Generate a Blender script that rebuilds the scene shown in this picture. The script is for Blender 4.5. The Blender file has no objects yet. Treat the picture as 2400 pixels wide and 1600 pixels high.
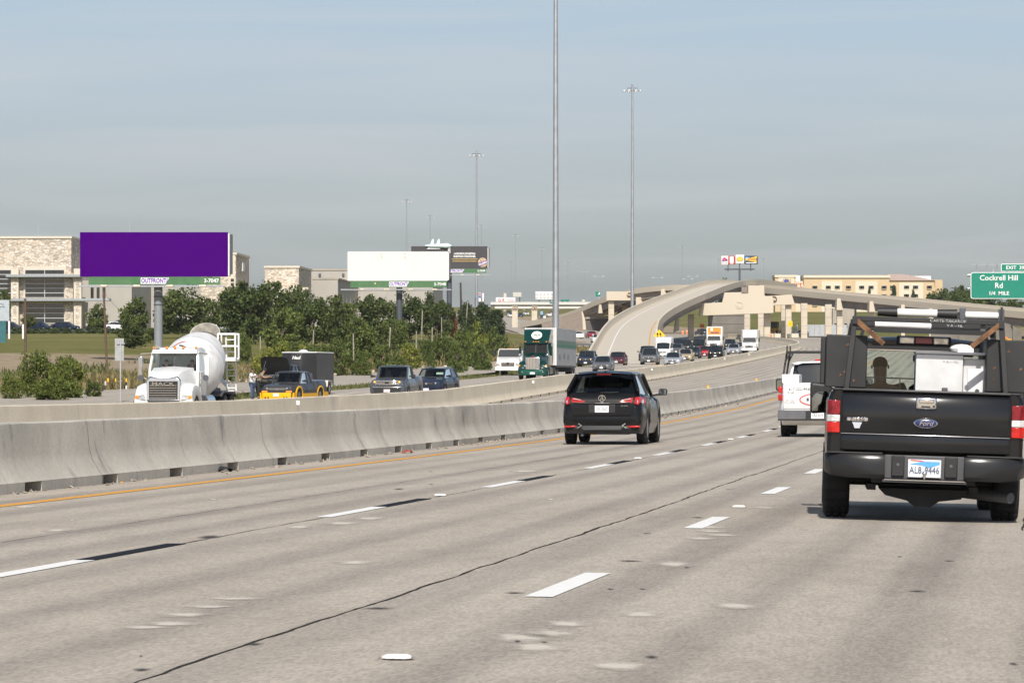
import bpy, bmesh, math, random
import numpy as np
from mathutils import Vector, Matrix, Euler

random.seed(11)
R = math.radians
sc = bpy.context.scene
C = bpy.context.collection

# ------------------------------------------------------------------ camera
F_PX, CU, VH, HC = 9378.0, 1200.0, 901.0, 1.34     # focal length and horizon in a 2400 px wide frame, eye height
cam_d = bpy.data.cameras.new('camera')
cam = bpy.data.objects.new('camera', cam_d)
C.objects.link(cam)
cam.location = (0, 0, HC)
cam.rotation_euler = (R(90), 0, 0)
cam_d.sensor_width = 36.0
cam_d.lens = 36.0 * F_PX / 2400.0
cam_d.shift_y = (VH - 800.0) / 2400.0
cam_d.clip_start = 0.5
cam_d.clip_end = 12000
sc.camera = cam

# ------------------------------------------------------------------ sky, sun, exposure
SUN_EL, SUN_FROM_LEFT = 43.0, 0.0
w = bpy.data.worlds.new('World'); sc.world = w
w.use_nodes = True
nt = w.node_tree; nd = nt.nodes; lk = nt.links
nd.clear()
out = nd.new('ShaderNodeOutputWorld'); bg = nd.new('ShaderNodeBackground')
sky = nd.new('ShaderNodeTexSky'); sky.sky_type = 'NISHITA'; sky.sun_disc = False
sky.sun_elevation = R(SUN_EL); sky.sun_rotation = R(180 + SUN_FROM_LEFT)
sky.air_density = 1.0; sky.dust_density = 2.0; sky.ozone_density = 1.5
tc = nd.new('ShaderNodeTexCoord')
sep = nd.new('ShaderNodeSeparateXYZ'); lk.new(tc.outputs['Generated'], sep.inputs[0])
# smog: a grey-brown layer that thins out within the lowest degrees of the sky, all the way round
ramp = nd.new('ShaderNodeValToRGB'); lk.new(sep.outputs['Z'], ramp.inputs[0])
cr = ramp.color_ramp
cr.elements[0].position = 0.0; cr.elements[0].color = (1.25, 1.30, 1.47, 1)
cr.elements[1].position = 1.0; cr.elements[1].color = (1.0, 1.0, 1.0, 1)
for p, c in ((0.03, (1.21, 1.225, 1.41, 1)), (0.06, (1.20, 1.15, 1.30, 1)), (0.095, (1.17, 1.14, 1.24, 1)), (0.3, (1.0, 1.05, 1.1, 1))):
    e = cr.elements.new(p); e.color = c
# thin cirrus streaks drawn out along the horizon
mp = nd.new('ShaderNodeMapping'); lk.new(tc.outputs['Generated'], mp.inputs[0])
mp.inputs['Scale'].default_value = (5.0, 5.0, 60.0)
mp.inputs['Rotation'].default_value = (0.0, R(-4), 0)
n1 = nd.new('ShaderNodeTexNoise'); n1.inputs['Scale'].default_value = 1.6; n1.inputs['Detail'].default_value = 5
n1.inputs['Distortion'].default_value = 0.6
lk.new(mp.outputs[0], n1.inputs[0])
r2 = nd.new('ShaderNodeValToRGB'); lk.new(n1.outputs[0], r2.inputs[0])
r2.color_ramp.elements[0].position = 0.40; r2.color_ramp.elements[0].color = (0, 0, 0, 1)
r2.color_ramp.elements[1].position = 0.72; r2.color_ramp.elements[1].color = (1, 1, 1, 1)
mul = nd.new('ShaderNodeMixRGB'); mul.blend_type = 'MULTIPLY'; mul.inputs[0].default_value = 1
lk.new(sky.outputs[0], mul.inputs[1]); lk.new(ramp.outputs[0], mul.inputs[2])
cl = nd.new('ShaderNodeMixRGB'); cl.blend_type = 'MIX'
fac = nd.new('ShaderNodeMath'); fac.operation = 'MULTIPLY'; fac.inputs[1].default_value = 0.38
lk.new(r2.outputs[0], fac.inputs[0]); lk.new(fac.outputs[0], cl.inputs[0])
lk.new(mul.outputs[0], cl.inputs[1]); cl.inputs[2].default_value = (6.3, 6.55, 6.7, 1)
lk.new(cl.outputs[0], bg.inputs[0]); bg.inputs[1].default_value = 0.10
lk.new(bg.outputs[0], out.inputs[0])

sl = bpy.data.lights.new('sun', 'SUN'); sun = bpy.data.objects.new('sun', sl); C.objects.link(sun)
sl.energy = 4.9; sl.angle = R(0.53); sl.color = (1.0, 0.95, 0.87)
sun.rotation_euler = (R(90 - SUN_EL), 0, R(-SUN_FROM_LEFT))
sun.location = (0, 0, 80)

sc.view_settings.view_transform = 'Standard'; sc.view_settings.look = 'None'
sc.view_settings.gamma = 1.0; sc.view_settings.use_curve_mapping = False
sc.view_settings.exposure = 0.0
sc.cycles.max_bounces = 6; sc.cycles.volume_bounces = 0
sc.cycles.transparent_max_bounces = 12
sc.cycles.caustics_reflective = False; sc.cycles.caustics_refractive = False

# ------------------------------------------------------------------ the lie of the land
_Y = np.array([-200, 0, 30, 70, 100, 165, 212, 265, 321, 420, 570, 760, 1000, 1300, 1675, 2200, 2700, 9000.])
_Z = np.array([0, 0, 0, .0, .02, .24, .60, 1.08, 1.72, 3.2, 5.75, 9.2, 14.2, 21, 30, 41, 50, 50.])
def _tang():
    d = np.diff(_Z) / np.diff(_Y); m = np.zeros(len(_Y))
    for i in range(1, len(_Y) - 1):
        m[i] = 0 if d[i-1] * d[i] <= 0 else 2 * d[i-1] * d[i] / (d[i-1] + d[i])
    return m
_M = _tang()
def zp(y):                                   # freeway grade line
    y = min(max(y, -199), 8999); i = int(np.searchsorted(_Y, y) - 1); i = max(0, min(i, len(_Y) - 2))
    h = _Y[i+1] - _Y[i]; t = (y - _Y[i]) / h
    return float((2*t**3 - 3*t*t + 1)*_Z[i] + (t**3 - 2*t*t + t)*h*_M[i] + (-2*t**3 + 3*t*t)*_Z[i+1] + (t**3 - t*t)*h*_M[i+1])
def D(y):                                    # plan line of the first lane line
    if y < 140: return -7.6 + .146*y - .00013*y*y
    x = 10.292 + .11*(min(y, 600) - 140)
    if y > 600:
        t = min(y, 900) - 600; x += .11*t - .00035*t*t
        if y > 900: x -= .10*(y - 900)
    return x
def ss(a, b, x):
    t = min(max((x - a)/(b - a), 0), 1); return t*t*(3 - 2*t)
def off(x, y): return x - D(y)
B1, B2 = -5.75, -18.95                       # lateral offsets of the two median barriers
def zroad(o, y):
    z = zp(y)
    z -= .020*max(o - 4.0, 0)*(1 - ss(120, 260, y))
    if o < B1: z += float(np.interp(y, [100, 135, 190, 245], [-.26, -.34, -.34, 0]))*ss(0, 1, (B1 - o)/(B1 - B2))
    return z
def H(x, y):                                 # ground
    o = off(x, y); z = zroad(max(min(o, 20), -48), y)
    if o < -48:
        b = np.interp(y, [0, 200, 300, 400, 500, 650, 800, 1200, 2000], [0, 0, .3, 1.1, 1.8, 2.6, 3, 1.5, 0])
        z += float(b)*ss(0, 45, -48 - o)
    if o > 20:
        b = np.interp(y, [0, 350, 550, 800, 1000, 1300, 2000], [0, 0, 1.6, 2.2, 2.4, 3.6, 2])
        z += float(b)*ss(0, 30, o - 20)
    return z
def px(u, y): return (u - CU)/F_PX*y
def pz(v, y): return HC - (v - VH)/F_PX*y
def at(u, v, y): return Vector((px(u, y), y, pz(v, y)))
def slope(y): return (D(y + 1) - D(y - 1))/2

# ------------------------------------------------------------------ mesh helpers
class MB:
    def __init__(s): s.v = []; s.f = []
    def add(s, vs, fs):
        n = len(s.v); s.v += [tuple(p) for p in vs]; s.f += [tuple(i + n for i in f) for f in fs]; return s
    def box(s, c, d, rot=None):
        x, y, z = d[0]/2, d[1]/2, d[2]/2
        vs = [Vector(p) for p in ((-x,-y,-z),(x,-y,-z),(x,y,-z),(-x,y,-z),(-x,-y,z),(x,-y,z),(x,y,z),(-x,y,z))]
        if rot is not None:
            m = Euler(rot).to_matrix(); vs = [m @ p for p in vs]
        return s.add([p + Vector(c) for p in vs], [(3,2,1,0),(4,5,6,7),(0,1,5,4),(1,2,6,5),(2,3,7,6),(3,0,4,7)])
    def bb(s, x0, x1, y0, y1, z0, z1): return s.box(((x0+x1)/2, (y0+y1)/2, (z0+z1)/2), (abs(x1-x0), abs(y1-y0), abs(z1-z0)))
    def bar(s, p, q, w, h=None, up=(0, 0, 1)):
        h = h or w; p = Vector(p); q = Vector(q); d = (q - p).normalized(); up = Vector(up)
        if abs(d.dot(up)) > .98: up = Vector((0, 1, 0))
        a = d.cross(up).normalized()*w/2; b = a.normalized().cross(d).normalized()*h/2
        vs = [p-a-b, p+a-b, p+a+b, p-a+b, q-a-b, q+a-b, q+a+b, q-a+b]
        return s.add(vs, [(3,2,1,0),(4,5,6,7),(0,1,5,4),(1,2,6,5),(2,3,7,6),(3,0,4,7)])
    def cyl(s, p, q, r0, r1=None, n=12, cap=True):
        r1 = r0 if r1 is None else r1; p = Vector(p); q = Vector(q); d = (q - p).normalized()
        up = Vector((0, 0, 1)) if abs(d.z) < .9 else Vector((0, 1, 0))
        a = d.cross(up).normalized(); b = a.cross(d)
        vs = []
        for c, r in ((p, r0), (q, r1)):
            for i in range(n):
                t = 2*math.pi*i/n; vs.append(c + (a*math.cos(t) + b*math.sin(t))*r)
        fs = [(i, (i+1) % n, n + (i+1) % n, n + i) for i in range(n)]
        if cap: fs += [tuple(range(n - 1, -1, -1)), tuple(range(n, 2*n))]
        return s.add(vs, fs)
    def tube(s, pts, r, n=8):
        for a, b in zip(pts, pts[1:]): s.cyl(a, b, r, None, n)
        return s
    def loft(s, rings, cap=True, closed=True):
        n = len(rings[0]); vs = [p for r in rings for p in r]; fs = []
        for k in range(len(rings) - 1):
            for i in range(n if closed else n - 1):
                j = (i + 1) % n; fs.append((k*n + i, k*n + j, (k+1)*n + j, (k+1)*n + i))
        if cap: fs += [tuple(range(n - 1, -1, -1)), tuple(range((len(rings)-1)*n, len(rings)*n))]
        return s.add(vs, fs)
    def lathe(s, prof, o, ax, n=24):
        o = Vector(o); d = Vector(ax).normalized(); up = Vector((0, 0, 1)) if abs(d.z) < .9 else Vector((0, 1, 0))
        a = d.cross(up).normalized(); b = a.cross(d)
        rings = [[o + d*t + (a*math.cos(2*math.pi*i/n) + b*math.sin(2*math.pi*i/n))*max(r, .0005) for i in range(n)] for r, t in prof]
        return s.loft(rings)
    def ell(s, c, r, nu=10, nv=6):
        c = Vector(c); rings = []
        for k in range(nv + 1):
            t = math.pi*k/nv - math.pi/2
            rings.append([c + Vector((r[0]*max(math.cos(t), .01)*math.cos(2*math.pi*i/nu), r[1]*max(math.cos(t), .01)*math.sin(2*math.pi*i/nu), r[2]*math.sin(t))) for i in range(nu)])
        return s.loft(rings)
    def poly(s, pts): return s.add(pts, [tuple(range(len(pts)))])
    def prism(s, pts, d):                      # polygon pushed along the vector d
        d = Vector(d); n = len(pts); a = [Vector(p) for p in pts]; b = [p + d for p in a]
        return s.add(a + b, [tuple(range(n - 1, -1, -1)), tuple(range(n, 2*n))] + [(i, (i+1) % n, n + (i+1) % n, n + i) for i in range(n)])
    def mesh(s, name, m, smooth=None, fix=True):
        me = bpy.data.meshes.new(name); me.from_pydata(s.v, [], s.f)
        if fix:
            bm = bmesh.new(); bm.from_mesh(me); bmesh.ops.recalc_face_normals(bm, faces=bm.faces); bm.to_mesh(me); bm.free()
        if m: me.materials.append(m)
        if smooth:
            me.shade_smooth(); me.set_sharp_from_angle(angle=R(smooth))
        return me
    def build(s, name, m, parent=None, smooth=None, bevel=0, seg=2, loc=None, fix=True):
        o = bpy.data.objects.new(name, s.mesh(name, m, smooth, fix)); C.objects.link(o)
        if parent: o.parent = parent
        if loc is not None: o.location = loc
        if bevel:
            b = o.modifiers.new('bevel', 'BEVEL'); b.width = bevel; b.segments = seg; b.limit_method = 'ANGLE'; b.angle_limit = R(35)
            if smooth is None:
                o.data.shade_smooth(); o.data.set_sharp_from_angle(angle=R(50))
        return o

def inst(src, parent, loc=(0, 0, 0), rot=(0, 0, 0), scale=(1, 1, 1)):     # another object on the same mesh
    o = bpy.data.objects.new(src.name.split('.')[0], src.data); C.objects.link(o); o.parent = parent
    o.location = loc; o.rotation_euler = rot; o.scale = scale
    for md in src.modifiers:
        if md.type == 'BEVEL':
            b = o.modifiers.new('bevel', 'BEVEL'); b.width = md.width; b.segments = md.segments; b.limit_method = 'ANGLE'; b.angle_limit = md.angle_limit
    return o
def tag(o, label, cat, group=None, kind=None):
    if label: o['label'] = label
    if cat: o['category'] = cat
    if group: o['group'] = group
    if kind: o['kind'] = kind
    return o
def thing(name, label, cat, loc=(0, 0, 0), rz=0, group=None, rx=0, ry=0):
    o = bpy.data.objects.new(name, None); C.objects.link(o); o.empty_display_size = .3
    o.location = loc; o.rotation_euler = (rx, ry, rz)
    return tag(o, label, cat, group)
def copy_tree(o, parent=None):
    c = o.copy(); C.objects.link(c); c.parent = parent
    for ch in list(o.children): copy_tree(ch, c)
    return c
def struct(o, label=None):
    o['kind'] = 'structure'
    if label: o['label'] = label
    return o
def text(body, parent, loc, rot, size, m, name='lettering', align='CENTER', ext=.002, sx=1.0, shear=0, bold=0):
    cu = bpy.data.curves.new(name, 'FONT'); cu.body = body; cu.size = size; cu.align_x = align; cu.align_y = 'CENTER'
    cu.extrude = ext; cu.shear = shear; cu.offset = bold; cu.resolution_u = 2
    cu.materials.append(m)
    tmp = bpy.data.objects.new(name, cu); C.objects.link(tmp)
    me = bpy.data.meshes.new_from_object(tmp.evaluated_get(bpy.context.evaluated_depsgraph_get())) if False else tmp.to_mesh().copy()
    tmp.to_mesh_clear(); bpy.data.objects.remove(tmp); bpy.data.curves.remove(cu)
    me.materials.clear(); me.materials.append(m)
    o = bpy.data.objects.new(name, me); C.objects.link(o); o.parent = parent
    o.location = loc; o.rotation_euler = rot; o.scale = (sx, 1, 1)
    return o

# ------------------------------------------------------------------ material helpers
MATS = {}
def pm(name, col, rough=.6, metal=0.0, var=.12, scale=3.0, bump=0.0, coat=0.0, emit=0.0, detail=4, spec=.5):
    if name in MATS: return MATS[name]
    m = bpy.data.materials.new(name); m.use_nodes = True; t = m.node_tree; n = t.nodes; b = n['Principled BSDF']
    b.inputs['Roughness'].default_value = rough; b.inputs['Metallic'].default_value = metal
    b.inputs['Coat Weight'].default_value = coat; b.inputs['Coat Roughness'].default_value = .06
    b.inputs['Specular IOR Level'].default_value = spec
    co = n.new('ShaderNodeTexCoord'); no = n.new('ShaderNodeTexNoise'); no.inputs['Scale'].default_value = scale; no.inputs['Detail'].default_value = detail
    t.links.new(co.outputs['Object'], no.inputs['Vector'])
    cr = n.new('ShaderNodeValToRGB'); cr.color_ramp.elements[0].position = .3; cr.color_ramp.elements[1].position = .7
    cr.color_ramp.elements[0].color = tuple(c*(1 - var) for c in col) + (1,)
    cr.color_ramp.elements[1].color = tuple(min(c*(1 + var), 1) for c in col) + (1,)
    t.links.new(no.outputs[0], cr.inputs[0]); t.links.new(cr.outputs[0], b.inputs['Base Color'])
    if bump:
        bp = n.new('ShaderNodeBump'); bp.inputs['Strength'].default_value = bump; bp.inputs['Distance'].default_value = .02
        t.links.new(no.outputs[0], bp.inputs['Height']); t.links.new(bp.outputs[0], b.inputs['Normal'])
    if emit:
        t.links.new(cr.outputs[0], b.inputs['Emission Color']); b.inputs['Emission Strength'].default_value = emit
    MATS[name] = m; return m
def paint(name, col, metal=.0, rough=.3, coat=.9):
    return pm('paint_' + name, col, .10 + rough*.3, metal*.5, .06, 1.3, 0, 0.0, spec=.28 if max(col) < .03 else .45)
def glass(name, tint, refl=1.0, rough=.02):
    m = bpy.data.materials.new(name); m.use_nodes = True; t = m.node_tree; n = t.nodes; n.clear()
    o = n.new('ShaderNodeOutputMaterial'); tr = n.new('ShaderNodeBsdfTransparent'); gl = n.new('ShaderNodeBsdfGlossy'); mx = n.new('ShaderNodeMixShader')
    tr.inputs[0].default_value = tuple(tint) + (1,); gl.inputs['Roughness'].default_value = rough; gl.inputs[0].default_value = (refl, refl, refl, 1)
    fr = n.new('ShaderNodeFresnel'); fr.inputs[0].default_value = 1.5
    t.links.new(fr.outputs[0], mx.inputs[0]); t.links.new(tr.outputs[0], mx.inputs[1]); t.links.new(gl.outputs[0], mx.inputs[2]); t.links.new(mx.outputs[0], o.inputs[0])
    MATS[name] = m; return m
def node_mat(name):
    m = bpy.data.materials.new(name); m.use_nodes = True; MATS[name] = m
    t = m.node_tree; return m, t, t.nodes, t.links, t.nodes['Principled BSDF']
def N(t, typ, **k):
    n = t.nodes.new('ShaderNode' + typ)
    for a, v in k.items():
        if a in n.inputs: n.inputs[a].default_value = v
        else: setattr(n, a, v)
    return n
def rampn(t, src, stops):
    r = t.nodes.new('ShaderNodeValToRGB'); e = r.color_ramp.elements
    e[0].position, e[1].position = stops[0][0], stops[-1][0]
    e[0].color, e[1].color = tuple(stops[0][1]) + (1,), tuple(stops[-1][1]) + (1,)
    for p, c in stops[1:-1]: k = e.new(p); k.color = tuple(c) + (1,)
    t.links.new(src, r.inputs[0]); return r
def mixn(t, fac, a, b, mode='MIX'):
    m = t.nodes.new('ShaderNodeMixRGB'); m.blend_type = mode
    for i, s in enumerate((fac, a, b)):
        if isinstance(s, (int, float)): m.inputs[i].default_value = s
        elif isinstance(s, tuple): m.inputs[i].default_value = s + (1,)
        else: t.links.new(s, m.inputs[i])
    return m

white = pm('white_paint', (.78, .78, .76), .5, var=.05)
black = pm('black_plastic', (.018, .018, .019), .55, var=.2)
rubber = pm('tyre_rubber', (.016, .016, .017), .85, var=.25, scale=8)
chrome = pm('chrome', (.75, .75, .76), .12, 1.0, var=.05)
steel = pm('galvanised_steel', (.46, .48, .50), .45, .75, var=.12, scale=1.2)
dsteel = pm('dark_steel', (.10, .105, .115), .55, .4, var=.15)
alloy = pm('alloy', (.42, .42, .43), .3, .9, var=.1)
gdark = pm('dark_glass', (.012, .016, .018), .04, 0, var=.3, scale=1.0, spec=.9)
glite = pm('lit_glass', (.05, .065, .065), .05, 0, var=.5, scale=1.5, spec=.9)
gclear = glass('clear_glass', (.84, .90, .87))
gtint = glass('tinted_glass', (.20, .22, .22))
interior = pm('cabin_interior', (.05, .048, .045), .8, var=.3)
lens_w = pm('headlamp_lens', (.60, .60, .60), .10, .65, var=.45, scale=11)
lens_a = pm('amber_lens', (.85, .30, .03), .25, var=.2)
lens_r = pm('red_lens', (.42, .012, .014), .18, var=.35, scale=12, coat=.6)
plate_m = pm('licence_plate_white', (.75, .76, .78), .5, var=.08, scale=20)
inkm = pm('dark_ink', (.03, .03, .04), .6)
conc_t = None
# ------------------------------------------------------------------ ground materials
def road_material():
    m, t, n, l, b = node_mat('concrete_pavement')
    uv = N(t, 'UVMap'); geo = N(t, 'TexCoord')
    mp = N(t, 'Mapping'); l.new(uv.outputs[0], mp.inputs[0]); mp.inputs['Scale'].default_value = (1.1, .018, 1)
    streak = N(t, 'TexNoise', Scale=1.0, Detail=4.0, Roughness=.6); l.new(mp.outputs[0], streak.inputs[0])
    mp2 = N(t, 'Mapping'); l.new(uv.outputs[0], mp2.inputs[0]); mp2.inputs['Scale'].default_value = (.35, .12, 1)
    blot = N(t, 'TexNoise', Scale=1.0, Detail=5.0, Roughness=.65, Distortion=.6); l.new(mp2.outputs[0], blot.inputs[0])
    mp3 = N(t, 'Mapping'); l.new(uv.outputs[0], mp3.inputs[0]); mp3.inputs['Scale'].default_value = (34, 9, 1)
    grain = N(t, 'TexNoise', Scale=1.0, Detail=8.0, Roughness=.85); l.new(mp3.outputs[0], grain.inputs[0])
    mp4 = N(t, 'Mapping'); l.new(uv.outputs[0], mp4.inputs[0]); mp4.inputs['Scale'].default_value = (3.2, .8, 1)
    mid = N(t, 'TexNoise', Scale=1.0, Detail=6.0, Roughness=.7); l.new(mp4.outputs[0], mid.inputs[0])
    # tyre tracks: two darker bands per lane, broken up by noise
    sx = N(t, 'SeparateXYZ'); l.new(uv.outputs[0], sx.inputs[0])
    a = N(t, 'Math', operation='MULTIPLY'); l.new(sx.outputs[0], a.inputs[0]); a.inputs[1].default_value = math.pi
    s2 = N(t, 'Math', operation='SINE'); l.new(a.outputs[0], s2.inputs[0])
    s3 = N(t, 'Math', operation='ABSOLUTE'); l.new(s2.outputs[0], s3.inputs[0])
    trk = N(t, 'Math', operation='MULTIPLY'); l.new(s3.outputs[0], trk.inputs[0]); l.new(streak.outputs[0], trk.inputs[1])
    c1 = rampn(t, blot.outputs[0], [(.25, (.325, .287, .242)), (.5, (.372, .330, .280)), (.75, (.412, .368, .315))])
    c2 = rampn(t, trk.outputs[0], [(.28, (1.03, 1.03, 1.02)), (.62, (.70, .70, .715))])
    c3 = rampn(t, grain.outputs[0], [(.30, (.76, .75, .75)), (.5, (1, 1, 1)), (.70, (1.16, 1.15, 1.13))])
    c4 = rampn(t, mid.outputs[0], [(.3, (.89, .885, .885)), (.5, (1, 1, 1)), (.72, (1.07, 1.07, 1.06))])
    x = mixn(t, 1.0, c1.outputs[0], c2.outputs[0], 'MULTIPLY'); x = mixn(t, 1.0, x.outputs[0], c3.outputs[0], 'MULTIPLY'); x = mixn(t, 1.0, x.outputs[0], c4.outputs[0], 'MULTIPLY')
    b.inputs['Roughness'].default_value = .9; b.inputs['Specular IOR Level'].default_value = .25
    mp5 = N(t, 'Mapping'); l.new(uv.outputs[0], mp5.inputs[0]); mp5.inputs['Scale'].default_value = (62, 13, 1)
    agg = N(t, 'TexVoronoi', Scale=1.0); l.new(mp5.outputs[0], agg.inputs[0]); ax_ = N(t, 'SeparateXYZ'); l.new(agg.outputs['Color'], ax_.inputs[0])
    c5 = rampn(t, ax_.outputs[0], [(0, (.80, .79, .78)), (.5, (1, 1, 1)), (1, (1.16, 1.15, 1.13))]); x = mixn(t, .8, x.outputs[0], c5.outputs[0], 'MULTIPLY')
    l.new(x.outputs[0], b.inputs['Base Color'])
    bp = N(t, 'Bump', Strength=.35, Distance=.01); l.new(grain.outputs[0], bp.inputs['Height']); l.new(bp.outputs[0], b.inputs['Normal'])
    return m
def barrier_material(name, light, dark, stain):
    m, t, n, l, b = node_mat(name)
    uv = N(t, 'UVMap')
    mp = N(t, 'Mapping'); l.new(uv.outputs[0], mp.inputs[0]); mp.inputs['Scale'].default_value = (.55, .38, 1)
    big = N(t, 'TexNoise', Scale=1.0, Detail=5.0, Roughness=.6, Distortion=.8); l.new(mp.outputs[0], big.inputs[0])
    mp2 = N(t, 'Mapping'); l.new(uv.outputs[0], mp2.inputs[0]); mp2.inputs['Scale'].default_value = (.55, 1.15, 1)
    run = N(t, 'TexNoise', Scale=1.0, Detail=5.0, Roughness=.7); l.new(mp2.outputs[0], run.inputs[0])
    mp3 = N(t, 'Mapping'); l.new(uv.outputs[0], mp3.inputs[0]); mp3.inputs['Scale'].default_value = (14, 14, 1)
    fine = N(t, 'TexNoise', Scale=1.0, Detail=5.0, Roughness=.75); l.new(mp3.outputs[0], fine.inputs[0])
    c1 = rampn(t, big.outputs[0], [(.28, dark), (.52, tuple((p+q)/2 for p, q in zip(light, dark))), (.72, light)])
    c2 = rampn(t, run.outputs[0], [(.26, (1 - stain, 1 - stain*.98, 1 - stain*.9)), (.43, (.97, .97, .97)), (.8, (1.08, 1.07, 1.05))])
    c3 = rampn(t, fine.outputs[0], [(.3, (.84, .84, .84)), (.6, (1.06, 1.06, 1.05))])
    x = mixn(t, 1.0, c1.outputs[0], c2.outputs[0], 'MULTIPLY'); x = mixn(t, 1.0, x.outputs[0], c3.outputs[0], 'MULTIPLY')
    l.new(x.outputs[0], b.inputs['Base Color']); b.inputs['Roughness'].default_value = .9
    bp = N(t, 'Bump', Strength=.35, Distance=.02); l.new(fine.outputs[0], bp.inputs['Height']); l.new(bp.outputs[0], b.inputs['Normal'])
    return m
def ground_material():
    m, t, n, l, b = node_mat('grass_and_dirt')
    co = N(t, 'TexCoord'); at_ = N(t, 'Attribute', attribute_name='dirt')
    big = N(t, 'TexNoise', Scale=.045, Detail=6.0, Roughness=.65); l.new(co.outputs['Object'], big.inputs[0])
    mid = N(t, 'TexNoise', Scale=.5, Detail=6.0, Roughness=.7); l.new(co.outputs['Object'], mid.inputs[0])
    fin = N(t, 'TexNoise', Scale=5.0, Detail=4.0, Roughness=.8); l.new(co.outputs['Object'], fin.inputs[0])
    g = rampn(t, big.outputs[0], [(.3, (.105, .112, .030)), (.5, (.148, .142, .046)), (.7, (.205, .178, .078))])
    g2 = rampn(t, mid.outputs[0], [(.3, (.78, .8, .75)), (.7, (1.2, 1.16, 1.1))])
    d = rampn(t, mid.outputs[0], [(.25, (.21, .155, .10)), (.5, (.30, .235, .16)), (.78, (.40, .33, .245))])
    f2 = rampn(t, fin.outputs[0], [(.3, (.72, .72, .7)), (.7, (1.2, 1.2, 1.18))])
    gg = mixn(t, 1.0, g.outputs[0], g2.outputs[0], 'MULTIPLY')
    ad = N(t, 'Math', operation='ADD'); l.new(at_.outputs['Fac'], ad.inputs[0])
    sb = N(t, 'Math', operation='MULTIPLY_ADD'); l.new(mid.outputs[0], sb.inputs[0]); sb.inputs[1].default_value = 1.1; sb.inputs[2].default_value = -.55
    l.new(sb.outputs[0], ad.inputs[1])
    k = rampn(t, ad.outputs[0], [(.38, (0, 0, 0)), (.62, (1, 1, 1))])
    x = mixn(t, k.outputs[0], gg.outputs[0], d.outputs[0]); x = mixn(t, 1.0, x.outputs[0], f2.outputs[0], 'MULTIPLY')
    l.new(x.outputs[0], b.inputs['Base Color']); b.inputs['Roughness'].default_value = .95; b.inputs['Specular IOR Level'].default_value = .1
    bp = N(t, 'Bump', Strength=.6, Distance=.12); l.new(fin.outputs[0], bp.inputs['Height']); l.new(bp.outputs[0], b.inputs['Normal'])
    return m
M_road = road_material()
M_ground = ground_material()
M_bar1 = barrier_material('grey_barrier_concrete', (.60, .555, .48), (.39, .365, .32), .60)
M_bar2 = barrier_material('tan_barrier_concrete', (.74, .65, .51), (.64, .56, .43), .14)
conc_t = barrier_material('tan_bridge_concrete', (.62, .55, .44), (.56, .49, .39), .10)
conc_g = pm('weathered_concrete', (.37, .33, .275), .9, var=.12, scale=.5, bump=.2)
conc_w = pm('pale_concrete', (.55, .53, .48), .9, var=.08, scale=.4)
soffit = pm('girder_concrete', (.235, .205, .178), .9, var=.12, scale=.4)
asphalt = pm('asphalt', (.055, .055, .056), .9, var=.2, scale=2)

# ------------------------------------------------------------------ terrain
def terrain():
    ys = [-60] + list(range(-40, 200, 10)) + list(range(200, 700, 12)) + list(range(700, 1400, 25)) + list(range(1400, 2750, 60)) + [3000, 3600, 4500, 6000, 9000]
    os_ = [-2500, -1200, -600, -350, -220, -160, -130, -110, -95, -82, -72, -64, -58, -53, -49, -46, -42, -37.6, -34, -28, -22, -19, -14, -8, -5, 0, 4, 8, 13, 18, 21, 25, 30, 38, 48, 60, 80, 110, 160, 260, 500, 1200, 2500]
    vs = []; dirt = []
    rnd = random.Random(4)
    for y in ys:
        for o in os_:
            x = D(y) + o; z = H(x, y)
            if -37.8 < o < 20.5: z -= .16
            elif o < -49.5: z += rnd.uniform(-.12, .12)
            vs.append((x, y, z))
            d = 0.0
            if o < -46: d = .62*ss(-74, -50, o) + .15
            if o < -49: d = max(d, .95*ss(49, 52, -o)*(1 - ss(395, 470, y))*ss(56, 72, -o) , .8*ss(49, 52, -o)*(1 - ss(300, 380, y)))
            if -38 <= o < -33: d = .42
            if o > 18: d = .55 if y < 900 else .1
            if y > 1100 and o < -60: d = .12
            if y > 850 and -60 <= o <= 20: d = .8
            dirt.append(d)
    n = len(os_); fs = [(j*n + i, j*n + i + 1, (j+1)*n + i + 1, (j+1)*n + i) for j in range(len(ys) - 1) for i in range(n - 1)]
    me = bpy.data.meshes.new('ground'); me.from_pydata(vs, [], fs); me.materials.append(M_ground); me.shade_smooth()
    a = me.attributes.new('dirt', 'FLOAT', 'POINT'); a.data.foreach_set('value', dirt)
    o = bpy.data.objects.new('ground', me); C.objects.link(o); struct(o, 'grassy and bare earth ground rising beside the freeway')
terrain()

def ribbon(name, cols, y0, y1, m, zf, dz=0.0, parent=None, step=None, curve=D):
    """a strip of pavement: cols are lateral offsets from the lane line"""
    ys = []; y = y0
    while y < y1: ys.append(y); y += step or (4 if y < 200 else 8 if y < 700 else 20)
    ys.append(y1)
    vs = []; uv = []
    for y in ys:
        for c in cols: vs.append((curve(y) + c, y, zf(c, y) + dz)); uv.append((c, y))
    n = len(cols); fs = [(j*n + i, j*n + i + 1, (j+1)*n + i + 1, (j+1)*n + i) for j in range(len(ys) - 1) for i in range(n - 1)]
    me = bpy.data.meshes.new(name); me.from_pydata(vs, [], fs); me.materials.append(m); me.shade_smooth()
    ul = me.uv_layers.new(name='UVMap'); li = np.empty(len(me.loops), dtype=np.int32); me.loops.foreach_get('vertex_index', li)
    ul.data.foreach_set('uv', np.array(uv, dtype=np.float32)[li].ravel())
    o = bpy.data.objects.new(name, me); C.objects.link(o)
    if parent: o.parent = parent
    return o
road = struct(ribbon('road', [B1 - .3, -4.2, -2, 0, 2, 4, 6, 9, 13, 20.2], -40, 1000, M_road, zroad), 'pale concrete freeway lanes running away to the right')
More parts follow.
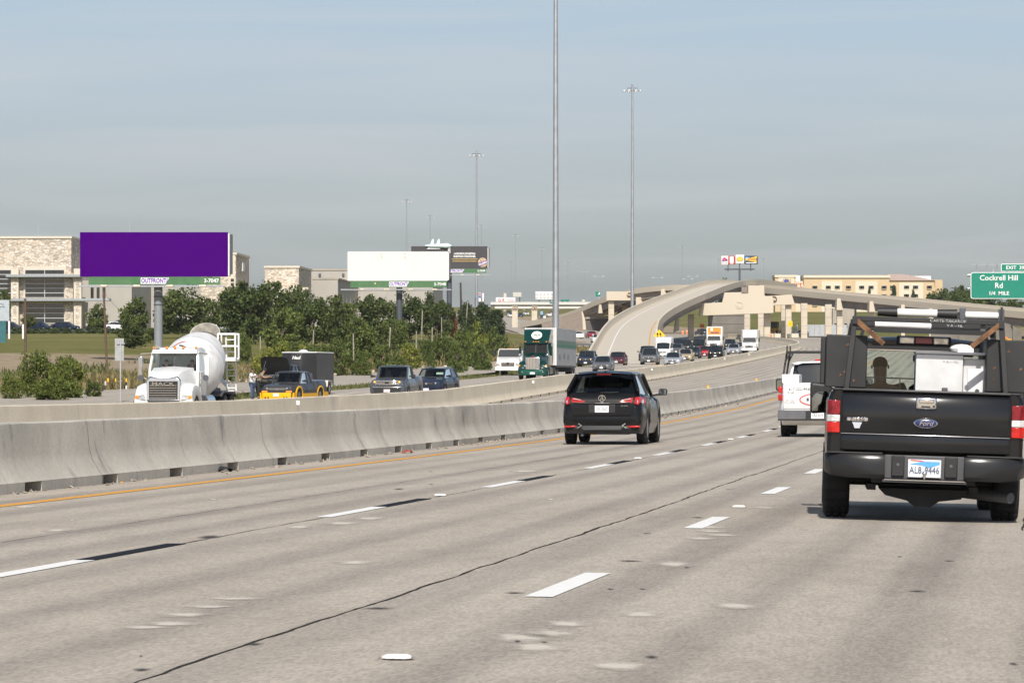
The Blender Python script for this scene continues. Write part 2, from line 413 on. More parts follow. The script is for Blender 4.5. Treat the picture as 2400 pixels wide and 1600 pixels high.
mid_lane = struct(ribbon('road_between_barriers', [B2 - .2, -16, -12.5, -9, B1 - .35], 20, 980, M_road, zroad, -.01), 'narrow concrete roadway between the two median barriers')
opp = struct(ribbon('road_oncoming', [-34.3, -31, -27, -23, B2 - .25], 40, 980, M_road, zroad), 'concrete lanes of the oncoming traffic')
front_rd = struct(ribbon('frontage_road', [-48.2, -45, -41, -37.5], 100, 760, M_road, zroad, .03), 'pale side road along the foot of the grassy bank')

paint_w = pm('road_paint_white', (.74, .73, .70), .7, var=.08, scale=14)
paint_y = pm('road_paint_yellow', (.62, .30, .035), .7, var=.10, scale=8)
paint_k = pm('road_paint_black', (.020, .022, .028), .9, var=.25, scale=10, spec=.05)
joint_m = pm('joint_sealant', (.040, .037, .034), .9, var=.35, scale=8, spec=.05)
def strip(name, o0, o1, y0, y1, m, parent, dz=.005, step=2.0):
    n = max(1, int((y1 - y0)/step)); vs = []
    for i in range(n + 1):
        y = y0 + (y1 - y0)*i/n
        for o in (o0, o1): vs.append((D(y) + o, y, zroad(o, y) + dz))
    b = MB().add(vs, [(2*i, 2*i + 1, 2*i + 3, 2*i + 2) for i in range(n)])
    return b.build(name, m, parent)
# edge lines and lane lines
strip('yellow_edge_line', -4.33, -4.13, 20, 520, paint_y, road)
strip('white_edge_line', 12.2, 12.36, 30, 640, paint_w, road)
for k in range(34):
    y = 27.1 if k == 0 else 40.4 + 11.75*(k - 1)
    strip('lane_dash', -.08, .09, y, y + 3.4, paint_w, road)
    strip('contrast_stripe', -.08, .09, y + 3.42, y + 6.6, paint_k, road)
for k in range(-1, 30):
    y = 25.3 + 12.0*k if k < 2 else 49.0 + 11.2*(k - 2); o2 = max(4.16 - .0114*(y - 25), 3.55)
    strip('lane_dash', o2 - .09, o2 + .09, y, y + 3.2, paint_w, road)
for k in range(26):
    y = 30 + 12.1*k
    strip('lane_dash', 8.05, 8.2, y, y + 3.2, paint_w, road)
for k in range(26):
    y = 110 + 12.1*k
    strip('lane_dash', -23.3, -23.15, y, y + 3.2, paint_w, opp)
    strip('lane_dash', -27.1, -26.95, y + 3, y + 6.2, paint_w, opp)
strip('white_edge_line', -31.2, -31.05, 100, 470, paint_w, opp)
strip('yellow_edge_line', B2 - 1.1, B2 - .96, 100, 560, paint_y, opp)
# sawn joints: ragged dark lines along the slabs
def ragged(name, o0, y0, y1, w_, m, parent, seed, amp=.02, k=0.0):
    r = random.Random(seed); vs = []; y = y0; i = 0; ph = 0
    while y < y1:
        ph = .7*ph + r.uniform(-amp, amp)
        ww = w_*r.choice([.35, .6, .8, 1, 1, 1.2, 1.9 if r.random() < .25 else 1])
        for sgn in (-.5, .5):
            o = max(o0 - k*(y - 18), o0 - .36) + ph + sgn*ww; vs.append((D(y) + o, y, zroad(o, y) + .003))
        y += r.uniform(.15, .5)*(1 if y < 60 else 3); i += 1
    return MB().add(vs, [(2*k, 2*k + 1, 2*k + 3, 2*k + 2) for k in range(i - 1)]).build(name, m, parent)
ragged('pavement_joint', 3.31, 10, 200, .024, joint_m, road, 3, .012, .009)
ragged('pavement_joint', -1.55, 18, 240, .010, joint_m, road, 5, .012)
ragged('pavement_joint', .03, 16, 160, .014, joint_m, road, 8, .012)
ragged('pavement_joint', 7.08, 38.5, 200, .018, joint_m, road, 6, .01)
ragged('pavement_joint', -12.4, 60, 300, .03, joint_m, mid_lane, 7, .012)
# ground-off paint ghosts, chips and tar spots
def worn(name, col, lo, hi, sc_):
    """a mark worn ragged at its rim: noise eats into it from the edge"""
    m, t, n, l, b = node_mat(name); co = N(t, 'TexCoord'); v = N(t, 'VectorMath', operation='SUBTRACT'); l.new(co.outputs['Generated'], v.inputs[0]); v.inputs[1].default_value = (.5, .5, .5)
    mu = N(t, 'VectorMath', operation='MULTIPLY'); l.new(v.outputs[0], mu.inputs[0]); mu.inputs[1].default_value = (2, 2, 0)
    le = N(t, 'VectorMath', operation='LENGTH'); l.new(mu.outputs[0], le.inputs[0])
    mp = N(t, 'Mapping'); l.new(co.outputs['Object'], mp.inputs[0]); mp.inputs['Scale'].default_value = (sc_, sc_*.5, 1); no = N(t, 'TexNoise', Scale=1.0, Detail=5.0, Roughness=.75); l.new(mp.outputs[0], no.inputs[0])
    ad = N(t, 'Math', operation='MULTIPLY_ADD'); l.new(no.outputs[0], ad.inputs[0]); ad.inputs[1].default_value = 1.5; l.new(le.outputs['Value'], ad.inputs[2])
    r = rampn(t, ad.outputs[0], [(0, (1, 1, 1)), (1, (1, 1, 1))]); mr = N(t, 'MapRange'); l.new(ad.outputs[0], mr.inputs[0]); mr.inputs[1].default_value = lo; mr.inputs[2].default_value = hi; mr.inputs[3].default_value = 1; mr.inputs[4].default_value = 0
    b.inputs['Base Color'].default_value = col + (1,); b.inputs['Roughness'].default_value = .9; b.inputs['Specular IOR Level'].default_value = .05; l.new(mr.outputs[0], b.inputs['Alpha']); return m
ghost = worn('ground_off_paint', (.52, .475, .41), 1.05, 1.75, 9); tar = worn('tar_spot', (.055, .056, .06), .75, 1.75, 30)
def G(u, v):                                   # where the road is under an image point
    y = 12.0
    while y < 900:
        x = px(u, y)
        if VH - F_PX*(zroad(off(x, y), y) - HC)/y <= v: return x, y
        y *= 1.0008
    return px(u, 900), 900
def blotch(name, x, y, rx, ry, m, parent, seed, dz=.0045, n=16):
    r = random.Random(seed); vs = []
    for i in range(n):
        t = 2*math.pi*i/n; k = r.uniform(1.0, 1.25); a = x + rx*k*math.copysign(abs(math.cos(t))**.7, math.cos(t)); b_ = y + ry*k*math.sin(t)
        vs.append((a, b_, zroad(off(a, b_), b_) + dz))
    return MB().poly(vs).build(name, m, parent)
sd = 0
for (u, v, wpx, ln) in ((430, 1440, 130, .16), (400, 1462, 130, .13), (348, 1470, 130, .1), (490, 1422, 120, .1), (560, 1403, 130, .1),
        (830, 1318, 100, .22), (1500, 1440, 120, .2), (1230, 1493, 170, .3), (1290, 1485, 150, .22), (1260, 1516, 140, .24), (1580, 1322, 90, .3),
        (1660, 1235, 90, .2), (1668, 1245, 80, .16), (1690, 1254, 90, .16), (1640, 1262, 80, .16), (60, 1187, 70, .3), (130, 1243, 70, .2),
        (800, 1226, 90, .3), (865, 1215, 80, .3), (1330, 1462, 110, .18), (1790, 1190, 60, .2), (500, 1170, 20, .16), (168, 1219, 14, .14),
        (960, 1174, 60, .3), (1230, 1104, 80, .5), (1290, 1170, 22, .2), (700, 1235, 60, .3), (1720, 1420, 120, .25), (1450, 1560, 160, .18)):
    x, y = G(u, v); sd += 1
    blotch('paint_ghost', x, y, wpx/F_PX*y/2, ln*1.7, ghost, road, sd, .003)
for (u, v, wpx, ln) in ((885, 1426, 80, .10), (1206, 1390, 58, .10), (1478, 1315, 62, .12), (332, 1570, 42, .10), (595, 1510, 44, .10), (1528, 1540, 32, .10), (1214, 1504, 16, .08),
        (2150, 1386, 44, .1), (2108, 1305, 14, .08), (2226, 1315, 28, .09), (1516, 1250, 24, .1), (1636, 1213, 30, .15), (1710, 1147, 24, .1), (492, 1259, 55, .45), (1275, 1506, 20, .07), (2375, 1556, 20, .1),
        (1430, 1381, 20, .07), (1506, 1381, 22, .07), (935, 1146, 24, .3), (1010, 1135, 14, .2), (1010, 1105, 10, .2), (1610, 1330, 14, .08), (330, 1538, 8, .05)):
    x, y = G(u, v); sd += 1
    blotch('tar_spot', x, y, wpx/F_PX*y/2, ln, tar, road, sd, .005, 11)
# raised ceramic markers on their pads
mk = MB().loft([[(-.075*s, -.05*s2, z) for s, s2 in ((-1, -1), (1, -1), (1, 1), (-1, 1))] if False else [(.072*k*a, .055*k*b_, z) for a, b_ in ((-1, -.6), (-.6, -1), (.6, -1), (1, -.6), (1, .6), (.6, 1), (-.6, 1), (-1, .6))] for z, k in ((0, 1), (.012, .97), (.02, .72))]).build('raised_marker', paint_w, road, smooth=60)
pad = MB().cyl((0, 0, -.004), (0, 0, .003), .105, .105, 16).build('marker_pad', tar, mk); pad.location = (0, 0, 0)
mspots = []
for k in range(-1, 9): mspots.append((4.0, 19.6 + 24.05*k if k else 19.6))
for k in range(0, 10): mspots.append((.0, 48.2 + 24.1*k))
first = True
for o_, y_ in mspots:
    if y_ < 12: continue
    o_ = max(4.22 - .0114*(y_ - 20), 3.55) if o_ > 3 else o_
    loc = (D(y_) + o_, y_, zroad(o_, y_) + .006); rz = -math.atan(slope(y_))
    if first: mk.location = loc; mk.rotation_euler = (0, 0, rz); first = False
    else: c = copy_tree(mk, road); c.location = loc; c.rotation_euler = (0, 0, rz)

# ------------------------------------------------------------------ median barriers with drain slots
def barrier(name, o0, h, prof, y0, y1, m, slots, label, joints, zextra=0.0, seed=1):
    rnd = random.Random(seed)
    ys = []; y = y0
    marks = []                                   # (y, slot state)
    edges = sorted([(a, 1) for a, b in slots] + [(b, 0) for a, b in slots])
    y = y0
    while y < y1: marks.append((y, None)); y += 3 if y < 300 else 8
    marks.append((y1, None))
    for a, st in edges: marks.append((a, 1 - st)); marks.append((a + .004, st))
    marks.sort(key=lambda q: q[0]); state = 0; rings = []; uvs = []
    for y, st in marks:
        if st is not None: state = st
        x0 = D(y) + o0; z0 = zroad(o0, y) + zextra; ring = []; uvr = []; acc = 0; prev = None
        wob = rnd.uniform(-.004, .004)
        toe = prof[0][0]
        pts = [(toe - (.34 if state else .001), -.02), (toe - (.34 if state else .001), .125), (toe, .126)] + list(prof[1:]) + [(-a, b_) for a, b_ in reversed(prof[1:])] + [(-toe, -.02)]
        for a, b_ in pts:
            ring.append((x0 + a, y, z0 + b_ + (wob if b_ > .5 else 0)))
            if prev: acc += math.hypot(a - prev[0], b_ - prev[1])
            prev = (a, b_); uvr.append((acc if False else b_*1.0 + (0 if a >= 0 else 3), y))
        rings.append(ring); uvs.append(uvr)
    n = len(rings[0]); vs = [p for r_ in rings for p in r_]
    fs = [(k*n + i, k*n + i + 1, (k+1)*n + i + 1, (k+1)*n + i) for k in range(len(rings) - 1) for i in range(n - 1)] + [tuple(range(n)), tuple(range((len(rings)-1)*n, len(rings)*n))]
    me = bpy.data.meshes.new(name); me.from_pydata(vs, [], fs); me.materials.append(m)
    fl = [q for u_ in uvs for q in u_]
    ul = me.uv_layers.new(name='UVMap'); li = np.empty(len(me.loops), dtype=np.int32); me.loops.foreach_get('vertex_index', li)
    ul.data.foreach_set('uv', np.array(fl, dtype=np.float32)[li].ravel())
    bm = bmesh.new(); bm.from_mesh(me); bmesh.ops.recalc_face_normals(bm, faces=bm.faces); bm.to_mesh(me); bm.free()
    me.shade_smooth(); me.set_sharp_from_angle(angle=R(28))
    o = bpy.data.objects.new(name, me); C.objects.link(o); tag(o, label, 'barrier')
    for y in joints:                            # narrow dark joints cut across the wall, standing 2 mm proud as sealant
        ring0 = []; 
        b = MB(); pts = [(prof[0][0], .0), (prof[0][0], .126)] + list(prof[1:])
        jit = [rnd.uniform(-.012, .012) for _ in pts]
        rr = [[(D(y) + o0 + a + .003, y + j + dy, zroad(o0, y) + zextra + b_ + (.003 if i == len(pts) - 1 else 0)) for i, ((a, b_), j) in enumerate(zip(pts, jit))] for dy in (-.012, .014)]
        b.loft(rr, cap=False, closed=False).build('joint', joint_m, o)
    return o
sl1 = []; y = 33.2
while y < 330: sl1.append((y, y + .85)); y += 4.15
prof1 = [(.34, 0), (.30, .17), (.20, .34), (.165, .46), (.13, .80), (.12, .845), (.10, .86)]
bar1 = barrier('concrete_barrier', B1, .86, prof1, 8, 640, M_bar1, sl1, 'stained grey concrete barrier with dark drain slots beside the yellow line', [44.2, 53.9, 66.0, 78.1, 90, 102.3, 114.5, 126, 138.2, 150.4], seed=2)
sl2 = []; y = 150.0
while y < 520: sl2.append((y, y + 1.0)); y += 5.0
prof2 = [(.36, 0), (.32, .18), (.21, .36), (.17, .5), (.13, .98), (.12, 1.03), (.10, 1.05)]
bar2 = barrier('concrete_barrier', B2, 1.05, prof2, 60, 900, M_bar2, sl2, 'clean tan concrete barrier in front of the oncoming lanes', [110.0, 131, 152.5, 173, 205, 240, 275, 310], seed=3)
refl_w = pm('white_reflector', (.8, .8, .78), .4)
refl_y = pm('yellow_reflector', (.75, .42, .04), .4)
for i, (u, y, side) in enumerate(((560, 146, 0), (1272, 228, 0), (1561, 318, 0), (1715, 420, 0), (1810, 470, 0), (1640, 262, 0))):
    x = D(y) + B2; z = zroad(B2, y)
    o = MB().bb(-.06, .06, -.03, .03, 0, .16).build('reflector_tab', refl_w, bar2, bevel=.01, loc=(x + .19, y, z + .78))
for y in (178, 222): MB().bb(-.05, .05, -.03, .03, 0, .13).build('reflector_tab', refl_y, bar1, bevel=.01, loc=(D(y) + B1, y, zroad(B1, y) + .865))
# grit and litter along the toe of the barrier
rn = random.Random(21); g_ = MB()
for i in range(420):
    y = rn.uniform(36, 190); o_ = B1 + .36 + abs(rn.gauss(0, .16)); s = rn.uniform(.005, .016)*(1 + y/120)
    g_.box((D(y) + o_, y, zroad(o_, y) + s*.3), (s*2, s*2.4, s*.7), (rn.random(), rn.random(), rn.random()*3))
tag(g_.build('road_grit', pm('grit', (.33, .29, .24), .95, var=.5, scale=6)), 'grit and small stones lying along the foot of the grey barrier', 'grit', kind='stuff')
def litter(name, u, v, wpx, m, label):
    x, y = G(u, v); s = wpx/F_PX*y
    q = min(1.0, s/.3)
    b = MB().loft([[(a*s, c*q, d*q) for a, c, d in r_] for r_ in (((-.5, -.05, 0), (-.2, -.12, .02), (.3, -.08, .05), (.5, 0, .01)), ((-.45, .1, .03), (-.1, .06, .08), (.2, .1, .06), (.4, .12, .02)), ((-.3, .3, 0), (-.1, .28, .03), (.1, .3, .04), (.3, .26, 0)))], cap=False, closed=False)
    o = b.build(name, m, loc=(x, y, zroad(off(x, y), y) + .01)); sm = o.modifiers.new('thick', 'SOLIDIFY'); sm.thickness = .008
    tag(o, label, 'debris')
litter('tyre_scrap', 520, 1105, 66, rubber, 'curled black tyre scrap beside the grey barrier, left of the yellow line')
litter('tyre_scrap', 622, 1089, 20, rubber, 'small black scrap next to the barrier drain slot, behind the larger tyre scrap')
litter('crushed_can', 955, 1062, 30, pm('red_litter', (.35, .08, .05), .5, var=.6, scale=20), 'crushed reddish litter by the grey barrier left of the black car')
litter('orange_peel', 286, 1132, 9, pm('orange_litter', (.8, .4, .04), .6), 'tiny orange scrap on the shoulder under the grey barrier')
# ------------------------------------------------------------------ vehicles
WH = {}
def wheel(parent, x, y, r, wd, style='car', near=True):
    """wheel > tyre, rim; axle along x, outer face towards +x"""
    key = (round(r, 3), round(wd, 3), style)
    if key not in WH:
        t = MB(); h = wd/2; s = .028 if r < .45 else .05
        t.lathe([(r*.62, -h), (r - s*1.4, -h), (r - s*.3, -h*.82), (r, -h*.55), (r, h*.55), (r - s*.3, h*.82), (r - s*1.4, h), (r*.62, h), (r*.60, h*.5), (r*.6, -h*.5), (r*.62, -h)], (0, 0, 0), (1, 0, 0), 26)
        if style != 'truck':
            for k in range(22):
                a = 2*math.pi*k/22
                for q in (-.28, .0, .28): t.box((q*wd, math.cos(a)*r, math.sin(a)*r), (wd*.2, .05, .012), (a, 0, 0))
        m = MB()
        if style == 'truck':
            m.lathe([(r*.60, h*.92), (r*.56, h*.6), (r*.30, h*.45), (r*.26, h*.98), (.01, h*1.0)], (0, 0, 0), (1, 0, 0), 18)
            for k in range(8):
                a = 2*math.pi*k/8; m.cyl((h*.45, math.cos(a)*r*.40, math.sin(a)*r*.40), (h*.62, math.cos(a)*r*.4, math.sin(a)*r*.4), .022, None, 6)
        else:
            m.lathe([(r*.655, h*.93), (r*.60, h*.80), (r*.59, h*.1), (.01, h*.1)], (0, 0, 0), (1, 0, 0), 22)
            for k in range(5 if style == 'car' else 10):
                a = 2*math.pi*k/(5 if style == 'car' else 10); d = Vector((0, math.cos(a), math.sin(a)))
                m.bar(Vector((h*.75, 0, 0)) + d*.02, Vector((h*.82, 0, 0)) + d*r*.62, r*(.2 if style == 'car' else .09), .03, up=(1, 0, 0))
            m.cyl((h*.6, 0, 0), (h*.86, 0, 0), r*.15, None, 10)
        WH[key] = (t.mesh('tyre', rubber, 40), m.mesh('rim', alloy, 40))
    a, b = WH[key]
    e = bpy.data.objects.new('wheel', None); C.objects.link(e); e.parent = parent; e.empty_display_size = .2
    e.location = (x, y, r); e.rotation_euler = (0, 0, 0 if x > 0 else math.pi)
    for nm, me in (('tyre', a), ('rim', b)):
        o = bpy.data.objects.new(nm, me); C.objects.link(o); o.parent = e
    return e

TYPES = {
 'sedan': dict(L=4.85, W=1.83, H=1.46, gc=.19, r=.33, ax=(.19, .78), zt=[(0, .62), (.015, .70), (.06, .76), (.27, .93), (.5, .96), (.80, 1.0), (.97, 1.0), (1, .84)], gh=(.255, .43, .70, .875), wt=.70),
 'suv': dict(L=4.7, W=1.87, H=1.68, gc=.23, r=.36, ax=(.19, .78), zt=[(0, .72), (.012, .90), (.06, .98), (.25, 1.09), (.5, 1.10), (.9, 1.13), (.985, 1.10), (1, .95)], gh=(.245, .40, .86, .965), wt=.73),
 'pickup': dict(L=5.8, W=2.0, H=1.92, gc=.30, r=.40, ax=(.17, .775), zt=[(0, .85), (.01, 1.06), (.05, 1.13), (.26, 1.22), (.5, 1.22), (.59, 1.24), (.60, 1.33), (.985, 1.34), (1, 1.33)], gh=(.25, .345, .55, .585), wt=.76),
 'van': dict(L=5.6, W=2.0, H=2.3, gc=.25, r=.36, ax=(.15, .72), zt=[(0, .75), (.01, .95), (.05, 1.08), (.15, 1.25), (.5, 1.28), (.985, 1.28), (1, 1.2)], gh=(.13, .26, .95, .985), wt=.84),
 'hatch': dict(L=4.2, W=1.76, H=1.5, gc=.19, r=.31, ax=(.19, .80), zt=[(0, .62), (.015, .74), (.06, .82), (.26, .98), (.5, .99), (.93, 1.0), (1, .85)], gh=(.24, .42, .80, .95), wt=.72),
}
def lerp(pts, x):
    for (a, p), (b, q) in zip(pts, pts[1:]):
        if x <= b: return p + (q - p)*((x - a)/(b - a) if b > a else 0)
    return pts[-1][1]
WCURVE = [(0, .80), (.012, .90), (.04, .955), (.10, .985), (.2, 1), (.85, 1), (.95, .975), (.985, .93), (1, .84)]
def body_loft(T, arch=True, wcurve=WCURVE, tumble=.90):
    L, W, gc, r = T['L'], T['W'], T['gc'], T['r']
    st = {0, .006, .012, .03, .06, .10, .15, .25, .27, .35, .45, .55, .62, .7, .86, .92, .95, .97, .985, .995, 1.0} | {p for p, _ in T['zt']}
    ar = r + .055; zbf = {}
    for a in T['ax']:
        for k in range(0, 9):
            t = math.pi*k/8; f = a + ar*math.cos(t)/L; st.add(f); zbf[f] = max(gc, r*.96 + ar*math.sin(t)*.98) if k not in (0, 8) else gc
    st = sorted(st); rings = []
    for f in st:
        y = L/2 - f*L; hw = lerp(wcurve, f)*W/2; zt = lerp(T['zt'], f); zb = gc + .10*max(0, 1 - f/.05) + .10*max(0, 1 - (1 - f)/.05)
        for a in T['ax']:
            dy = abs(f - a)*L
            if dy < ar - 1e-6: zb = max(zb, r*.96 + math.sqrt(max(ar*ar - dy*dy, 0))*.98)
        zb = min(zb, zt - .1)
        d = zt - zb
        half = [(hw*.93, zb), (hw*1.0, zb + .3*d), (hw*.995, zb + .55*d), (hw*.965, zb + .82*d), (hw*tumble, zt - .015), (hw*tumble*.86, zt + .012), (hw*.4, zt + .03)]
        rings.append([(x, y, z) for x, z in half] + [(-x, y, z) for x, z in reversed(half)])
    return MB().loft(rings)
def greenhouse(T, par, pmat, gl, see=False, cab_back=None, roofmat=None, front_gl=None):
    L, W, H_ = T['L'], T['W'], T['H']; a, b, c, d = T['gh']; f2y = lambda f: L/2 - f*L
    wb, wt = W/2*.885, W/2*T['wt']; za, zd = lerp(T['zt'], a) + .0, lerp(T['zt'], d) + .0
    zr = H_ - .05
    FB = [Vector((s*wb*.93, f2y(a), za)) for s in (-1, 1)]; FT = [Vector((s*wt, f2y(b), zr)) for s in (-1, 1)]
    RT = [Vector((s*wt*.97, f2y(c), zr - .01)) for s in (-1, 1)]; RB = [Vector((s*wb*.95, f2y(d), zd)) for s in (-1, 1)]
    ml = (b + c)/2; zm = lerp(T['zt'], ml); MBt = [Vector((s*wt*1.01, f2y(ml), zr + .005)) for s in (-1, 1)]; MBb = [Vector((s*wb, f2y(ml), zm)) for s in (-1, 1)]
    # roof
    rm = MB(); rr = []; cw = T.get('crown', 1.0)
    for f, k in ((b - .006, .55), (b + .02, .9), (ml, 1.0), (c - .02, .9), (c + .004, .6)):
        y = f2y(f); wl = wt*(1.0 if f < ml else .98)
        rr.append([(-wl*1.02, y, zr - .045), (-wl*1.0, y, zr + .01), (-wl*.82, y, zr + .035*k*cw + .01), (0, y, zr + .055*k*cw + .01), (wl*.82, y, zr + .035*k*cw + .01), (wl*1.0, y, zr + .01), (wl*1.02, y, zr - .045)])
    rm.loft(rr); rm.build('roof', roofmat or pmat, par, smooth=50)
    pl = .085
    for s in (0, 1):
        MB().bar(FB[s], FT[s], pl, .06).build('pillar', pmat, par, bevel=.015)
        MB().bar(MBb[s], MBt[s], .09, .05, up=(1, 0, 0)).build('pillar', black, par)
        MB().bar(RB[s], RB[s].lerp(RT[s], .86 if 'dp' in T else 1.0), T.get('dp', .16 if H_ < 1.8 else .10), .07, up=(1, 0, 0)).build('pillar', pmat, par, bevel=.02)
    def pane(name, quad, bulge, g, inset=.0):
        p0, p1, p2, p3 = quad; nn = 5; vs = []; nrm = (p1 - p0).cross(p3 - p0).normalized()
        for i in range(nn + 1):
            t = i/nn; q = bulge*4*t*(1 - t)
            vs += [p0.lerp(p1, t) + nrm*q, p3.lerp(p2, t) + nrm*q]
        return MB().add(vs, [(2*i, 2*i + 2, 2*i + 3, 2*i + 1) for i in range(nn)]).build(name, g, par, smooth=60, fix=False)
    pane('windshield', (FB[1], FB[0], FT[0], FT[1]), .07, front_gl or gl)
    pane('rear_window', (RB[0], RB[1], RT[1], RT[0]), .05, gl)
    for s in (0, 1):
        o = (FB[s], MBb[s], MBt[s], FT[s]); o2 = (MBb[s], RB[s], RT[s], MBt[s])
        if s == 0: o, o2 = (o[1], o[0], o[3], o[2]), (o2[1], o2[0], o2[3], o2[2])
        pane('side_window', o, .015, front_gl or gl); pane('side_window', o2, .015, gl)
    if see:
        yF, yR = f2y(a) - .15, f2y(d) + .15
        MB().bb(-wb*.9, wb*.9, min(yF, yR), max(yF, yR), min(za, zd) + .035, min(za, zd) + .05).build('cabin_floor', interior, par)
        MB().bb(-wb*.86, wb*.86, yF - .1, yF + .12, za, za + .07).build('dashboard', interior, par, bevel=.03)
        for s in (-1, 1):
            MB().loft([[(s*wb*.45 + x*k, yF - 1.0 + z*-.12, za + .0 + z) for x in (-.23, .23)] + [(s*wb*.45 + x*k, yF - 1.12 + z*-.12, za + z) for x in (.23, -.23)] for z, k in ((0, 1), (.22, .9), (.26, .55), (.42, .5), (.46, .35))]).build('seat', interior, par, smooth=40)
    return dict(FB=FB, FT=FT, RT=RT, RB=RB)

def car(typ, label, pmat, x, y, away=False, group=None, yaw=0.0, see=False, gl=None, name=None, cat=None, fine=True, head=None, plate_text=None, over=None, grille=None, z=None, lowpaint=None, wstyle='car'):
    T = dict(TYPES[typ]); T.update(over or {})
    L, W, H_ = T['L'], T['W'], T['H']
    hd = -math.atan(slope(y)) + yaw + (0 if away else math.pi)
    if not away and z is None: x -= L/2*math.sin(hd - math.pi)
    zz = zroad(off(x, y), y) if z is None else z
    gr = (zp(y + 2) - zp(y - 2))/4 if z is None else 0
    par = thing(name or {'sedan': 'sedan', 'suv': 'sport_utility_vehicle', 'pickup': 'pickup_truck', 'van': 'van', 'hatch': 'hatchback'}[typ], label, cat or {'sedan': 'car', 'suv': 'car', 'pickup': 'pickup truck', 'van': 'van', 'hatch': 'car'}[typ], (x, y, zz), hd, group, rx=(math.atan(gr) if away else -math.atan(gr)))
    body_loft(T, wcurve=T.get('wc', WCURVE), tumble=T.get('tumble', .90)).build('body', pmat, par, smooth=38)
    gl = gl or gdark
    greenhouse(T, par, pmat, gl, see, front_gl=(gclear if see else gl))
    for a in T['ax']:
        for s in (-1, 1): wheel(par, s*(W/2 - .13), L/2 - a*L, T['r'], .23, wstyle)
    yf = L/2; nose = lerp(T['zt'], .015); gc = T['gc']
    if fine:
        hm = head or lens_w
        for s in (-1, 1):
            q = W/2
            MB().loft([[(s*q*.90, yf - .30, nose - .03), (s*q*.95, yf - .32, nose - .13), (s*q*.90, yf - .25, nose - .20), (s*q*.80, yf - .25, nose - .02)], [(s*q*.60, yf + .012, nose - .06), (s*q*.62, yf + .012, nose - .10), (s*q*.60, yf + .0, nose - .20), (s*q*.52, yf - .0, nose - .08)]]).build('headlight', hm, par, smooth=30)
            MB().loft([[(s*q*.93, -yf + .14, nose + .05), (s*q*.965, -yf + .30, nose + .06), (s*q*.955, -yf + .30, nose - .16), (s*q*.92, -yf + .12, nose - .16)], [(s*q*.60, -yf - .012, nose + .04), (s*q*.6, -yf + .05, nose + .06), (s*q*.62, -yf + .05, nose - .12), (s*q*.62, -yf - .014, nose - .12)]]).build('tail_light', lens_r, par, smooth=30)
            MB().loft([[(s*W/2*.9, L/2 - (T['gh'][0] + .035)*L, nose + .22 if H_ < 1.6 else nose + .24), (s*W/2*.9, L/2 - (T['gh'][0] + .05)*L, nose + .22 if H_ < 1.6 else nose + .24), (s*W/2*.9, L/2 - (T['gh'][0] + .05)*L, nose + .30), (s*W/2*.9, L/2 - (T['gh'][0] + .035)*L, nose + .30)],
                       [(s*(W/2 + .20), L/2 - (T['gh'][0] + .04)*L, nose + .20), (s*(W/2 + .20), L/2 - (T['gh'][0] + .065)*L, nose + .20), (s*(W/2 + .20), L/2 - (T['gh'][0] + .065)*L, nose + .38), (s*(W/2 + .20), L/2 - (T['gh'][0] + .04)*L, nose + .38)]]).build('mirror', pmat if typ != 'pickup' else black, par, bevel=.02)
        g = MB(); 
        g.prism([(-W*.24, yf + .004, nose - .07), (W*.24, yf + .004, nose - .07), (W*.20, yf + .004, nose - .22), (-W*.20, yf + .004, nose - .22)], (0, .022, 0))
        go = g.build('grille', grille or black, par, bevel=.008)
        for k in range(3): MB().bb(-W*.22, W*.22, yf + .026, yf + .034, nose - .10 - .045*k, nose - .09 - .045*k).build('grille_bar', chrome, go)
        MB().ell((0, yf + .035, nose - .145), (.07, .012, .05), 12, 6).build('badge', chrome, go, smooth=60)
        MB().prism([(-W*.33, yf - .012, gc + .20), (W*.33, yf - .012, gc + .20), (W*.28, yf - .03, gc + .05), (-W*.28, yf - .03, gc + .05)], (0, .03, 0)).build('lower_intake', black, par)
        MB().bb(-.16, .16, yf + .02, yf + .035, gc + .13, gc + .28).build('licence_plate', plate_m, par)
        MB().bb(-.16, .16, -yf - .03, -yf - .0, gc + .42, gc + .58).build('licence_plate', plate_m, par)
    MB().bb(-W*.40, W*.40, -L/2 + .5, L/2 - .5, gc + .02, gc + .12).build('underbody', black, par)
    par['T'] = 0; del par['T']
    return par, T
# ------------------------------------------------------------------ black sport utility vehicle ahead
blk = paint('gloss_black', (.007, .0075, .0085), 0, .3, .5)
suvx, suvy = 2.29, 88.6
S, T = car('suv', 'glossy black sport utility vehicle driving ahead beside the grey barrier', blk, suvx, suvy + 2.3, away=True, yaw=-.005, see=True, gl=gtint, fine=False,
           over=dict(L=4.66, W=1.87, H=1.61, crown=1.5, dp=.22, gc=.24, r=.37, zt=[(0, .72), (.012, .90), (.06, .98), (.25, 1.07), (.5, 1.09), (.86, 1.14), (.955, 1.13), (.985, 1.03), (1, .80)], gh=(.245, .40, .835, .955), wt=.675, tumble=.86, wc=[(0, .80), (.012, .90), (.04, .955), (.10, .985), (.2, 1), (.80, 1.01), (.90, .99), (.96, .95), (.985, .92), (1, .87)]), wstyle='ten')
hl = 4.66/2; q = 1.87/2
MB().loft([[(-q*.66, -hl + .66, 1.565), (q*.66, -hl + .66, 1.565), (q*.64, -hl + .66, 1.60), (q*.3, -hl + .66, 1.635), (-q*.3, -hl + .66, 1.635), (-q*.64, -hl + .66, 1.60)], [(-q*.60, -hl + .44, 1.545), (q*.60, -hl + .44, 1.545), (q*.60, -hl + .44, 1.56), (q*.3, -hl + .40, 1.59), (-q*.3, -hl + .40, 1.59), (-q*.60, -hl + .44, 1.56)]]).build('roof_spoiler', blk, S, bevel=.01)
MB().bb(-.16, .16, -hl + .385, -hl + .41, 1.548, 1.568).build('brake_light', pm('dim_red_lens', (.22, .008, .01), .3), S)
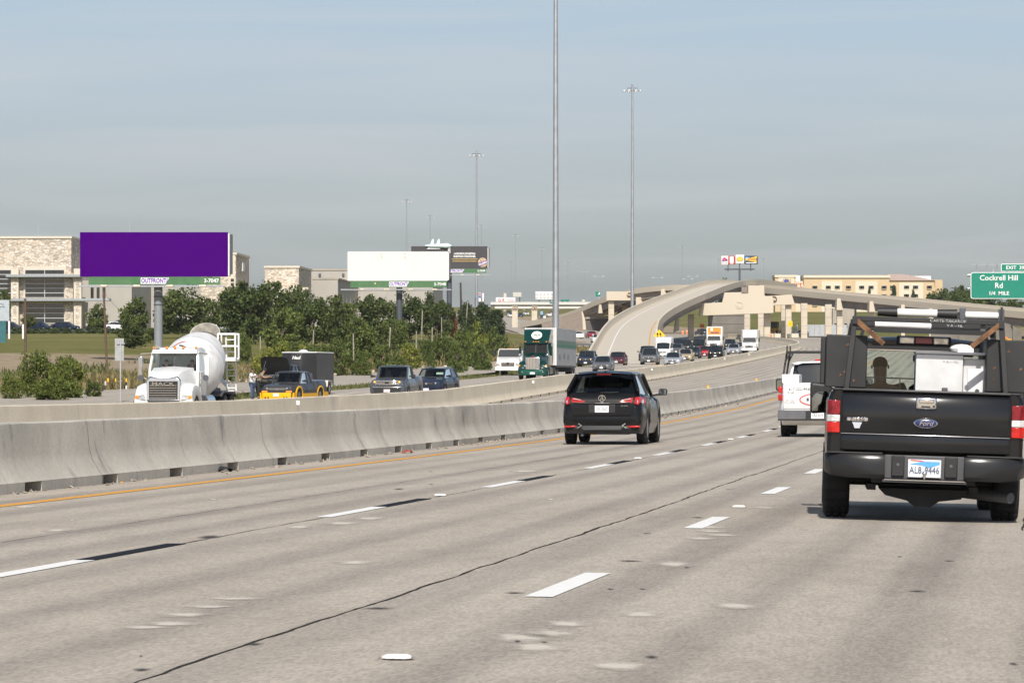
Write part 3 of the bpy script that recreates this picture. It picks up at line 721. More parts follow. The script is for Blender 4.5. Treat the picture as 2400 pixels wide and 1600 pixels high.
MB().loft([[(-.02, -hl + .85, 1.66), (.02, -hl + .85, 1.66), (.02, -hl + .70, 1.66), (-.02, -hl + .70, 1.66)], [(-.008, -hl + .74, 1.74), (.008, -hl + .74, 1.74), (.008, -hl + .69, 1.74), (-.008, -hl + .69, 1.74)]]).build('antenna_fin', blk, S)
# tailgate and its trim
tg = MB().loft([[(x*k, -hl + dy, z) for x in (-q*.80, -q*.4, 0, q*.4, q*.80)] + [(x*k, -hl + dy + .05, z) for x in (q*.80, 0, -q*.80)] for z, dy, k in ((.66, -.055, .86), (.78, -.05, .90), (.86, -.05, .94), (1.0, -.02, .98), (1.10, .06, .97), (1.14, .10, .94))]).build('tailgate', blk, S, smooth=40)
cb = MB().loft([[(x, y_ + .01, z - .012), (x, y_ - .035, z + .0), (x, y_ - .045, z + .014), (x, y_ + .01, z + .030)] for x, y_, z in ((-.64, -hl - .03, .93), (-.5, -hl - .045, .925), (0, -hl - .06, .92), (.5, -hl - .045, .925), (.64, -hl - .03, .93))]).build('chrome_strip', chrome, tg, smooth=50)
bd = MB(); 
for k in range(20):
    a, b_ = 2*math.pi*k/20, 2*math.pi*(k + 1)/20
    bd.bar((math.cos(a)*.075, -hl - .04, 1.03 + math.sin(a)*.065), (math.cos(b_)*.075, -hl - .04, 1.03 + math.sin(b_)*.065), .014, .014)
bd.bar((-.03, -hl - .04, .975), (-.008, -hl - .045, 1.08), .014).bar((.03, -hl - .04, .975), (.008, -hl - .045, 1.08), .014).bar((-.025, -hl - .042, 1.01), (.025, -hl - .042, 1.01), .012)
bd.build('emblem', chrome, tg)
for s in (-1, 1):
    o = MB().loft([[(s*q*.97, -hl + .50, 1.05), (s*q*1.0, -hl + .48, .97), (s*q*.99, -hl + .42, .89), (s*q*.95, -hl + .34, .90), (s*q*.93, -hl + .32, 1.04)], [(s*q*.86, -hl + .10, 1.06), (s*q*.89, -hl + .06, .98), (s*q*.86, -hl + .04, .885), (s*q*.82, -hl + .1, .90), (s*q*.80, -hl + .16, 1.04)], [(s*q*.72, -hl + .005, 1.045), (s*q*.72, -hl - .025, .99), (s*q*.72, -hl - .035, .925), (s*q*.70, -hl + .06, .93), (s*q*.70, -hl + .10, 1.03)],
                   [(s*q*.42, -hl - .035, .975), (s*q*.42, -hl - .05, .96), (s*q*.42, -hl - .045, .95), (s*q*.42, -hl, .95), (s*q*.42, -hl, .97)]]).build('tail_light', lens_r, S, smooth=35)
    MB().loft([[(s*q*.955, -hl + .30, 1.0), (s*q*.965, -hl + .30, .93), (s*q*.94, -hl + .28, .90)], [(s*q*.83, -hl + .035, 1.0), (s*q*.85, -hl + .02, .95), (s*q*.83, -hl + .025, .91)]]).build('reverse_lens', pm('clear_lens', (.75, .70, .70), .15, var=.2), o)
    MB().loft([[(s*q*.68, -hl - .015, 1.035), (s*q*.68, -hl - .05, 1.01), (s*q*.68, -hl - .02, 1.0)], [(s*q*.50, -hl - .035, 1.0), (s*q*.50, -hl - .06, .985), (s*q*.5, -hl - .04, .975)]]).build('inner_lens', pm('pink_lens', (.72, .36, .34), .2, var=.2), o)
    MB().bb(s*q*.62, s*q*.90, -hl - .035, -hl + .12, .385, .425).build('reflector', lens_r, S, bevel=.008)
    cz = MB(); cz.bar((s*q*.56, -hl - .055, .475), (s*q*.48, -hl - .06, .425), .03, .02).bar((s*q*.48, -hl - .06, .425), (s*q*.58, -hl - .05, .37), .022, .02); cz.build('chrome_chevron', chrome, S)
    mo = MB().bb(s*(q + .02), s*(q + .22), .95, 1.07, 1.085, 1.235).build('mirror', blk, S, bevel=.045, seg=3)
    MB().bar((s*q*.86, 1.0, 1.08), (s*(q + .07), 1.0, 1.11), .07, .05).build('mirror_stalk', black, mo)
    MB().bb(s*(q + .04), s*(q + .20), .938, .948, 1.105, 1.215).build('mirror_glass', pm('mirror_glass', (.35, .38, .40), .03, 1), mo, bevel=.02)
    for k in range(2): MB().bb(s*(q*.985), s*(q*1.005), -.2 - 1.1*k + .35, -.0 - 1.1*k + .35, .93, .96).build('door_handle', chrome, S, bevel=.006)
MB().loft([[(x, y_, z) for y_, z in ((-hl - .06 + .14*abs(x)**2, .62), (-hl - .075 + .14*abs(x)**2, .55), (-hl - .05 + .14*abs(x)**2, .47), (-hl + .12 + .14*abs(x)**2, .47), (-hl + .12 + .14*abs(x)**2, .62))] for x in (-.865, -.7, -.45, 0, .45, .7, .865)]).build('rear_bumper', blk, S, smooth=40)
MB().loft([[(x, y_, z) for y_, z in ((-hl - .04 + .12*abs(x)**2, .42), (-hl - .055 + .12*abs(x)**2, .36), (-hl + .0 + .12*abs(x)**2, .25), (-hl + .3, .25), (-hl + .3, .42))] for x in (-.82, -.62, -.42, 0, .42, .62, .82)]).build('bumper_valance', black, S, smooth=40)
MB().bb(-.42, .42, -hl - .07, -hl - .03, .335, .35).build('valance_trim', pm('brushed_trim', (.2, .2, .21), .35, .8), S)
pr = MB().bb(-.30, .30, -hl - .062, -hl - .03, .70, .90).build('plate_recess', black, tg, bevel=.02)
lp = MB().bb(-.155, .155, -hl - .082, -hl - .066, .715, .865).build('licence_plate', plate_m, S, bevel=.006)
text('CFJ 5367', lp, (0, -hl - .084, .785), (R(90), 0, 0), .085, inkm, ext=.001, sx=.8)
text('SH-AWD', S, (.50, -hl - .06, .862), (R(90), 0, 0), .04, chrome)
MB().bar((-.05, -hl + .09, 1.155), (.36, -hl + .06, 1.165), .018).build('rear_wiper', black, S)
MB().bb(.06, .24, .75, .79, 1.38, 1.45).build('rear_view_mirror', black, S, bevel=.02)
MB().cyl((-.45, -hl + .5, .24), (-.45, -hl + .05, .22), .035, None, 8).build('exhaust', dsteel, S)
MB().bb(-.55, .55, -1.6, -1.3, .22, .34).build('rear_axle', black, S, bevel=.03)

# ------------------------------------------------------------------ black pickup with ladder rack on the right
truck_blk = pm('worn_black_paint', (.0085, .009, .0105), .13, 0, var=.25, scale=2.2, spec=.5)
matte_blk = pm('matte_black_steel', (.022, .022, .023), .6, var=.25, scale=3)
rusty = pm('rusty_steel', (.17, .085, .04), .85, var=.55, scale=9)
alum = pm('aluminium_sheet', (.70, .70, .70), .42, .25, var=.10, scale=6, bump=.04)
py = 40.1; pxc = 4.19
rollb = .032
P = thing('pickup_truck', 'black pickup truck with a ladder rack and side toolboxes, cut by the right edge', 'pickup truck', (pxc, py + 1.0, zroad(off(pxc, py), py)), -math.atan(slope(py)) + .06, ry=rollb)
# local frame: rear bumper at y = -1.0, cab towards +y
hw = .995
def sym(f):
    for s in (-1, 1): f(s)
# bed sides
for s in (-1, 1):
    b = MB(); rings = []
    for y_ in (-.86, -.84, -.74, -.5, -.25, .0, .12, .2, .5, .62, .95, 1.25, 1.35):
        k = {-.86: .93, -.84: .955, -.74: .985}.get(y_, 1.0); zb = .56
        dy = abs(y_ - .18)
        if dy < .47: zb = max(zb, .37 + math.sqrt(.47**2 - dy**2))
        x = hw*k
        rings.append([(s*(x - .03), y_, zb), (s*x, y_, zb + .12*(1.25 - zb)), (s*(x + .005), y_, zb + .5*(1.25 - zb)), (s*(x - .02), y_, 1.15), (s*(x - .045), y_, 1.27), (s*(x - .075), y_, 1.30), (s*(x - .15), y_, 1.30), (s*(x - .15), y_, .75)])
    b.loft(rings).build('bed_side', truck_blk, P, smooth=35)
    MB().bb(s*(hw - .16), s*(hw - .04), -.8, 1.3, 1.297, 1.325).build('bed_rail_cap', black, P, bevel=.012)
MB().bb(-.84, .84, -.84, 1.3, .70, .76).build('bed_floor', matte_blk, P)
MB().bb(-.85, .85, 1.27, 1.33, .7, 1.27).build('bed_front_wall', truck_blk, P)
# tailgate: crowned upper panel, recessed crease, lower panel
tw = .845
tg2 = MB().loft([[(-tw, y0, z), (-tw + .02, y0 - .012, z), (0, y0 - .022, z), (tw - .02, y0 - .012, z), (tw, y0, z), (tw, y0 + .06, z), (-tw, y0 + .06, z)] for z, y0 in ((.70, -.90), (.712, -.915), (.80, -.925), (.86, -.915), (.872, -.90), (.882, -.915), (1.0, -.93), (1.14, -.925), (1.24, -.905), (1.285, -.875), (1.30, -.845), (1.30, -.83))]).build('tailgate', truck_blk, P, smooth=30)
MB().bb(-tw, tw, -.915, -.80, 1.299, 1.325).build('tailgate_cap', pm('satin_black_trim', (.05, .05, .052), .4, var=.2), tg2, bevel=.01)
MB().bb(-tw, tw, -.95, -.925, .866, .876).build('crease_trim', pm('dull_chrome', (.5, .5, .52), .25, 1), tg2, bevel=.003)
# handle
hb = MB().bb(-.105, .105, -.985, -.945, 1.135, 1.255).build('handle_bezel', chrome, tg2, bevel=.028, seg=3)
MB().bb(-.075, .075, -.995, -.975, 1.195, 1.238).build('handle', pm('bright_chrome', (.88, .88, .9), .08, 1), hb, bevel=.012)
MB().bb(-.05, .04, -.99, -.982, 1.152, 1.168).build('handle_slot', black, hb)
MB().cyl((.075, -.985, 1.165), (.075, -.992, 1.165), .012, None, 10).build('lock', black, hb)
blue = pm('deep_blue_enamel', (.012, .022, .11), .2, coat=1)
em = MB().ell((0, -.955, .995), (.125, .025, .052), 24, 10).build('emblem', chrome, tg2, smooth=60)
MB().ell((0, -.975, .995), (.108, .012, .042), 24, 10).build('emblem_face', blue, em, smooth=60)
text('Ford', em, (0, -.989, .993), (R(90), 0, 0), .072, chrome, shear=.35, ext=.002)
bz = MB().bb(-.79, -.575, -.956, -.94, .995, 1.035).build('badge', chrome, tg2, bevel=.008)
text('F-150', bz, (-.683, -.957, 1.015), (R(90), 0, 0), .05, inkm, ext=.002, sx=1.25, bold=.001)
MB().prism([(-.735, -.945, .985), (-.635, -.945, .985), (-.65, -.945, .955), (-.66, -.945, .925), (-.71, -.945, .925), (-.72, -.945, .955)], (0, -.01, 0)).build('shield_badge', pm('silver_decal', (.6, .62, .68), .35, .3), tg2)
# tail lamps
for s in (-1, 1):
    x0, x1 = s*.858, s*.99
    def lamp(name, z0, z1, m, pr=0):
        return MB().loft([[(x0, -.925 - pr, z), (s*.94, -.925 - pr, z), (s*.985, -.89, z), (s*1.0, -.80, z), (s*.985, -.74, z), (x0, -.80, z)] for z in (z0, z1)]).build(name, m, P, smooth=30, bevel=.006)
    l1 = lamp('tail_light', 1.055, 1.20, pm('crimson_lens', (.20, .006, .014), .15, var=.4, scale=14, coat=.5)); lamp('reverse_light', .985, 1.052, pm('clear_lamp', (.70, .68, .68), .12, .2, var=.3, scale=20), .004); lamp('tail_light', .875, .982, pm('bright_red_lens', (.50, .012, .008), .2, coat=.4, var=.3, scale=14))
    MB().loft([[(x0, -.89, z), (s*.94, -.89, z), (s*.98, -.86, z), (s*.985, -.76, z), (x0, -.76, z)] for z in (.56, .87)]).build('corner_panel', truck_blk, P, smooth=30)
    MB().loft([[(x0, -.875, z), (s*(.94 - k), -.875, z), (s*(.98 - k), -.85, z), (s*(.985 - k), -.76, z), (x0, -.76, z)] for z, k in ((1.203, 0), (1.27, .02), (1.30, .05))]).build('corner_panel', truck_blk, P, smooth=30)
# rear bumper
bmx = paint('bumper_black', (.02, .02, .021), .0, .35, .5)
for s in (-1, 1):
    MB().loft([[(x, y0, .43 + dz), (x, y0 - .03, .47 + dz), (x, y0 - .03, .62), (x, y0 + .0, .668), (x, y0 + .16, .67), (x, y0 + .16, .43 + dz)] for x, y0, dz in ((s*.40, -1.06, .0), (s*.46, -1.07, .0), (s*.75, -1.06, .0), (s*.93, -1.0, .02), (s*1.0, -.90, .05), (s*1.005, -.72, .10))]).build('bumper_end', bmx, P, smooth=35)
    MB().bb(s*.42, s*.98, -1.04, -.88, .669, .687).build('step_pad', black, P, bevel=.008)
bc = MB().bb(-.40, .40, -1.0, -.9, .43, .67).build('bumper_centre', pm('grey_plastic', (.075, .075, .08), .5, var=.2), P, bevel=.01)
for s in (-1, 1):
    MB().bb(s*.2, s*.33, -1.025, -.99, .455, .665).build('bumper_block', black, bc, bevel=.01)
    MB().cyl((s*.265, -1.03, .575), (s*.265, -1.02, .575), .016, None, 10).build('plug', pm('plug_grey', (.1, .1, .1), .4), bc)
MB().loft([[(x, -1.09, .395), (x, -1.085, .425), (x, -.95, .435), (x, -.95, .395)] for x in (-.42, -.36, .36, .42)]).build('hitch_step', black, P, bevel=.005)
MB().bar((-.40, -1.094, .423), (.40, -1.094, .423), .012, .01).build('step_edge', chrome, P)
ZP = lambda z: .452 + (z - .375)*.80
lp = MB().bb(-.165, .165, -1.05, -1.035, ZP(.375), ZP(.60)).build('licence_plate', pm('plate_grey_white', (.66, .68, .72), .45, var=.1, scale=14), P, bevel=.006)
MB().prism([(-.15, -1.052, ZP(.54)), (-.03, -1.052, ZP(.53)), (.05, -1.052, ZP(.50)), (.15, -1.052, ZP(.545)), (.15, -1.052, ZP(.578)), (-.02, -1.052, ZP(.575))], (0, -.0015, 0)).build('plate_banner', pm('plate_sky_blue', (.10, .36, .72), .5, var=.2, scale=18), lp)
MB().prism([(-.145, -1.0525, ZP(.585)), (.02, -1.0525, ZP(.572)), (-.04, -1.0525, ZP(.592)), (-.14, -1.0525, ZP(.597))], (0, -.0015, 0)).build('plate_ribbon', pm('plate_red', (.55, .10, .07), .5), lp)
text('AL8', lp, (-.09, -1.056, ZP(.465)), (R(90), 0, 0), .095, pm('plate_ink', (.08, .10, .16), .5), ext=.001, sx=.78)
text('9446', lp, (.075, -1.056, ZP(.465)), (R(90), 0, 0), .095, pm('plate_ink', (.08, .10, .16), .5), ext=.001, sx=.78)
hbp = MB().cyl((0, -1.11, .44), (0, -1.11, .47), .013, None, 8); hbp.ell((0, -1.11, .495), (.026, .026, .026), 12, 8); hbp.build('hitch_ball', chrome, P, smooth=50)
# under the truck
MB().cyl((-.80, .18, .38), (.80, .18, .38), .05, None, 12).build('rear_axle', black, P, smooth=40)
MB().lathe([(.02, -.16), (.10, -.15), (.17, -.05), (.17, .05), (.10, .15), (.02, .16)], (0, .1, .36), (0, 1, 0), 16).build('differential', black, P, smooth=40)
MB().loft([[(-.45, -.8, .33), (.45, -.8, .33), (.38, -.8, .24), (.16, -.8, .21), (.08, -.8, .15), (-.08, -.8, .15), (-.16, -.8, .21), (-.38, -.8, .26)], [(-.45, -.2, .40), (.45, -.2, .40), (.38, -.2, .30), (.16, -.2, .28), (.08, -.2, .26), (-.08, -.2, .26), (-.16, -.2, .28), (-.38, -.2, .3)]]).build('spare_wheel', rubber, P, smooth=40)
for s in (-1, 1):
    MB().bb(s*.42, s*.52, -.8, 3.8, .38, .52).build('frame_rail', black, P)
    MB().bb(s*.47, s*.56, -.5, .9, .30, .36).build('leaf_spring', black, P)
MB().cyl((.35, -.2, .30), (.88, -.78, .27), .055, None, 12).build('exhaust', dsteel, P, smooth=40)
for s in (-1, 1):
    wheel(P, s*.865, .18, .375, .27, 'ten'); wheel(P, s*.865, 3.55, .375, .27, 'ten')
# cab
MB().loft([[(x*k, y_, z) for x in (-.96, .96)] + [(x*k, y_, z2) for x in (.93, -.93)] for y_, z, z2, k in ((1.38, .5, 1.30, .98), (2.0, .5, 1.22, 1), (3.0, .5, 1.20, 1), (3.1, .85, 1.20, 1), (4.0, .85, 1.14, .99), (4.5, .6, 1.05, .96), (4.65, .55, .95, .9))]).build('cab_body', truck_blk, P, smooth=35, bevel=.03)
zc = 1.83
cf = MB(); rr = []
for y_, k in ((1.40, .2), (1.48, .8), (2.1, 1), (2.55, .8), (2.68, .3)): rr.append([(-.74, y_, zc - .04), (-.70, y_, zc + .02*k), (-.35, y_, zc + .06*k), (0, y_, zc + .075*k), (.35, y_, zc + .06*k), (.70, y_, zc + .02*k), (.74, y_, zc - .04)])
cf.loft(rr).build('cab_roof', truck_blk, P, smooth=45)
for s in (-1, 1):
    MB().loft([[(s*.60, 1.37, z*1.0), (s*(.80 + .12*(1.86 - z)/.6), 1.40, z), (s*(.80 + .12*(1.86 - z)/.6), 1.62, z), (s*.62, 1.40, z)] for z in (1.27, 1.5, 1.65, 1.80)]).build('rear_pillar', truck_blk, P, smooth=40)
    MB().bar((s*.86, 3.05, 1.20), (s*.70, 2.62, 1.80), .07, .06).build('front_pillar', truck_blk, P)
    MB().poly([(s*.88, 1.62, 1.25), (s*.87, 3.0, 1.22), (s*.72, 2.6, 1.78), (s*.76, 1.62, 1.78)]).build('side_window', gclear, P)
MB().bb(-.64, .64, 1.37, 1.41, 1.73, 1.80).build('window_header', black, P); MB().bb(-.64, .64, 1.37, 1.41, 1.27, 1.325).build('window_sill', black, P)
MB().bb(-.62, .62, 1.36, 1.375, 1.735, 1.745).build('window_trim', chrome, P)
rw = MB().poly([(-.62, 1.39, 1.325), (.62, 1.39, 1.325), (.62, 1.39, 1.73), (-.62, 1.39, 1.73)]).build('rear_window', glass('rear_glass', (.80, .87, .83)), P)
MB().bb(-.62, -.02, 1.375, 1.385, 1.435, 1.45).build('slider_rail', black, rw); MB().bb(-.225, -.215, 1.377, 1.386, 1.325, 1.44).build('slider_rail', black, rw)
MB().poly([(-.84, 3.03, 1.20), (.84, 3.03, 1.20), (.70, 2.63, 1.78), (-.70, 2.63, 1.78)]).build('windshield', gclear, P)
MB().bb(-.85, .85, 2.75, 3.1, 1.16, 1.24).build('dashboard', interior, P, bevel=.03)
MB().bb(-.80, .80, 1.42, 2.7, .9, .95).build('cabin_floor', interior, P)
MB().bb(-.06, .06, 2.56, 2.6, 1.63, 1.71).build('rear_view_mirror', black, P, bevel=.02)
sb = MB().loft([[(.12 - w_, 1.55 + y_, z), (.12 + w_, 1.55 + y_, z), (.12 + w_, 1.68 + y_, z), (.12 - w_, 1.68 + y_, z)] for z, w_, y_ in ((.95, .26, 0), (1.35, .24, -.04), (1.42, .15, -.05))]).build('seat', interior, P, smooth=40)
inst(sb, P, (.26, 0, 0))
cs = MB().loft([[(-.27, 1.36, 1.80), (.31, 1.36, 1.80), (.31, 1.36, 1.895), (-.27, 1.36, 1.895)], [(-.24, 1.70, 1.86), (.28, 1.70, 1.86), (.28, 1.70, 1.90), (-.24, 1.70, 1.90)]]).build('roof_brake_light', black, P, bevel=.015)
MB().bb(-.24, -.08, 1.345, 1.365, 1.81, 1.885).build('cargo_lens', lens_w, cs, bevel=.01); MB().bb(.12, .28, 1.345, 1.365, 1.81, 1.885).build('cargo_lens', lens_w, cs, bevel=.01)
MB().bb(-.07, .11, 1.343, 1.365, 1.815, 1.88).build('brake_lens', pm('pale_red_lens', (.55, .16, .15), .25), cs, bevel=.008)
for s in (-1, 1):
    mo = MB().loft([[(s*.93, 2.62, 1.05), (s*.93, 2.75, 1.05), (s*.93, 2.75, 1.36), (s*.93, 2.62, 1.36)], [(s*1.16, 2.60, 1.03), (s*1.16, 2.74, 1.03), (s*1.17, 2.74, 1.38), (s*1.17, 2.60, 1.38)]]).build('mirror', black, P, bevel=.035, seg=3)
    MB().prism([(s*.95, 2.595, 1.07), (s*1.14, 2.588, 1.06), (s*1.145, 2.588, 1.20), (s*1.10, 2.59, 1.27), (s*.99, 2.592, 1.28), (s*.95, 2.594, 1.24)], (0, -.006, 0)).build('mirror_glass', pm('mirror_glass', (.35, .38, .40), .03, 1), mo)
# side toolboxes standing on the bed rails
for s in (-1, 1):
    tb = MB().bb(s*.60, s*1.02, -.58, 1.22, 1.328, 1.86).build('side_toolbox', matte_blk, P, bevel=.012)
    MB().bb(s*1.022, s*1.07, -.56, 1.20, 1.36, 1.84).build('toolbox_lid', matte_blk, tb, bevel=.01)
    rnk = random.Random(31 + s)
    for k in range(5):
        rx, rz_ = rnk.uniform(.65, .98), rnk.uniform(1.36, 1.75); w_ = rnk.uniform(.008, .02)
        MB().prism([(s*rx - w_, -.583, rz_), (s*rx + w_, -.583, rz_ + .01), (s*rx + w_*.6, -.583, rz_ + .03), (s*rx - w_*.4, -.583, rz_ + .022)], (0, -.002, 0)).build('rust_spot', rusty, tb)
# ladder rack
rk = MB()
for s in (-1, 1):
    MB().bar((s*.80, -.70, 1.32), (s*.735, -.66, 2.05), .055, .055, up=(0, 1, 0)).build('rack_post', matte_blk, P, bevel=.006)
    MB().bar((s*.80, 1.30, 1.32), (s*.735, 1.26, 2.05), .055, .055, up=(0, 1, 0)).build('rack_post', matte_blk, P, bevel=.006)
    MB().bar((s*.735, -.66, 2.05), (s*.735, -.66, 2.19), .022).build('rack_pin', matte_blk, P)
    MB().bar((s*.735, -.72, 2.0), (s*.735, 3.1, 2.0), .05, .05).build('rack_rail', matte_blk, P)
    MB().bar((s*.72, -.70, 2.01), (s*.44, -.70, 1.78), .05, .03, up=(0, 1, 0)).build('rack_brace', rusty, P)
    MB().bar((s*.73, -.4, 1.62), (s*.62, -.4, 2.02), .035).build('rack_brace', matte_blk, P)
    MB().bar((s*.735, 3.05, 2.0), (s*.80, 3.3, 1.2), .05, .05).build('rack_post', matte_blk, P)
for y_, z in ((-.66, 2.03), (.4, 2.0), (1.28, 2.0), (2.4, 1.99), (3.05, 1.99)):
    MB().bar((-.76, y_, z), (.76, y_, z), .055, .05).build('rack_crossbar', matte_blk, P, bevel=.006)
MB().bar((-.52, 1.25, 1.945), (.70, 1.25, 1.945), .05, .045).build('rack_crossbar', matte_blk, P)
text('CARTE-TAKAROP', P, (.20, -.69, 2.03), (R(90), 0, 0), .040, pm('sticker_white', (.42, .42, .41), .7, var=.5, scale=60), name='rack_sticker', sx=1.15)
text('V A ~ NL', P, (.27, -.69, 1.985), (R(90), 0, 0), .034, pm('sticker_white', (.42, .42, .41), .7), name='rack_sticker', sx=1.2)
rolm = pm('white_pvc', (.75, .74, .71), .45, var=.08)
r1 = MB().cyl((-.40, -.60, 2.105), (.18, -.60, 2.105), .040, None, 16)  .build('rack_roller', rolm, P, smooth=40)
for s, x in ((-1, -.41), (1, .19)): MB().cyl((x - .10, -.60, 2.105), (x + .10, -.60, 2.105), .042, .05, 14).build('roller_end', black, r1, smooth=40)
r2 = MB().cyl((.36, -.60, 2.10), (.72, -.60, 2.10), .036, None, 16).build('rack_roller', rolm, P, smooth=40)
for x in (.345, .735): MB().bb(x - .03, x + .03, -.64, -.56, 2.0, 2.17).build('roller_bracket', dsteel, r2, bevel=.008)
MB().bb(.53, .58, -.64, -.58, 1.94, 2.06).build('roller_bracket', dsteel, r2)
MB().cyl((-.52, .3, 1.99), (.06, .35, 1.99), .03, None, 12).build('rack_roller', rolm, P, smooth=40)
# things in the bed and in the cab
P_m = lambda v: P.matrix_basis @ Vector(v)
AB = thing('aluminium_toolbox', 'two-part bare aluminium cargo box in the bed of the black pickup', 'toolbox', P_m((.33, .2, .76)), P.rotation_euler.z, ry=rollb)
MB().bb(-.43, .05, -.5, .1, 0, .935).build('box_body', alum, AB, bevel=.008)
dv = MB().bb(.055, .40, -.44, .1, 0, .90).build('box_door', alum, AB, bevel=.008)
MB().bb(.10, .36, -.455, -.442, .56, .80).build('door_panel', pm('bright_aluminium', (.82, .82, .82), .45, .2, var=.08), dv, bevel=.006)
MB().bb(-.44, .41, -.52, .12, .937, .965).build('box_lid', alum, AB, bevel=.006)
MB().bb(-.16, -.10, -.53, -.50, .545, .60).build('latch', dsteel, AB, bevel=.01); MB().cyl((.20, -.45, .575), (.20, -.47, .575), .022, None, 10).build('latch', dsteel, AB)
MB().cyl((.0, -.2, .967), (.16, -.2, .967), .05, .05, 10).build('lid_handle', rolm, AB)
rag = MB().ell((.0, 0, .04), (.12, .10, .045), 12, 6).build('cloth_bundle', rolm, smooth=60, loc=P_m((.38, .35, 1.73)))
tag(rag, 'small white cloth bundle lying on the aluminium cargo box', 'cloth')
# ------------------------------------------------------------------ people
skin_m = pm('skin', (.36, .21, .14), .6, var=.1); skin_d = pm('skin_deep', (.20, .115, .075), .6, var=.1)
hair_m = pm('dark_hair', (.018, .014, .012), .7, var=.3)
def skinned(name, pts, edges, rad, m, parent, root=0):
    me = bpy.data.meshes.new(name); me.from_pydata([tuple(p) for p in pts], edges, []); me.materials.append(m)
    o = bpy.data.objects.new(name, me); C.objects.link(o)
    if parent: o.parent = parent
    sk = o.modifiers.new('skin', 'SKIN'); sk.use_smooth_shade = True
    for i, v in enumerate(me.skin_vertices[0].data): v.radius = (rad[i] if isinstance(rad[i], tuple) else (rad[i], rad[i])); v.use_root = (i == root)
    sb = o.modifiers.new('sub', 'SUBSURF'); sb.levels = 1; sb.render_levels = 2
    return o
def person(label, loc, rz, joints, shirt, legs, sleeve=.55, skinm=None, hair=True, cap=None, group=None, vest=None):
    """joints: dict of local points; y forward, x right"""
    J = {k: Vector(v) for k, v in joints.items()}; sm = skinm or skin_m
    t = thing('person', label, 'person', loc, rz, group)
    order = ['pelvis', 'waist', 'chest', 'neck', 'head0', 'head1', 'lsh', 'lel', 'lwr', 'lha', 'rsh', 'rel', 'rwr', 'rha', 'lhip', 'lkn', 'lan', 'lto', 'rhip', 'rkn', 'ran', 'rto']
    idx = {k: i for i, k in enumerate(order)}
    ed = [('pelvis', 'waist'), ('waist', 'chest'), ('chest', 'neck'), ('neck', 'head0'), ('head0', 'head1'), ('chest', 'lsh'), ('lsh', 'lel'), ('lel', 'lwr'), ('lwr', 'lha'), ('chest', 'rsh'), ('rsh', 'rel'), ('rel', 'rwr'), ('rwr', 'rha'), ('pelvis', 'lhip'), ('lhip', 'lkn'), ('lkn', 'lan'), ('lan', 'lto'), ('pelvis', 'rhip'), ('rhip', 'rkn'), ('rkn', 'ran'), ('ran', 'rto')]
    rad = dict(pelvis=.12, waist=.12, chest=.14, neck=.055, head0=.082, head1=.075, lsh=.06, lel=.045, lwr=.032, lha=.034, lhip=.085, lkn=.058, lan=.042, lto=.035)
    for k in list(rad):
        if k[0] == 'l': rad['r' + k[1:]] = rad[k]
    skinned('body', [J[k] for k in order], [(idx[a], idx[b]) for a, b in ed], [rad[k] for k in order], sm, t)
    # fingers: four and a thumb on each hand
    for s in ('l', 'r'):
        h0 = J[s + 'ha']; d = (J[s + 'ha'] - J[s + 'wr']).normalized(); side = d.cross(Vector((0, 0, 1)))
        side = side.normalized() if side.length > .1 else Vector((1, 0, 0)); dn = d.cross(side).normalized()
        for k in range(4):
            b = h0 + side*(k - 1.5)*.019; L_ = (.07, .082, .078, .06)[k]
            skinned('finger', [b, b + d*L_*.55, b + d*L_*.9 + dn*.02], [(0, 1), (1, 2)], [.009, .0085, .007], sm, t)
        b = J[s + 'wr'] + d*.03 + side*.03
        skinned('thumb', [b, b + side*.03 + d*.03, b + side*.035 + d*.06], [(0, 1), (1, 2)], [.011, .010, .008], sm, t)
    up = (J['head1'] - J['head0']).normalized(); fw = Vector((0, 1, 0)); hc = (J['head0'] + J['head1'])/2
    if 'face' in J: fw = J['face'].normalized()
    sd_ = fw.cross(up).normalized()
    for s in (-1, 1):
        MB().ell(hc + fw*.082 + sd_*.032*s + up*.012, (.011, .011, .008), 8, 5).build('eye', inkm, t, smooth=60)
        MB().ell(hc + sd_*.088*s - fw*.005, (.010, .018, .024), 8, 5).build('ear', sm, t, smooth=60)
    MB().ell(hc + fw*.098 - up*.012, (.013, .02, .02), 8, 5).build('nose', sm, t, smooth=60)
    MB().ell(hc + fw*.085 - up*.045, (.026, .01, .006), 8, 5).build('mouth', pm('lips', (.28, .10, .09), .6), t, smooth=60)
    if hair:
        skinned('hair', [hc - fw*.03 - up*.02, hc - fw*.02 + up*.045, hc + fw*.03 + up*.075], [(0, 1), (1, 2)], [.085, .095, .07], hair_m, t)
    if cap: MB().ell(hc + up*.06, (.115, .125, .085), 14, 8).build('hard_hat', cap, t, smooth=60)
    e1 = [J[s + 'sh'].lerp(J[s + 'el'], sleeve*1.6) if sleeve < .62 else J[s + 'wr'].lerp(J[s + 'el'], .15) for s in ('l', 'r')]
    pts = [J['pelvis'] + Vector((0, 0, -.06)), J['waist'], J['chest'], J['chest'].lerp(J['neck'], .6), J['lsh'], J['lel'] if sleeve > .62 else e1[0], J['rsh'], J['rel'] if sleeve > .62 else e1[1]]
    ee = [(0, 1), (1, 2), (2, 3), (2, 4), (4, 5), (2, 6), (6, 7)]; rr = [.165, .15, .165, .075, .082, .072, .082, .072]
    if sleeve > .62:
        pts += [e1[0], e1[1]]; ee += [(5, 8), (7, 9)]; rr[5] = rr[7] = .062; rr += [.048, .048]
    skinned('shirt', pts, ee, rr, shirt, t)
    if vest: skinned('vest', [J['pelvis'] + Vector((0, 0, .02)), J['waist'], J['chest']], [(0, 1), (1, 2)], [.185, .175, .19], vest, t)
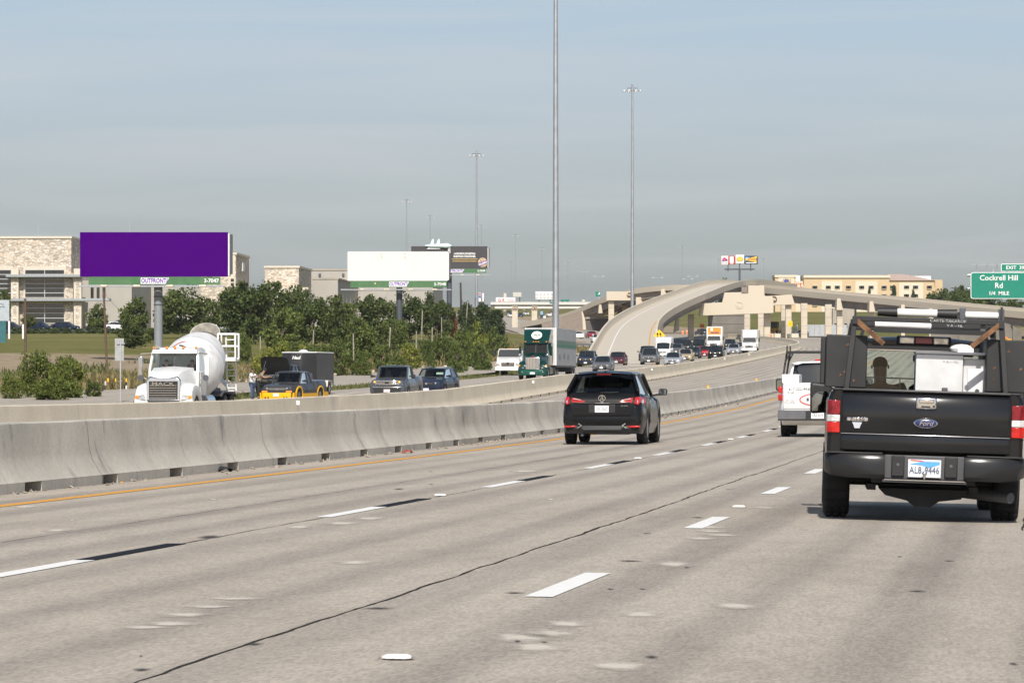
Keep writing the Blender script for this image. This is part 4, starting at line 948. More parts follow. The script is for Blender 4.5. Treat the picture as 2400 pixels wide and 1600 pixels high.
    skinned('trousers', [J['pelvis'], J['lhip'], J['lkn'], J['lan'] + Vector((0, 0, .03)), J['rhip'], J['rkn'], J['ran'] + Vector((0, 0, .03))], [(0, 1), (1, 2), (2, 3), (0, 4), (4, 5), (5, 6)], [.14, .10, .078, .062, .10, .078, .062], legs, t)
    for s in ('l', 'r'): MB().ell(J[s + 'to'].lerp(J[s + 'an'], .35) + Vector((0, 0, -.015)), (.05, .13, .05), 10, 6).build('shoe', black, t, smooth=60)
    return t
STAND = dict(pelvis=(0, 0, .95), waist=(0, 0, 1.12), chest=(0, .01, 1.34), neck=(0, .01, 1.50), head0=(0, .03, 1.60), head1=(0, .03, 1.72), lsh=(-.19, 0, 1.43), lel=(-.25, .02, 1.15), lwr=(-.24, .10, .92), lha=(-.24, .12, .84), rsh=(.19, 0, 1.43), rel=(.25, .02, 1.15), rwr=(.24, .10, .92), rha=(.24, .12, .84),
             lhip=(-.10, 0, .90), lkn=(-.11, .02, .50), lan=(-.12, -.02, .09), lto=(-.13, .14, .04), rhip=(.10, 0, .90), rkn=(.11, .04, .50), ran=(.12, .02, .09), rto=(.14, .18, .04))
SIT = dict(pelvis=(0, 0, .12), waist=(0, -.03, .30), chest=(0, -.06, .54), neck=(0, -.05, .70), head0=(0, -.03, .80), head1=(0, -.02, .92), lsh=(-.19, -.06, .62), lel=(-.26, .12, .40), lwr=(-.18, .36, .46), lha=(-.15, .43, .48), rsh=(.19, -.06, .62), rel=(.26, .12, .40), rwr=(.18, .36, .46), rha=(.15, .43, .48),
           lhip=(-.10, .03, .10), lkn=(-.12, .45, .16), lan=(-.12, .55, -.24), lto=(-.12, .70, -.28), rhip=(.10, .03, .10), rkn=(.12, .45, .16), ran=(.12, .55, -.24), rto=(.12, .70, -.28))
def pose(base, **k): d = dict(base); d.update(k); return d
tee = pm('white_cotton', (.80, .80, .80), .9, var=.05); jeans = pm('blue_denim', (.06, .09, .16), .9, var=.15); dark_cloth = pm('dark_cloth', (.02, .02, .022), .9, var=.2); tan_cloth = pm('camouflage_cloth', (.22, .19, .13), .9, var=.5, scale=14)
# ------------------------------------------------------------------ flyover bridges
def interp_path(pts, n):
    out = []; P_ = [Vector(p) for p in pts]
    for i in range(len(P_) - 1):
        p0 = P_[max(i-1, 0)]; p1 = P_[i]; p2 = P_[i+1]; p3 = P_[min(i+2, len(P_)-1)]
        for k in range(n):
            t = k/n
            out.append(.5*((2*p1) + (p2 - p0)*t + (2*p0 - 5*p1 + 4*p2 - p3)*t*t + (3*p1 - p0 - 3*p2 + p3)*t**3))
    out.append(P_[-1]); return out
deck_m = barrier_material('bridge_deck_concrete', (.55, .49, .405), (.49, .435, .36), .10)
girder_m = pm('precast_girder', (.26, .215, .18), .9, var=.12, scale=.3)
def flyover(name, label, path, wd, girder_from, girder_to, lines=(), gd=1.7, ng=4, par_h=1.0, par_from=(0, 0)):
    t = thing(name, label, 'bridge', (0, 0, 0)); pts = interp_path(path, 4); nr = []
    for i, p in enumerate(pts):
        d = pts[min(i+1, len(pts)-1)] - pts[max(i-1, 0)]; nr.append(Vector((d.y, -d.x, 0)).normalized())
    def sweep(nm, prof, m, i0=0, i1=None, smooth=30):
        rings = [[tuple(pts[i] + nr[i]*a + Vector((0, 0, b))) for a, b in prof] for i in range(i0, (i1 or len(pts) - 1) + 1)]
        b = MB().loft(rings); o = b.build(nm, m, t, smooth=smooth)
        return o
    h = wd/2
    sweep('deck', [(-h, 0), (h, 0), (h, -.28), (-h, -.28)], deck_m)
    for s in (-1, 1):
        sweep('parapet', [(s*(h - .40), .01), (s*(h - .22), .35), (s*(h - .18), par_h), (s*(h + .12), par_h), (s*(h + .14), -.02), (s*(h + .14), -.34), (s*(h - .2), -.34)], conc_t, par_from[0 if s < 0 else 1])
    for nm, o0, w_, m in lines:
        sweep(nm, [(o0 - w_/2, .006), (o0 + w_/2, .006), (o0 + w_/2, .012), (o0 - w_/2, .012)], m)
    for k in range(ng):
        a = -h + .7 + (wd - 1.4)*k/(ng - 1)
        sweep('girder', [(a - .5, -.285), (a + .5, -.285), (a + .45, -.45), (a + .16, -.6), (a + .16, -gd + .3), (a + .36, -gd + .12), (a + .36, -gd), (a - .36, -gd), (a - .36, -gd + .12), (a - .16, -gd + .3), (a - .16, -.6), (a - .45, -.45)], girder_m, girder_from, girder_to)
    return t, pts, nr
def cap_prism(parent, name, poly_px, Y, th, m=conc_t, bevel=.06):
    return MB().prism([at(u, v, Y) for u, v in poly_px], (0, th, 0)).build(name, m, parent, bevel=bevel)
def z4(x, y): return (1350 + x/3.92, 560 + y/3.92)
def z5(x, y): return (1800 + x/3.92, 560 + y/3.92)
column_m = pm('column_concrete', (.55, .485, .385), .9, var=.08, scale=.6)
def pier_col(parent, x0, x1, vtop, Y, th=1.5, zb=None, shaded=False):
    u0, u1 = x0, x1; X0, X1 = px(u0, Y), px(u1, Y); zb = H((X0+X1)/2, Y) - .3 if zb is None else zb; zt = pz(vtop, Y)
    o = MB().bb(X0, X1, Y, Y + th, zb, zt).build('pier_column', column_m, parent, bevel=.05)
    z = zb + 1.2
    while z < zt - .4:
        MB().bb(X0 - .025, X1 + .025, Y - .025, Y + .4, z - .04, z + .04).build('column_band', conc_g, o); z += 1.8
    return o
def ring_seal(parent, u, v, Y, r, m):
    b = MB(); c = at(u, v, Y); n = 26
    for k in range(n):
        if 9 <= k <= 11: continue
        a0, a1 = 2*math.pi*k/n, 2*math.pi*(k+1)/n
        b.bar(c + Vector((math.cos(a0)*r, 0, math.sin(a0)*r)), c + Vector((math.cos(a1)*r, 0, math.sin(a1)*r)), r*.34, .12, up=(0, 1, 0))
    b.bar(c + Vector((-r*.5, 0, -r*.2)), c + Vector((r*.6, 0, -r*.75)), r*.3, .1, up=(0, 1, 0))
    return b.build('seal_medallion', m, parent)
seal_m = pm('bronze_seal', (.17, .085, .05), .7)
ramp_pts = [(12.7, 430, zp(430) + .02), (13.1, 470, zp(470) + .10), (15.4, 540, 6.46), (18.4, 620, 9.4), (21.6, 690, 11.9), (26, 750, 14.6), (31.5, 800, 17.3), (38, 850, 20.1), (43.8, 890, 22.5), (50.3, 930, 24.6), (57.5, 965, 25.5), (67, 1000, 25.4)]
RMP, rp, rn_ = flyover('ramp_bridge', 'curving concrete ramp rising from the oncoming lanes up over the highway', ramp_pts, 8.2, 17, 44, par_from=(3, 11), lines=(('white_edge_line', -2.0, .16, paint_w), ('yellow_edge_line', 3.1, .16, paint_y)))
# solid fill under the low end
for i in range(4, 17): pass
for s in (-1, 1):
    rings = [[tuple(rp[i] + rn_[i]*(s*4.1) + Vector((0, 0, -.3))), tuple(rp[i] + rn_[i]*(s*3.7) + Vector((0, 0, -.3))), (*(rp[i] + rn_[i]*(s*3.7)).to_2d(), H(rp[i].x, rp[i].y) - .5), (*(rp[i] + rn_[i]*(s*4.1)).to_2d(), H(rp[i].x, rp[i].y) - .5)] for i in range(4, 18)]
    MB().loft(rings).build('retaining_wall', column_m, RMP)
# straddle bent under the ramp
cap_prism(RMP, 'pier_cap', [z4(1130, 705), z4(1150, 592), z4(1345, 582), z4(1365, 492), z4(1535, 488), z4(1535, 498), z4(1582, 500), z4(1582, 428), z4(1728, 426), z4(1732, 520), z4(1815, 540), z4(1815, 680)], 835, 2.2)
MB().bb(px(1738, 834.9), px(1752, 834.9), 834.8, 836.5, pz(686, 835), pz(672, 835)).build('cap_shade_block', girder_m, RMP)  # solid dark block, painting in the shade of the notch in the cap
pier_col(RMP, *[z4(x, 0)[0] for x in (1030, 1085)], z4(0, 690)[1], 838); pier_col(RMP, *[z4(x, 0)[0] for x in (1728, 1786)], z4(0, 670)[1], 838)
pier_col(RMP, *[z4(x, 0)[0] for x in (1546, 1600)], z4(0, 680)[1], 852); pier_col(RMP, *[z4(x, 0)[0] for x in (1672, 1724)], z4(0, 680)[1], 852)
cap_prism(RMP, 'pier_cap', [z4(900, 860), z4(925, 700), z4(948, 690), z4(950, 835)], 790, 4.0)
# dark wing wall behind the bent
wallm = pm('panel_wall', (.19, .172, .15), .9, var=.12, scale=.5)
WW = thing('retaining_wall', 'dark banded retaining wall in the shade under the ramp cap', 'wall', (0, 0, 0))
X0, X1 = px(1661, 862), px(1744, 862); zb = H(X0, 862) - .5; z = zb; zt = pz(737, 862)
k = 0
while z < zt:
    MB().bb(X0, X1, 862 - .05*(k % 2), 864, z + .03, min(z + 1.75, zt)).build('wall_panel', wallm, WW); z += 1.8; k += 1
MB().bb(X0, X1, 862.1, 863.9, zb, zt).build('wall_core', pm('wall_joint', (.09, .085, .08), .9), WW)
# right bridge
rb_pts = [at(1700, 676, 945), at(1760, 680.5, 925), at(1800, 684, 910), at(1928, 696.5, 880), at(2055, 708, 850), at(2183, 721, 822), at(2285, 731, 800), at(2399, 742, 778), at(2520, 752, 755)]
rb_c = [p + Vector((4.2, 1.5, 0)) for p in rb_pts]
RBR, rp2, rn2 = flyover('ramp_bridge', 'long flyover descending to the right in front of the yellow hotel', [tuple(p) for p in rb_c], 8.6, 4, 30, gd=2.0)
cap_prism(RBR, 'pier_cap', [z4(1665, 615), z4(1668, 530), z4(1982, 510), z4(2012, 602)], 868, 2.2)
ring_seal(RBR, *z4(1819, 552), 867.8, .56, seal_m); ring_seal(RMP, *z4(1500, 608), 834.97, .7, conc_t)
pier_col(RBR, *[z4(x, 0)[0] for x in (1885, 1926)], z4(0, 605)[1], 876); pier_col(RBR, *[z4(x, 0)[0] for x in (1926, 1980)], z4(0, 605)[1], 869)
pier_col(RBR, *[z4(x, 0)[0] for x in (2068, 2126)], z4(0, 590)[1], 872); pier_col(RBR, *[z5(x, 0)[0] for x in (526, 586)], z5(0, 600)[1], 868)
for xa, xb, y0, y1, Y in ((630, 690, 545, 652, 856), (930, 987, 572, 670, 838), (1220, 1262, 603, 690, 824), (1478, 1522, 638, 745, 812)):
    u0, v0 = z5(xa, y0); u1, v1 = z5(xb, y1)
    cap_prism(RBR, 'pier_cap', [(u0, v1), (u0 + 1, v0), (u0 + 9, v0), (u1, v1)], Y, 5.0, bevel=.04)
    pier_col(RBR, u0 + 1, u1 - 1, v1 - 2, Y + 1.5)
# dark end wall where the right bridge comes down
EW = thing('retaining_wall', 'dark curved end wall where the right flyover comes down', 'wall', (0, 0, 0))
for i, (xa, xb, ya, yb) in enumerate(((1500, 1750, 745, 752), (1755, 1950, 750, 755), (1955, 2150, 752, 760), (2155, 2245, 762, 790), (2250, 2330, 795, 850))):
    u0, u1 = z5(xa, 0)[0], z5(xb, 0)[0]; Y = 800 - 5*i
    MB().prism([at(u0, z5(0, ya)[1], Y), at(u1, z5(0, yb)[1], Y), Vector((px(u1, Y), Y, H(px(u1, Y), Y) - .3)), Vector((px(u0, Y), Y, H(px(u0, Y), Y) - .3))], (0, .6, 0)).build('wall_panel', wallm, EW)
# left bridge
lb = [at(1240, 757, 1095), at(1350, 733, 1060), at(1421, 703, 1035), at(1488, 681, 1012), at(1529, 673, 1002), at(1580, 668, 992), at(1630, 667, 985), at(1720, 668, 975)]
LBR, rp3, rn3 = flyover('ramp_bridge', 'left flyover climbing from a brick-faced abutment behind the curving ramp', [tuple(p + Vector((1.5, 4.3, -1.0))) for p in lb], 8.6, 7, 26, gd=1.9)
cap_prism(LBR, 'pier_cap', [z4(278, 565), z4(280, 482), z4(600, 482), z4(616, 545), z4(548, 565)], 1010, 2.4)
cap_prism(LBR, 'pier_cap', [z4(550, 640), z4(550, 535), z4(800, 530), z4(800, 640)], 1006, 2.4)
ring_seal(LBR, *z4(488, 512), 1009.8, .50, seal_m)
pier_col(LBR, *[z4(x, 0)[0] for x in (298, 350)], z4(0, 560)[1], 1011)
pier_col(LBR, *[z4(x, 0)[0] for x in (426, 482)], z4(0, 560)[1], 1030)
cap_prism(LBR, 'pier_cap', [z4(205, 682), z4(212, 605), z4(232, 600), z4(245, 682)], 1020, 5); cap_prism(LBR, 'pier_cap', [z4(392, 615), z4(396, 568), z4(418, 568), z4(428, 615)], 1024, 5)
cap_prism(LBR, 'pier_cap', [z4(778, 540), z4(782, 462), z4(820, 460), z4(834, 540)], 994, 3)
cap_prism(LBR, 'abutment', [z4(62, 835), z4(58, 740), z4(50, 665), z4(62, 668), z4(84, 735), z4(94, 835)], 1012, 3)
def brick_wall_mat(name, c1, c2, mortar, sc_=1.0):
    m, t, n, l, b = node_mat(name); co = N(t, 'TexCoord'); mp = N(t, 'Mapping'); l.new(co.outputs['Object'], mp.inputs[0]); mp.inputs['Rotation'].default_value = (R(90), 0, 0)
    br = N(t, 'TexBrick', Scale=sc_); l.new(mp.outputs[0], br.inputs[0]); br.inputs['Color1'].default_value = c1 + (1,); br.inputs['Color2'].default_value = c2 + (1,); br.inputs['Mortar'].default_value = mortar + (1,)
    l.new(br.outputs[0], b.inputs['Base Color']); b.inputs['Roughness'].default_value = .9
    bp = N(t, 'Bump', Strength=.5, Distance=.05); l.new(br.outputs['Fac'], bp.inputs['Height']); bp.invert = True; l.new(bp.outputs[0], b.inputs['Normal']); return m
brw = brick_wall_mat('split_face_block', (.30, .245, .20), (.24, .195, .16), (.15, .13, .115), .8)
BW = thing('retaining_wall', 'brown block retaining wall under the left flyover', 'wall', (0, 0, 0))
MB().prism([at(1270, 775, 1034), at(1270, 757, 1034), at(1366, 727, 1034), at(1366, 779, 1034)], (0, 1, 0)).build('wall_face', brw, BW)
MB().prism([at(1372, 779, 1046), at(1372, 746, 1046), at(1430, 740, 1046), at(1430, 781, 1046)], (0, 1, 0)).build('wall_face', brick_wall_mat('block_painted_shade', (.15, .13, .12), (.125, .11, .10), (.09, .08, .075), .8), BW)  # rear face: the flyover's shade put into a darker copy of the block colour
MB().bar(at(1372, 745, 1045.8), at(1430, 744, 1045.8), .5).build('wall_cap', conc_g, BW)
# unfinished gateway piers and the far overpass
for u0, u1, side in ((1200, 1213.5, 'left'), (1246, 1259, 'right')):
    Y = 1150; PG = thing('bridge_pier', 'tall tan gateway pier with two round seals, %s of the pair beside the far road' % side, 'pier', (0, 0, 0), group='gateway piers')
    MB().bb(px(u0, Y), px(u1, Y), Y, Y + 1.6, H(px(u0, Y), Y) - .4, pz(728, Y)).build('shaft', column_m, PG, bevel=.05)
    MB().bb(px(u0 - .5, Y), px(u1 + .5, Y), Y - .1, Y + 1.7, pz(727.5, Y), pz(717, Y)).build('head', conc_t, PG, bevel=.06)
    for k in (.28, .74): ring_seal(PG, u0 + (u1 - u0)*k, 722, Y - .15, .42, seal_m)
OV = thing('overpass', 'long pale overpass crossing far behind the gateway piers', 'bridge', (0, 0, 0)); Y = 1900
MB().bb(px(1150, Y), px(1445, Y), Y, Y + 14, pz(713, Y), pz(711.5, Y)).build('deck', conc_w, OV)
MB().bb(px(1150, Y), px(1445, Y), Y - .3, Y, pz(714, Y), pz(707.5, Y)).build('parapet', pm('white_concrete', (.62, .60, .56), .9), OV)
MB().bb(px(1150, Y), px(1445, Y), Y + .6, Y + 13, pz(717, Y), pz(713, Y)).build('girder', conc_g, OV)
MB().bb(px(1160, Y), px(1445, Y), Y - 12, Y - 11.6, pz(724, Y), pz(719, Y)).build('parapet', pm('white_concrete', (.62, .60, .56), .9), OV)
for u in (1180, 1225, 1270, 1330, 1380, 1425): MB().bb(px(u, Y), px(u, Y) + 1.2, Y + 2, Y + 10, 25, pz(717, Y)).build('pier_column', conc_g, OV)
# the connecting road on the left that climbs to the overpass
def con_x(y): return float(np.interp(y, [640, 760, 850, 1000, 1200, 1450, 1700, 1900], [18, 15.5, 14.5, 12, 6, -8, -18, -24]))
cr_ = struct(ribbon('connecting_road', [-11, -4, 4, 11], 660, 1880, M_road, lambda c, y: zp(y) + .25, parent=None, step=20, curve=con_x), 'pale concrete road climbing away to the far overpass')
con_far = struct(ribbon('connecting_road', [-34, -26, -18, -12], 1000, 1880, M_road, lambda c, y: zp(y) + .25, parent=None, step=20, curve=con_x), 'second pale carriageway behind the gateway piers')
GR = thing('guard_rail', 'thin steel guard rail in front of the far road beside the ramp', 'guard rail', (0, 0, 0))
for k in range(9):
    Y = 640 - 3*k; X = px(1352, 640) + .95*k
    MB().bb(X - .08, X + .08, Y - .08, Y + .08, H(X, Y) - .2, H(X, Y) + .85).build('post', dsteel, GR)
MB().bar((px(1352, 640), 639.8, H(px(1352, 640), 640) + .7), (px(1352, 640) + 7.6, 615.8, H(px(1352, 640) + 7.6, 616) + .7), .06, .32).build('rail', steel, GR)

# ------------------------------------------------------------------ buildings on the left
def stone_mat(name, k=1.0):
    m, t, n, l, b = node_mat(name); co = N(t, 'TexCoord'); mp = N(t, 'Mapping'); l.new(co.outputs['Object'], mp.inputs[0]); mp.inputs['Scale'].default_value = (1.5, 1.5, 3.3)
    vo = N(t, 'TexVoronoi', Scale=1.0); l.new(mp.outputs[0], vo.inputs[0])
    ve = N(t, 'TexVoronoi', Scale=1.0, feature='DISTANCE_TO_EDGE'); l.new(mp.outputs[0], ve.inputs[0])
    sx = N(t, 'SeparateXYZ'); l.new(vo.outputs['Color'], sx.inputs[0])
    c = rampn(t, sx.outputs[0], [(0, (.36*k, .31*k, .26*k)), (.3, (.48*k, .42*k, .35*k)), (.55, (.60*k, .54*k, .46*k)), (.75, (.56*k, .46*k, .35*k)), (1, (.70*k, .66*k, .60*k))])
    e = rampn(t, ve.outputs[0], [(0, (.62, .58, .54)), (.10, (1, 1, 1))]); x = mixn(t, 1.0, c.outputs[0], e.outputs[0], 'MULTIPLY')
    l.new(x.outputs[0], b.inputs['Base Color']); b.inputs['Roughness'].default_value = .92
    bp = N(t, 'Bump', Strength=.8, Distance=.12); l.new(e.outputs[0], bp.inputs['Height']); l.new(bp.outputs[0], b.inputs['Normal']); return m
stone = stone_mat('ledge_stone', 1.18); cream = pm('cream_cast_stone', (.62, .56, .46), .85, var=.06); greyw = pm('tilt_wall_grey', (.40, .375, .335), .9, var=.06, scale=.3)
alm = pm('mullion_aluminium', (.52, .54, .56), .5, .3, var=.06)
Y0 = 730; k0 = F_PX/Y0
OB = thing('office_building', 'stone-faced office block with dark window bays at the left edge', 'building', (px(167, Y0), Y0, pz(782, Y0)), R(-3))
bx_ = lambda u: (u - 167)/k0
bz_ = lambda v: (782 - v)/k0
MB().bb(bx_(-260), 0, 0, 26, 0, bz_(559)).build('wall', stone, OB)
MB().bb(bx_(-260), .15, -.18, 26.2, bz_(559), bz_(553.5)).build('coping', cream, OB, bevel=.03)
def bay(u0, u1, v0, v1, cols, rows, frame=True):
    f = MB(); x0, x1, z0, z1 = bx_(u0), bx_(u1), bz_(v1), bz_(v0)
    wn = MB().bb(x0 - .3, x1 + .3, -.12, .3, z0 - .1, z1 + .65).build('window', cream, OB)
    for i in range(cols):
        for j in range(rows):
            a, b_ = x0 + (x1 - x0)*i/cols, x0 + (x1 - x0)*(i + 1)/cols; c, d_ = z0 + (z1 - z0)*j/rows, z0 + (z1 - z0)*(j + 1)/rows
            MB().bb(a + .06, b_ - .06, -.17, -.14, c + .07, d_ - .07).build('pane', gdark, wn)
    MB().bb(x0, x1, -.15, -.125, z0, z1).build('mullion_grid', alm, wn)
bay(58, 151, 632, 697, 2, 6); bay(58, 151, 710, 757, 2, 4); bay(-72, 26, 632, 697, 2, 6); bay(-72, 26, 710, 757, 2, 4)
for u0, u1 in ((28, 46), (176, 194)):
    MB().bb(bx_(u0), bx_(u1), -1.6, -.4, 0, bz_(630)).build('column', cream, OB, bevel=.04)
    MB().bb(bx_(u0 + 5), bx_(u1 - 5), -1.66, -1.5, .5, bz_(655)).build('column_inlay', stone, OB)
MB().bb(bx_(153), bx_(172), -.5, .2, 0, bz_(640)).build('stone_pier', stone, OB)
for v in (647, 703): MB().bb(bx_(18), bx_(200 if v == 647 else 262), -2.6, -.2, bz_(v + 3), bz_(v - 3)).build('awning_and_shadow', pm('awning_metal', (.36, .38, .39), .5, .4), OB, bevel=.03)  # lower bar runs on past the awning's end, modelling its shadow as solid
MB().bb(0.2, bx_(300), 5, 30, 0, bz_(655)).build('side_wing', greyw, OB)
for k in range(3): wn = MB().bb(bx_(203 + k*14), bx_(210 + k*14), 4.9, 5.1, bz_(697), bz_(672)).build('window', gdark, OB)
for u in (80, 297): MB().bb(bx_(u) - .05, bx_(u) + .05, 4, 4.1, bz_(555), bz_(520)).build('flagpole', steel, OB)
WB = thing('warehouse', 'grey warehouse with stone towers behind the trees', 'building', (px(553, 760), 760, pz(790, 760)), R(-3)); k1 = F_PX/760
wx = lambda u: (u - 553)/k1
wz = lambda v: (790 - v)/k1
MB().bb(wx(470), 0, 0, 21, 0, wz(597)).build('tower', stone, WB); MB().bb(wx(470), .2, -.2, 21.2, wz(597), wz(592)).build('coping', cream, WB)
MB().bb(wx(536), wx(551), -.15, .2, 4, wz(598)).build('tower_panel', cream, WB)
for k in range(3): MB().bb(wx(541), wx(548.5), -.2, -.1, wz(680 - 10*k), wz(673 - 10*k)).build('window', gdark, WB)
MB().bb(.05, .22, 9, 12, wz(632), wz(612)).build('wall_logo', white, WB)
MB().bb(wx(590), wx(672), 22, 46, 0, wz(620)).build('tower', stone, WB); MB().bb(wx(588), wx(672) + .2, 21.8, 46.2, wz(620), wz(615)).build('coping', cream, WB)
MB().bb(wx(600), wx(700), 18, 21.5, 0, wz(668)).build('front_block', cream, WB)
for k in range(5): MB().bb(wx(612 + 17*k), wx(622 + 17*k), 17.8, 18.1, wz(690), wz(680)).build('window', gdark, WB)
MB().bb(wx(672) + .1, wx(700) + 3, 47, 150, 0, wz(640)).build('long_wall', greyw, WB); MB().bb(wx(672) + .1, wx(700) + 3.2, 46.9, 150.2, wz(640), wz(636)).build('coping', conc_g, WB)
for k in range(12):
    MB().bb(wx(700) + 3.0, wx(700) + 3.06, 50 + 8*k, 50.25 + 8*k, 0, wz(640)).build('wall_joint', conc_g, WB)
MB().bb(wx(300), wx(470), 14, 40, 0, wz(668)).build('low_wing', greyw, WB)
GW = thing('warehouse', 'long grey shed wall between the stone tower and the white billboard', 'building', (px(725, 850), 850, pz(760, 850)), R(-2)); k2 = F_PX/850
MB().bb(0, (1015 - 725)/k2, 0, 40, -3, (760 - 634)/k2).build('wall', greyw, GW); MB().bb(-.1, (1015 - 725)/k2 + .1, -.15, 40.2, (760 - 634)/k2, (760 - 630)/k2).build('coping', conc_g, GW)
for k in range(12):
    x = 26*k/11.0; MB().bb(x - .06, x + .06, -.08, .02, -3, (760 - 634)/k2).build('panel_joint', conc_g, GW)
for k in range(5): MB().bb(2 + 5*k, 2.5 + 5*k, -.4, -.05, (760 - 644)/k2 - .25, (760 - 644)/k2 + .25).build('wall_light', dsteel, GW)
for z in ((760 - 668)/k2, (760 - 680)/k2): MB().bb(0, 26.3, -.06, .02, z - .1, z + .1).build('panel_joint', conc_g, GW)

# ------------------------------------------------------------------ hotel on the right
tanw = pm('ochre_stucco', (.58, .44, .27), .9, var=.05); crw = pm('cream_stucco', (.66, .59, .46), .9, var=.05); shing = pm('brown_shingle', (.40, .30, .25), .9, var=.15, scale=1.5)
Yh = 1400; kh = F_PX/Yh
HT = thing('hotel', 'ochre and cream four-storey hotel behind the right flyover', 'building', (px(1816, Yh), Yh, pz(742, Yh)), 0)
hx = lambda x: (x/3.92 - 16)/kh
hz = lambda y: (742 - (560 + y/3.92))/kh
def hb_(nm, x0, x1, y0, d0, d1, m): return MB().bb(hx(x0), hx(x1), d0, d1, 0, hz(y0)).build(nm, m, HT)
hb_('sign_tower', 65, 255, 340, 0, 14, tanw); MB().bb(hx(95), hx(240), -.2, 0, hz(560), hz(352)).build('tower_panel', crw, HT)
MB().bb(hx(60), hx(262), -.4, 14.3, hz(352), hz(330)).build('cornice', crw, HT)
hb_('link_block', 255, 335, 385, 3, 14, crw); hb_('stair_head', 258, 305, 330, 6, 12, white)
hb_('main_block', 332, 1118, 352, 1, 16, tanw); MB().bb(hx(328), hx(1124), .5, 16.3, hz(356), hz(332)).build('cornice', crw, HT)
for x0, x1 in ((495, 683), (805, 1008)): MB().bb(hx(x0), hx(x1), .75, 1, 0, hz(388)).build('wall_panel', crw, HT)
hb_('east_wing', 1120, 1535, 378, 2, 18, tanw)
for x0, x1 in ((1210, 1430),): MB().bb(hx(x0), hx(x1), 1.8, 2, 0, hz(402)).build('wall_panel', crw, HT)
hb_('end_block', 1535, 1615, 372, 4, 18, tanw); hb_('roof_plant', 1350, 1535, 330, 14, 20, white)
MB().loft([[(hx(1110), 1.4, hz(380)), (hx(1545), 1.4, hz(380)), (hx(1545), 18.5, hz(380)), (hx(1110), 18.5, hz(380))], [(hx(1110), 8, hz(318)), (hx(1275), 8, hz(318)), (hx(1275), 11, hz(318)), (hx(1110), 11, hz(318))]]).build('roof', shing, HT)
wn0 = None
for x in (432, 555, 638, 740, 862, 948, 1068):
    for r_ in range(3):
        y = 442 + r_*78
        wf = MB().bb(hx(x - 20), hx(x + 20), .55, .74, hz(y + 20), hz(y - 18)).build('window', crw, HT)
        for s in (-1, 1): MB().bb(hx(x + 9*s) - .55, hx(x + 9*s) + .55, .5, .54, hz(y + 15), hz(y - 13)).build('pane', gdark, wf)
for x in (1150, 1277, 1360, 1487):
    for r_ in range(3):
        y = 440 + r_*78
        wf = MB().bb(hx(x - 20), hx(x + 20), 1.6, 1.79, hz(y + 20), hz(y - 18)).build('window', crw, HT)
        for s in (-1, 1): MB().bb(hx(x + 9*s) - .55, hx(x + 9*s) + .55, 1.55, 1.59, hz(y + 15), hz(y - 13)).build('pane', gdark, wf)
lg = MB().ell((hx(166), -.35, hz(386)), (31/3.92/kh*1.0, .2, 24/3.92/kh), 20, 8).build('logo_disc', pm('logo_blue', (.05, .08, .36), .4), HT, smooth=60)
text('CS', lg, (hx(166), -.6, hz(386)), (R(90), 0, 0), 2.4, pm('logo_gold', (.75, .55, .12), .4), shear=.3, ext=.02)
text('Comfort', HT, (hx(166), -.4, hz(420)), (R(90), 0, 0), 3.2, pm('logo_red', (.5, .06, .05), .5), ext=.02)
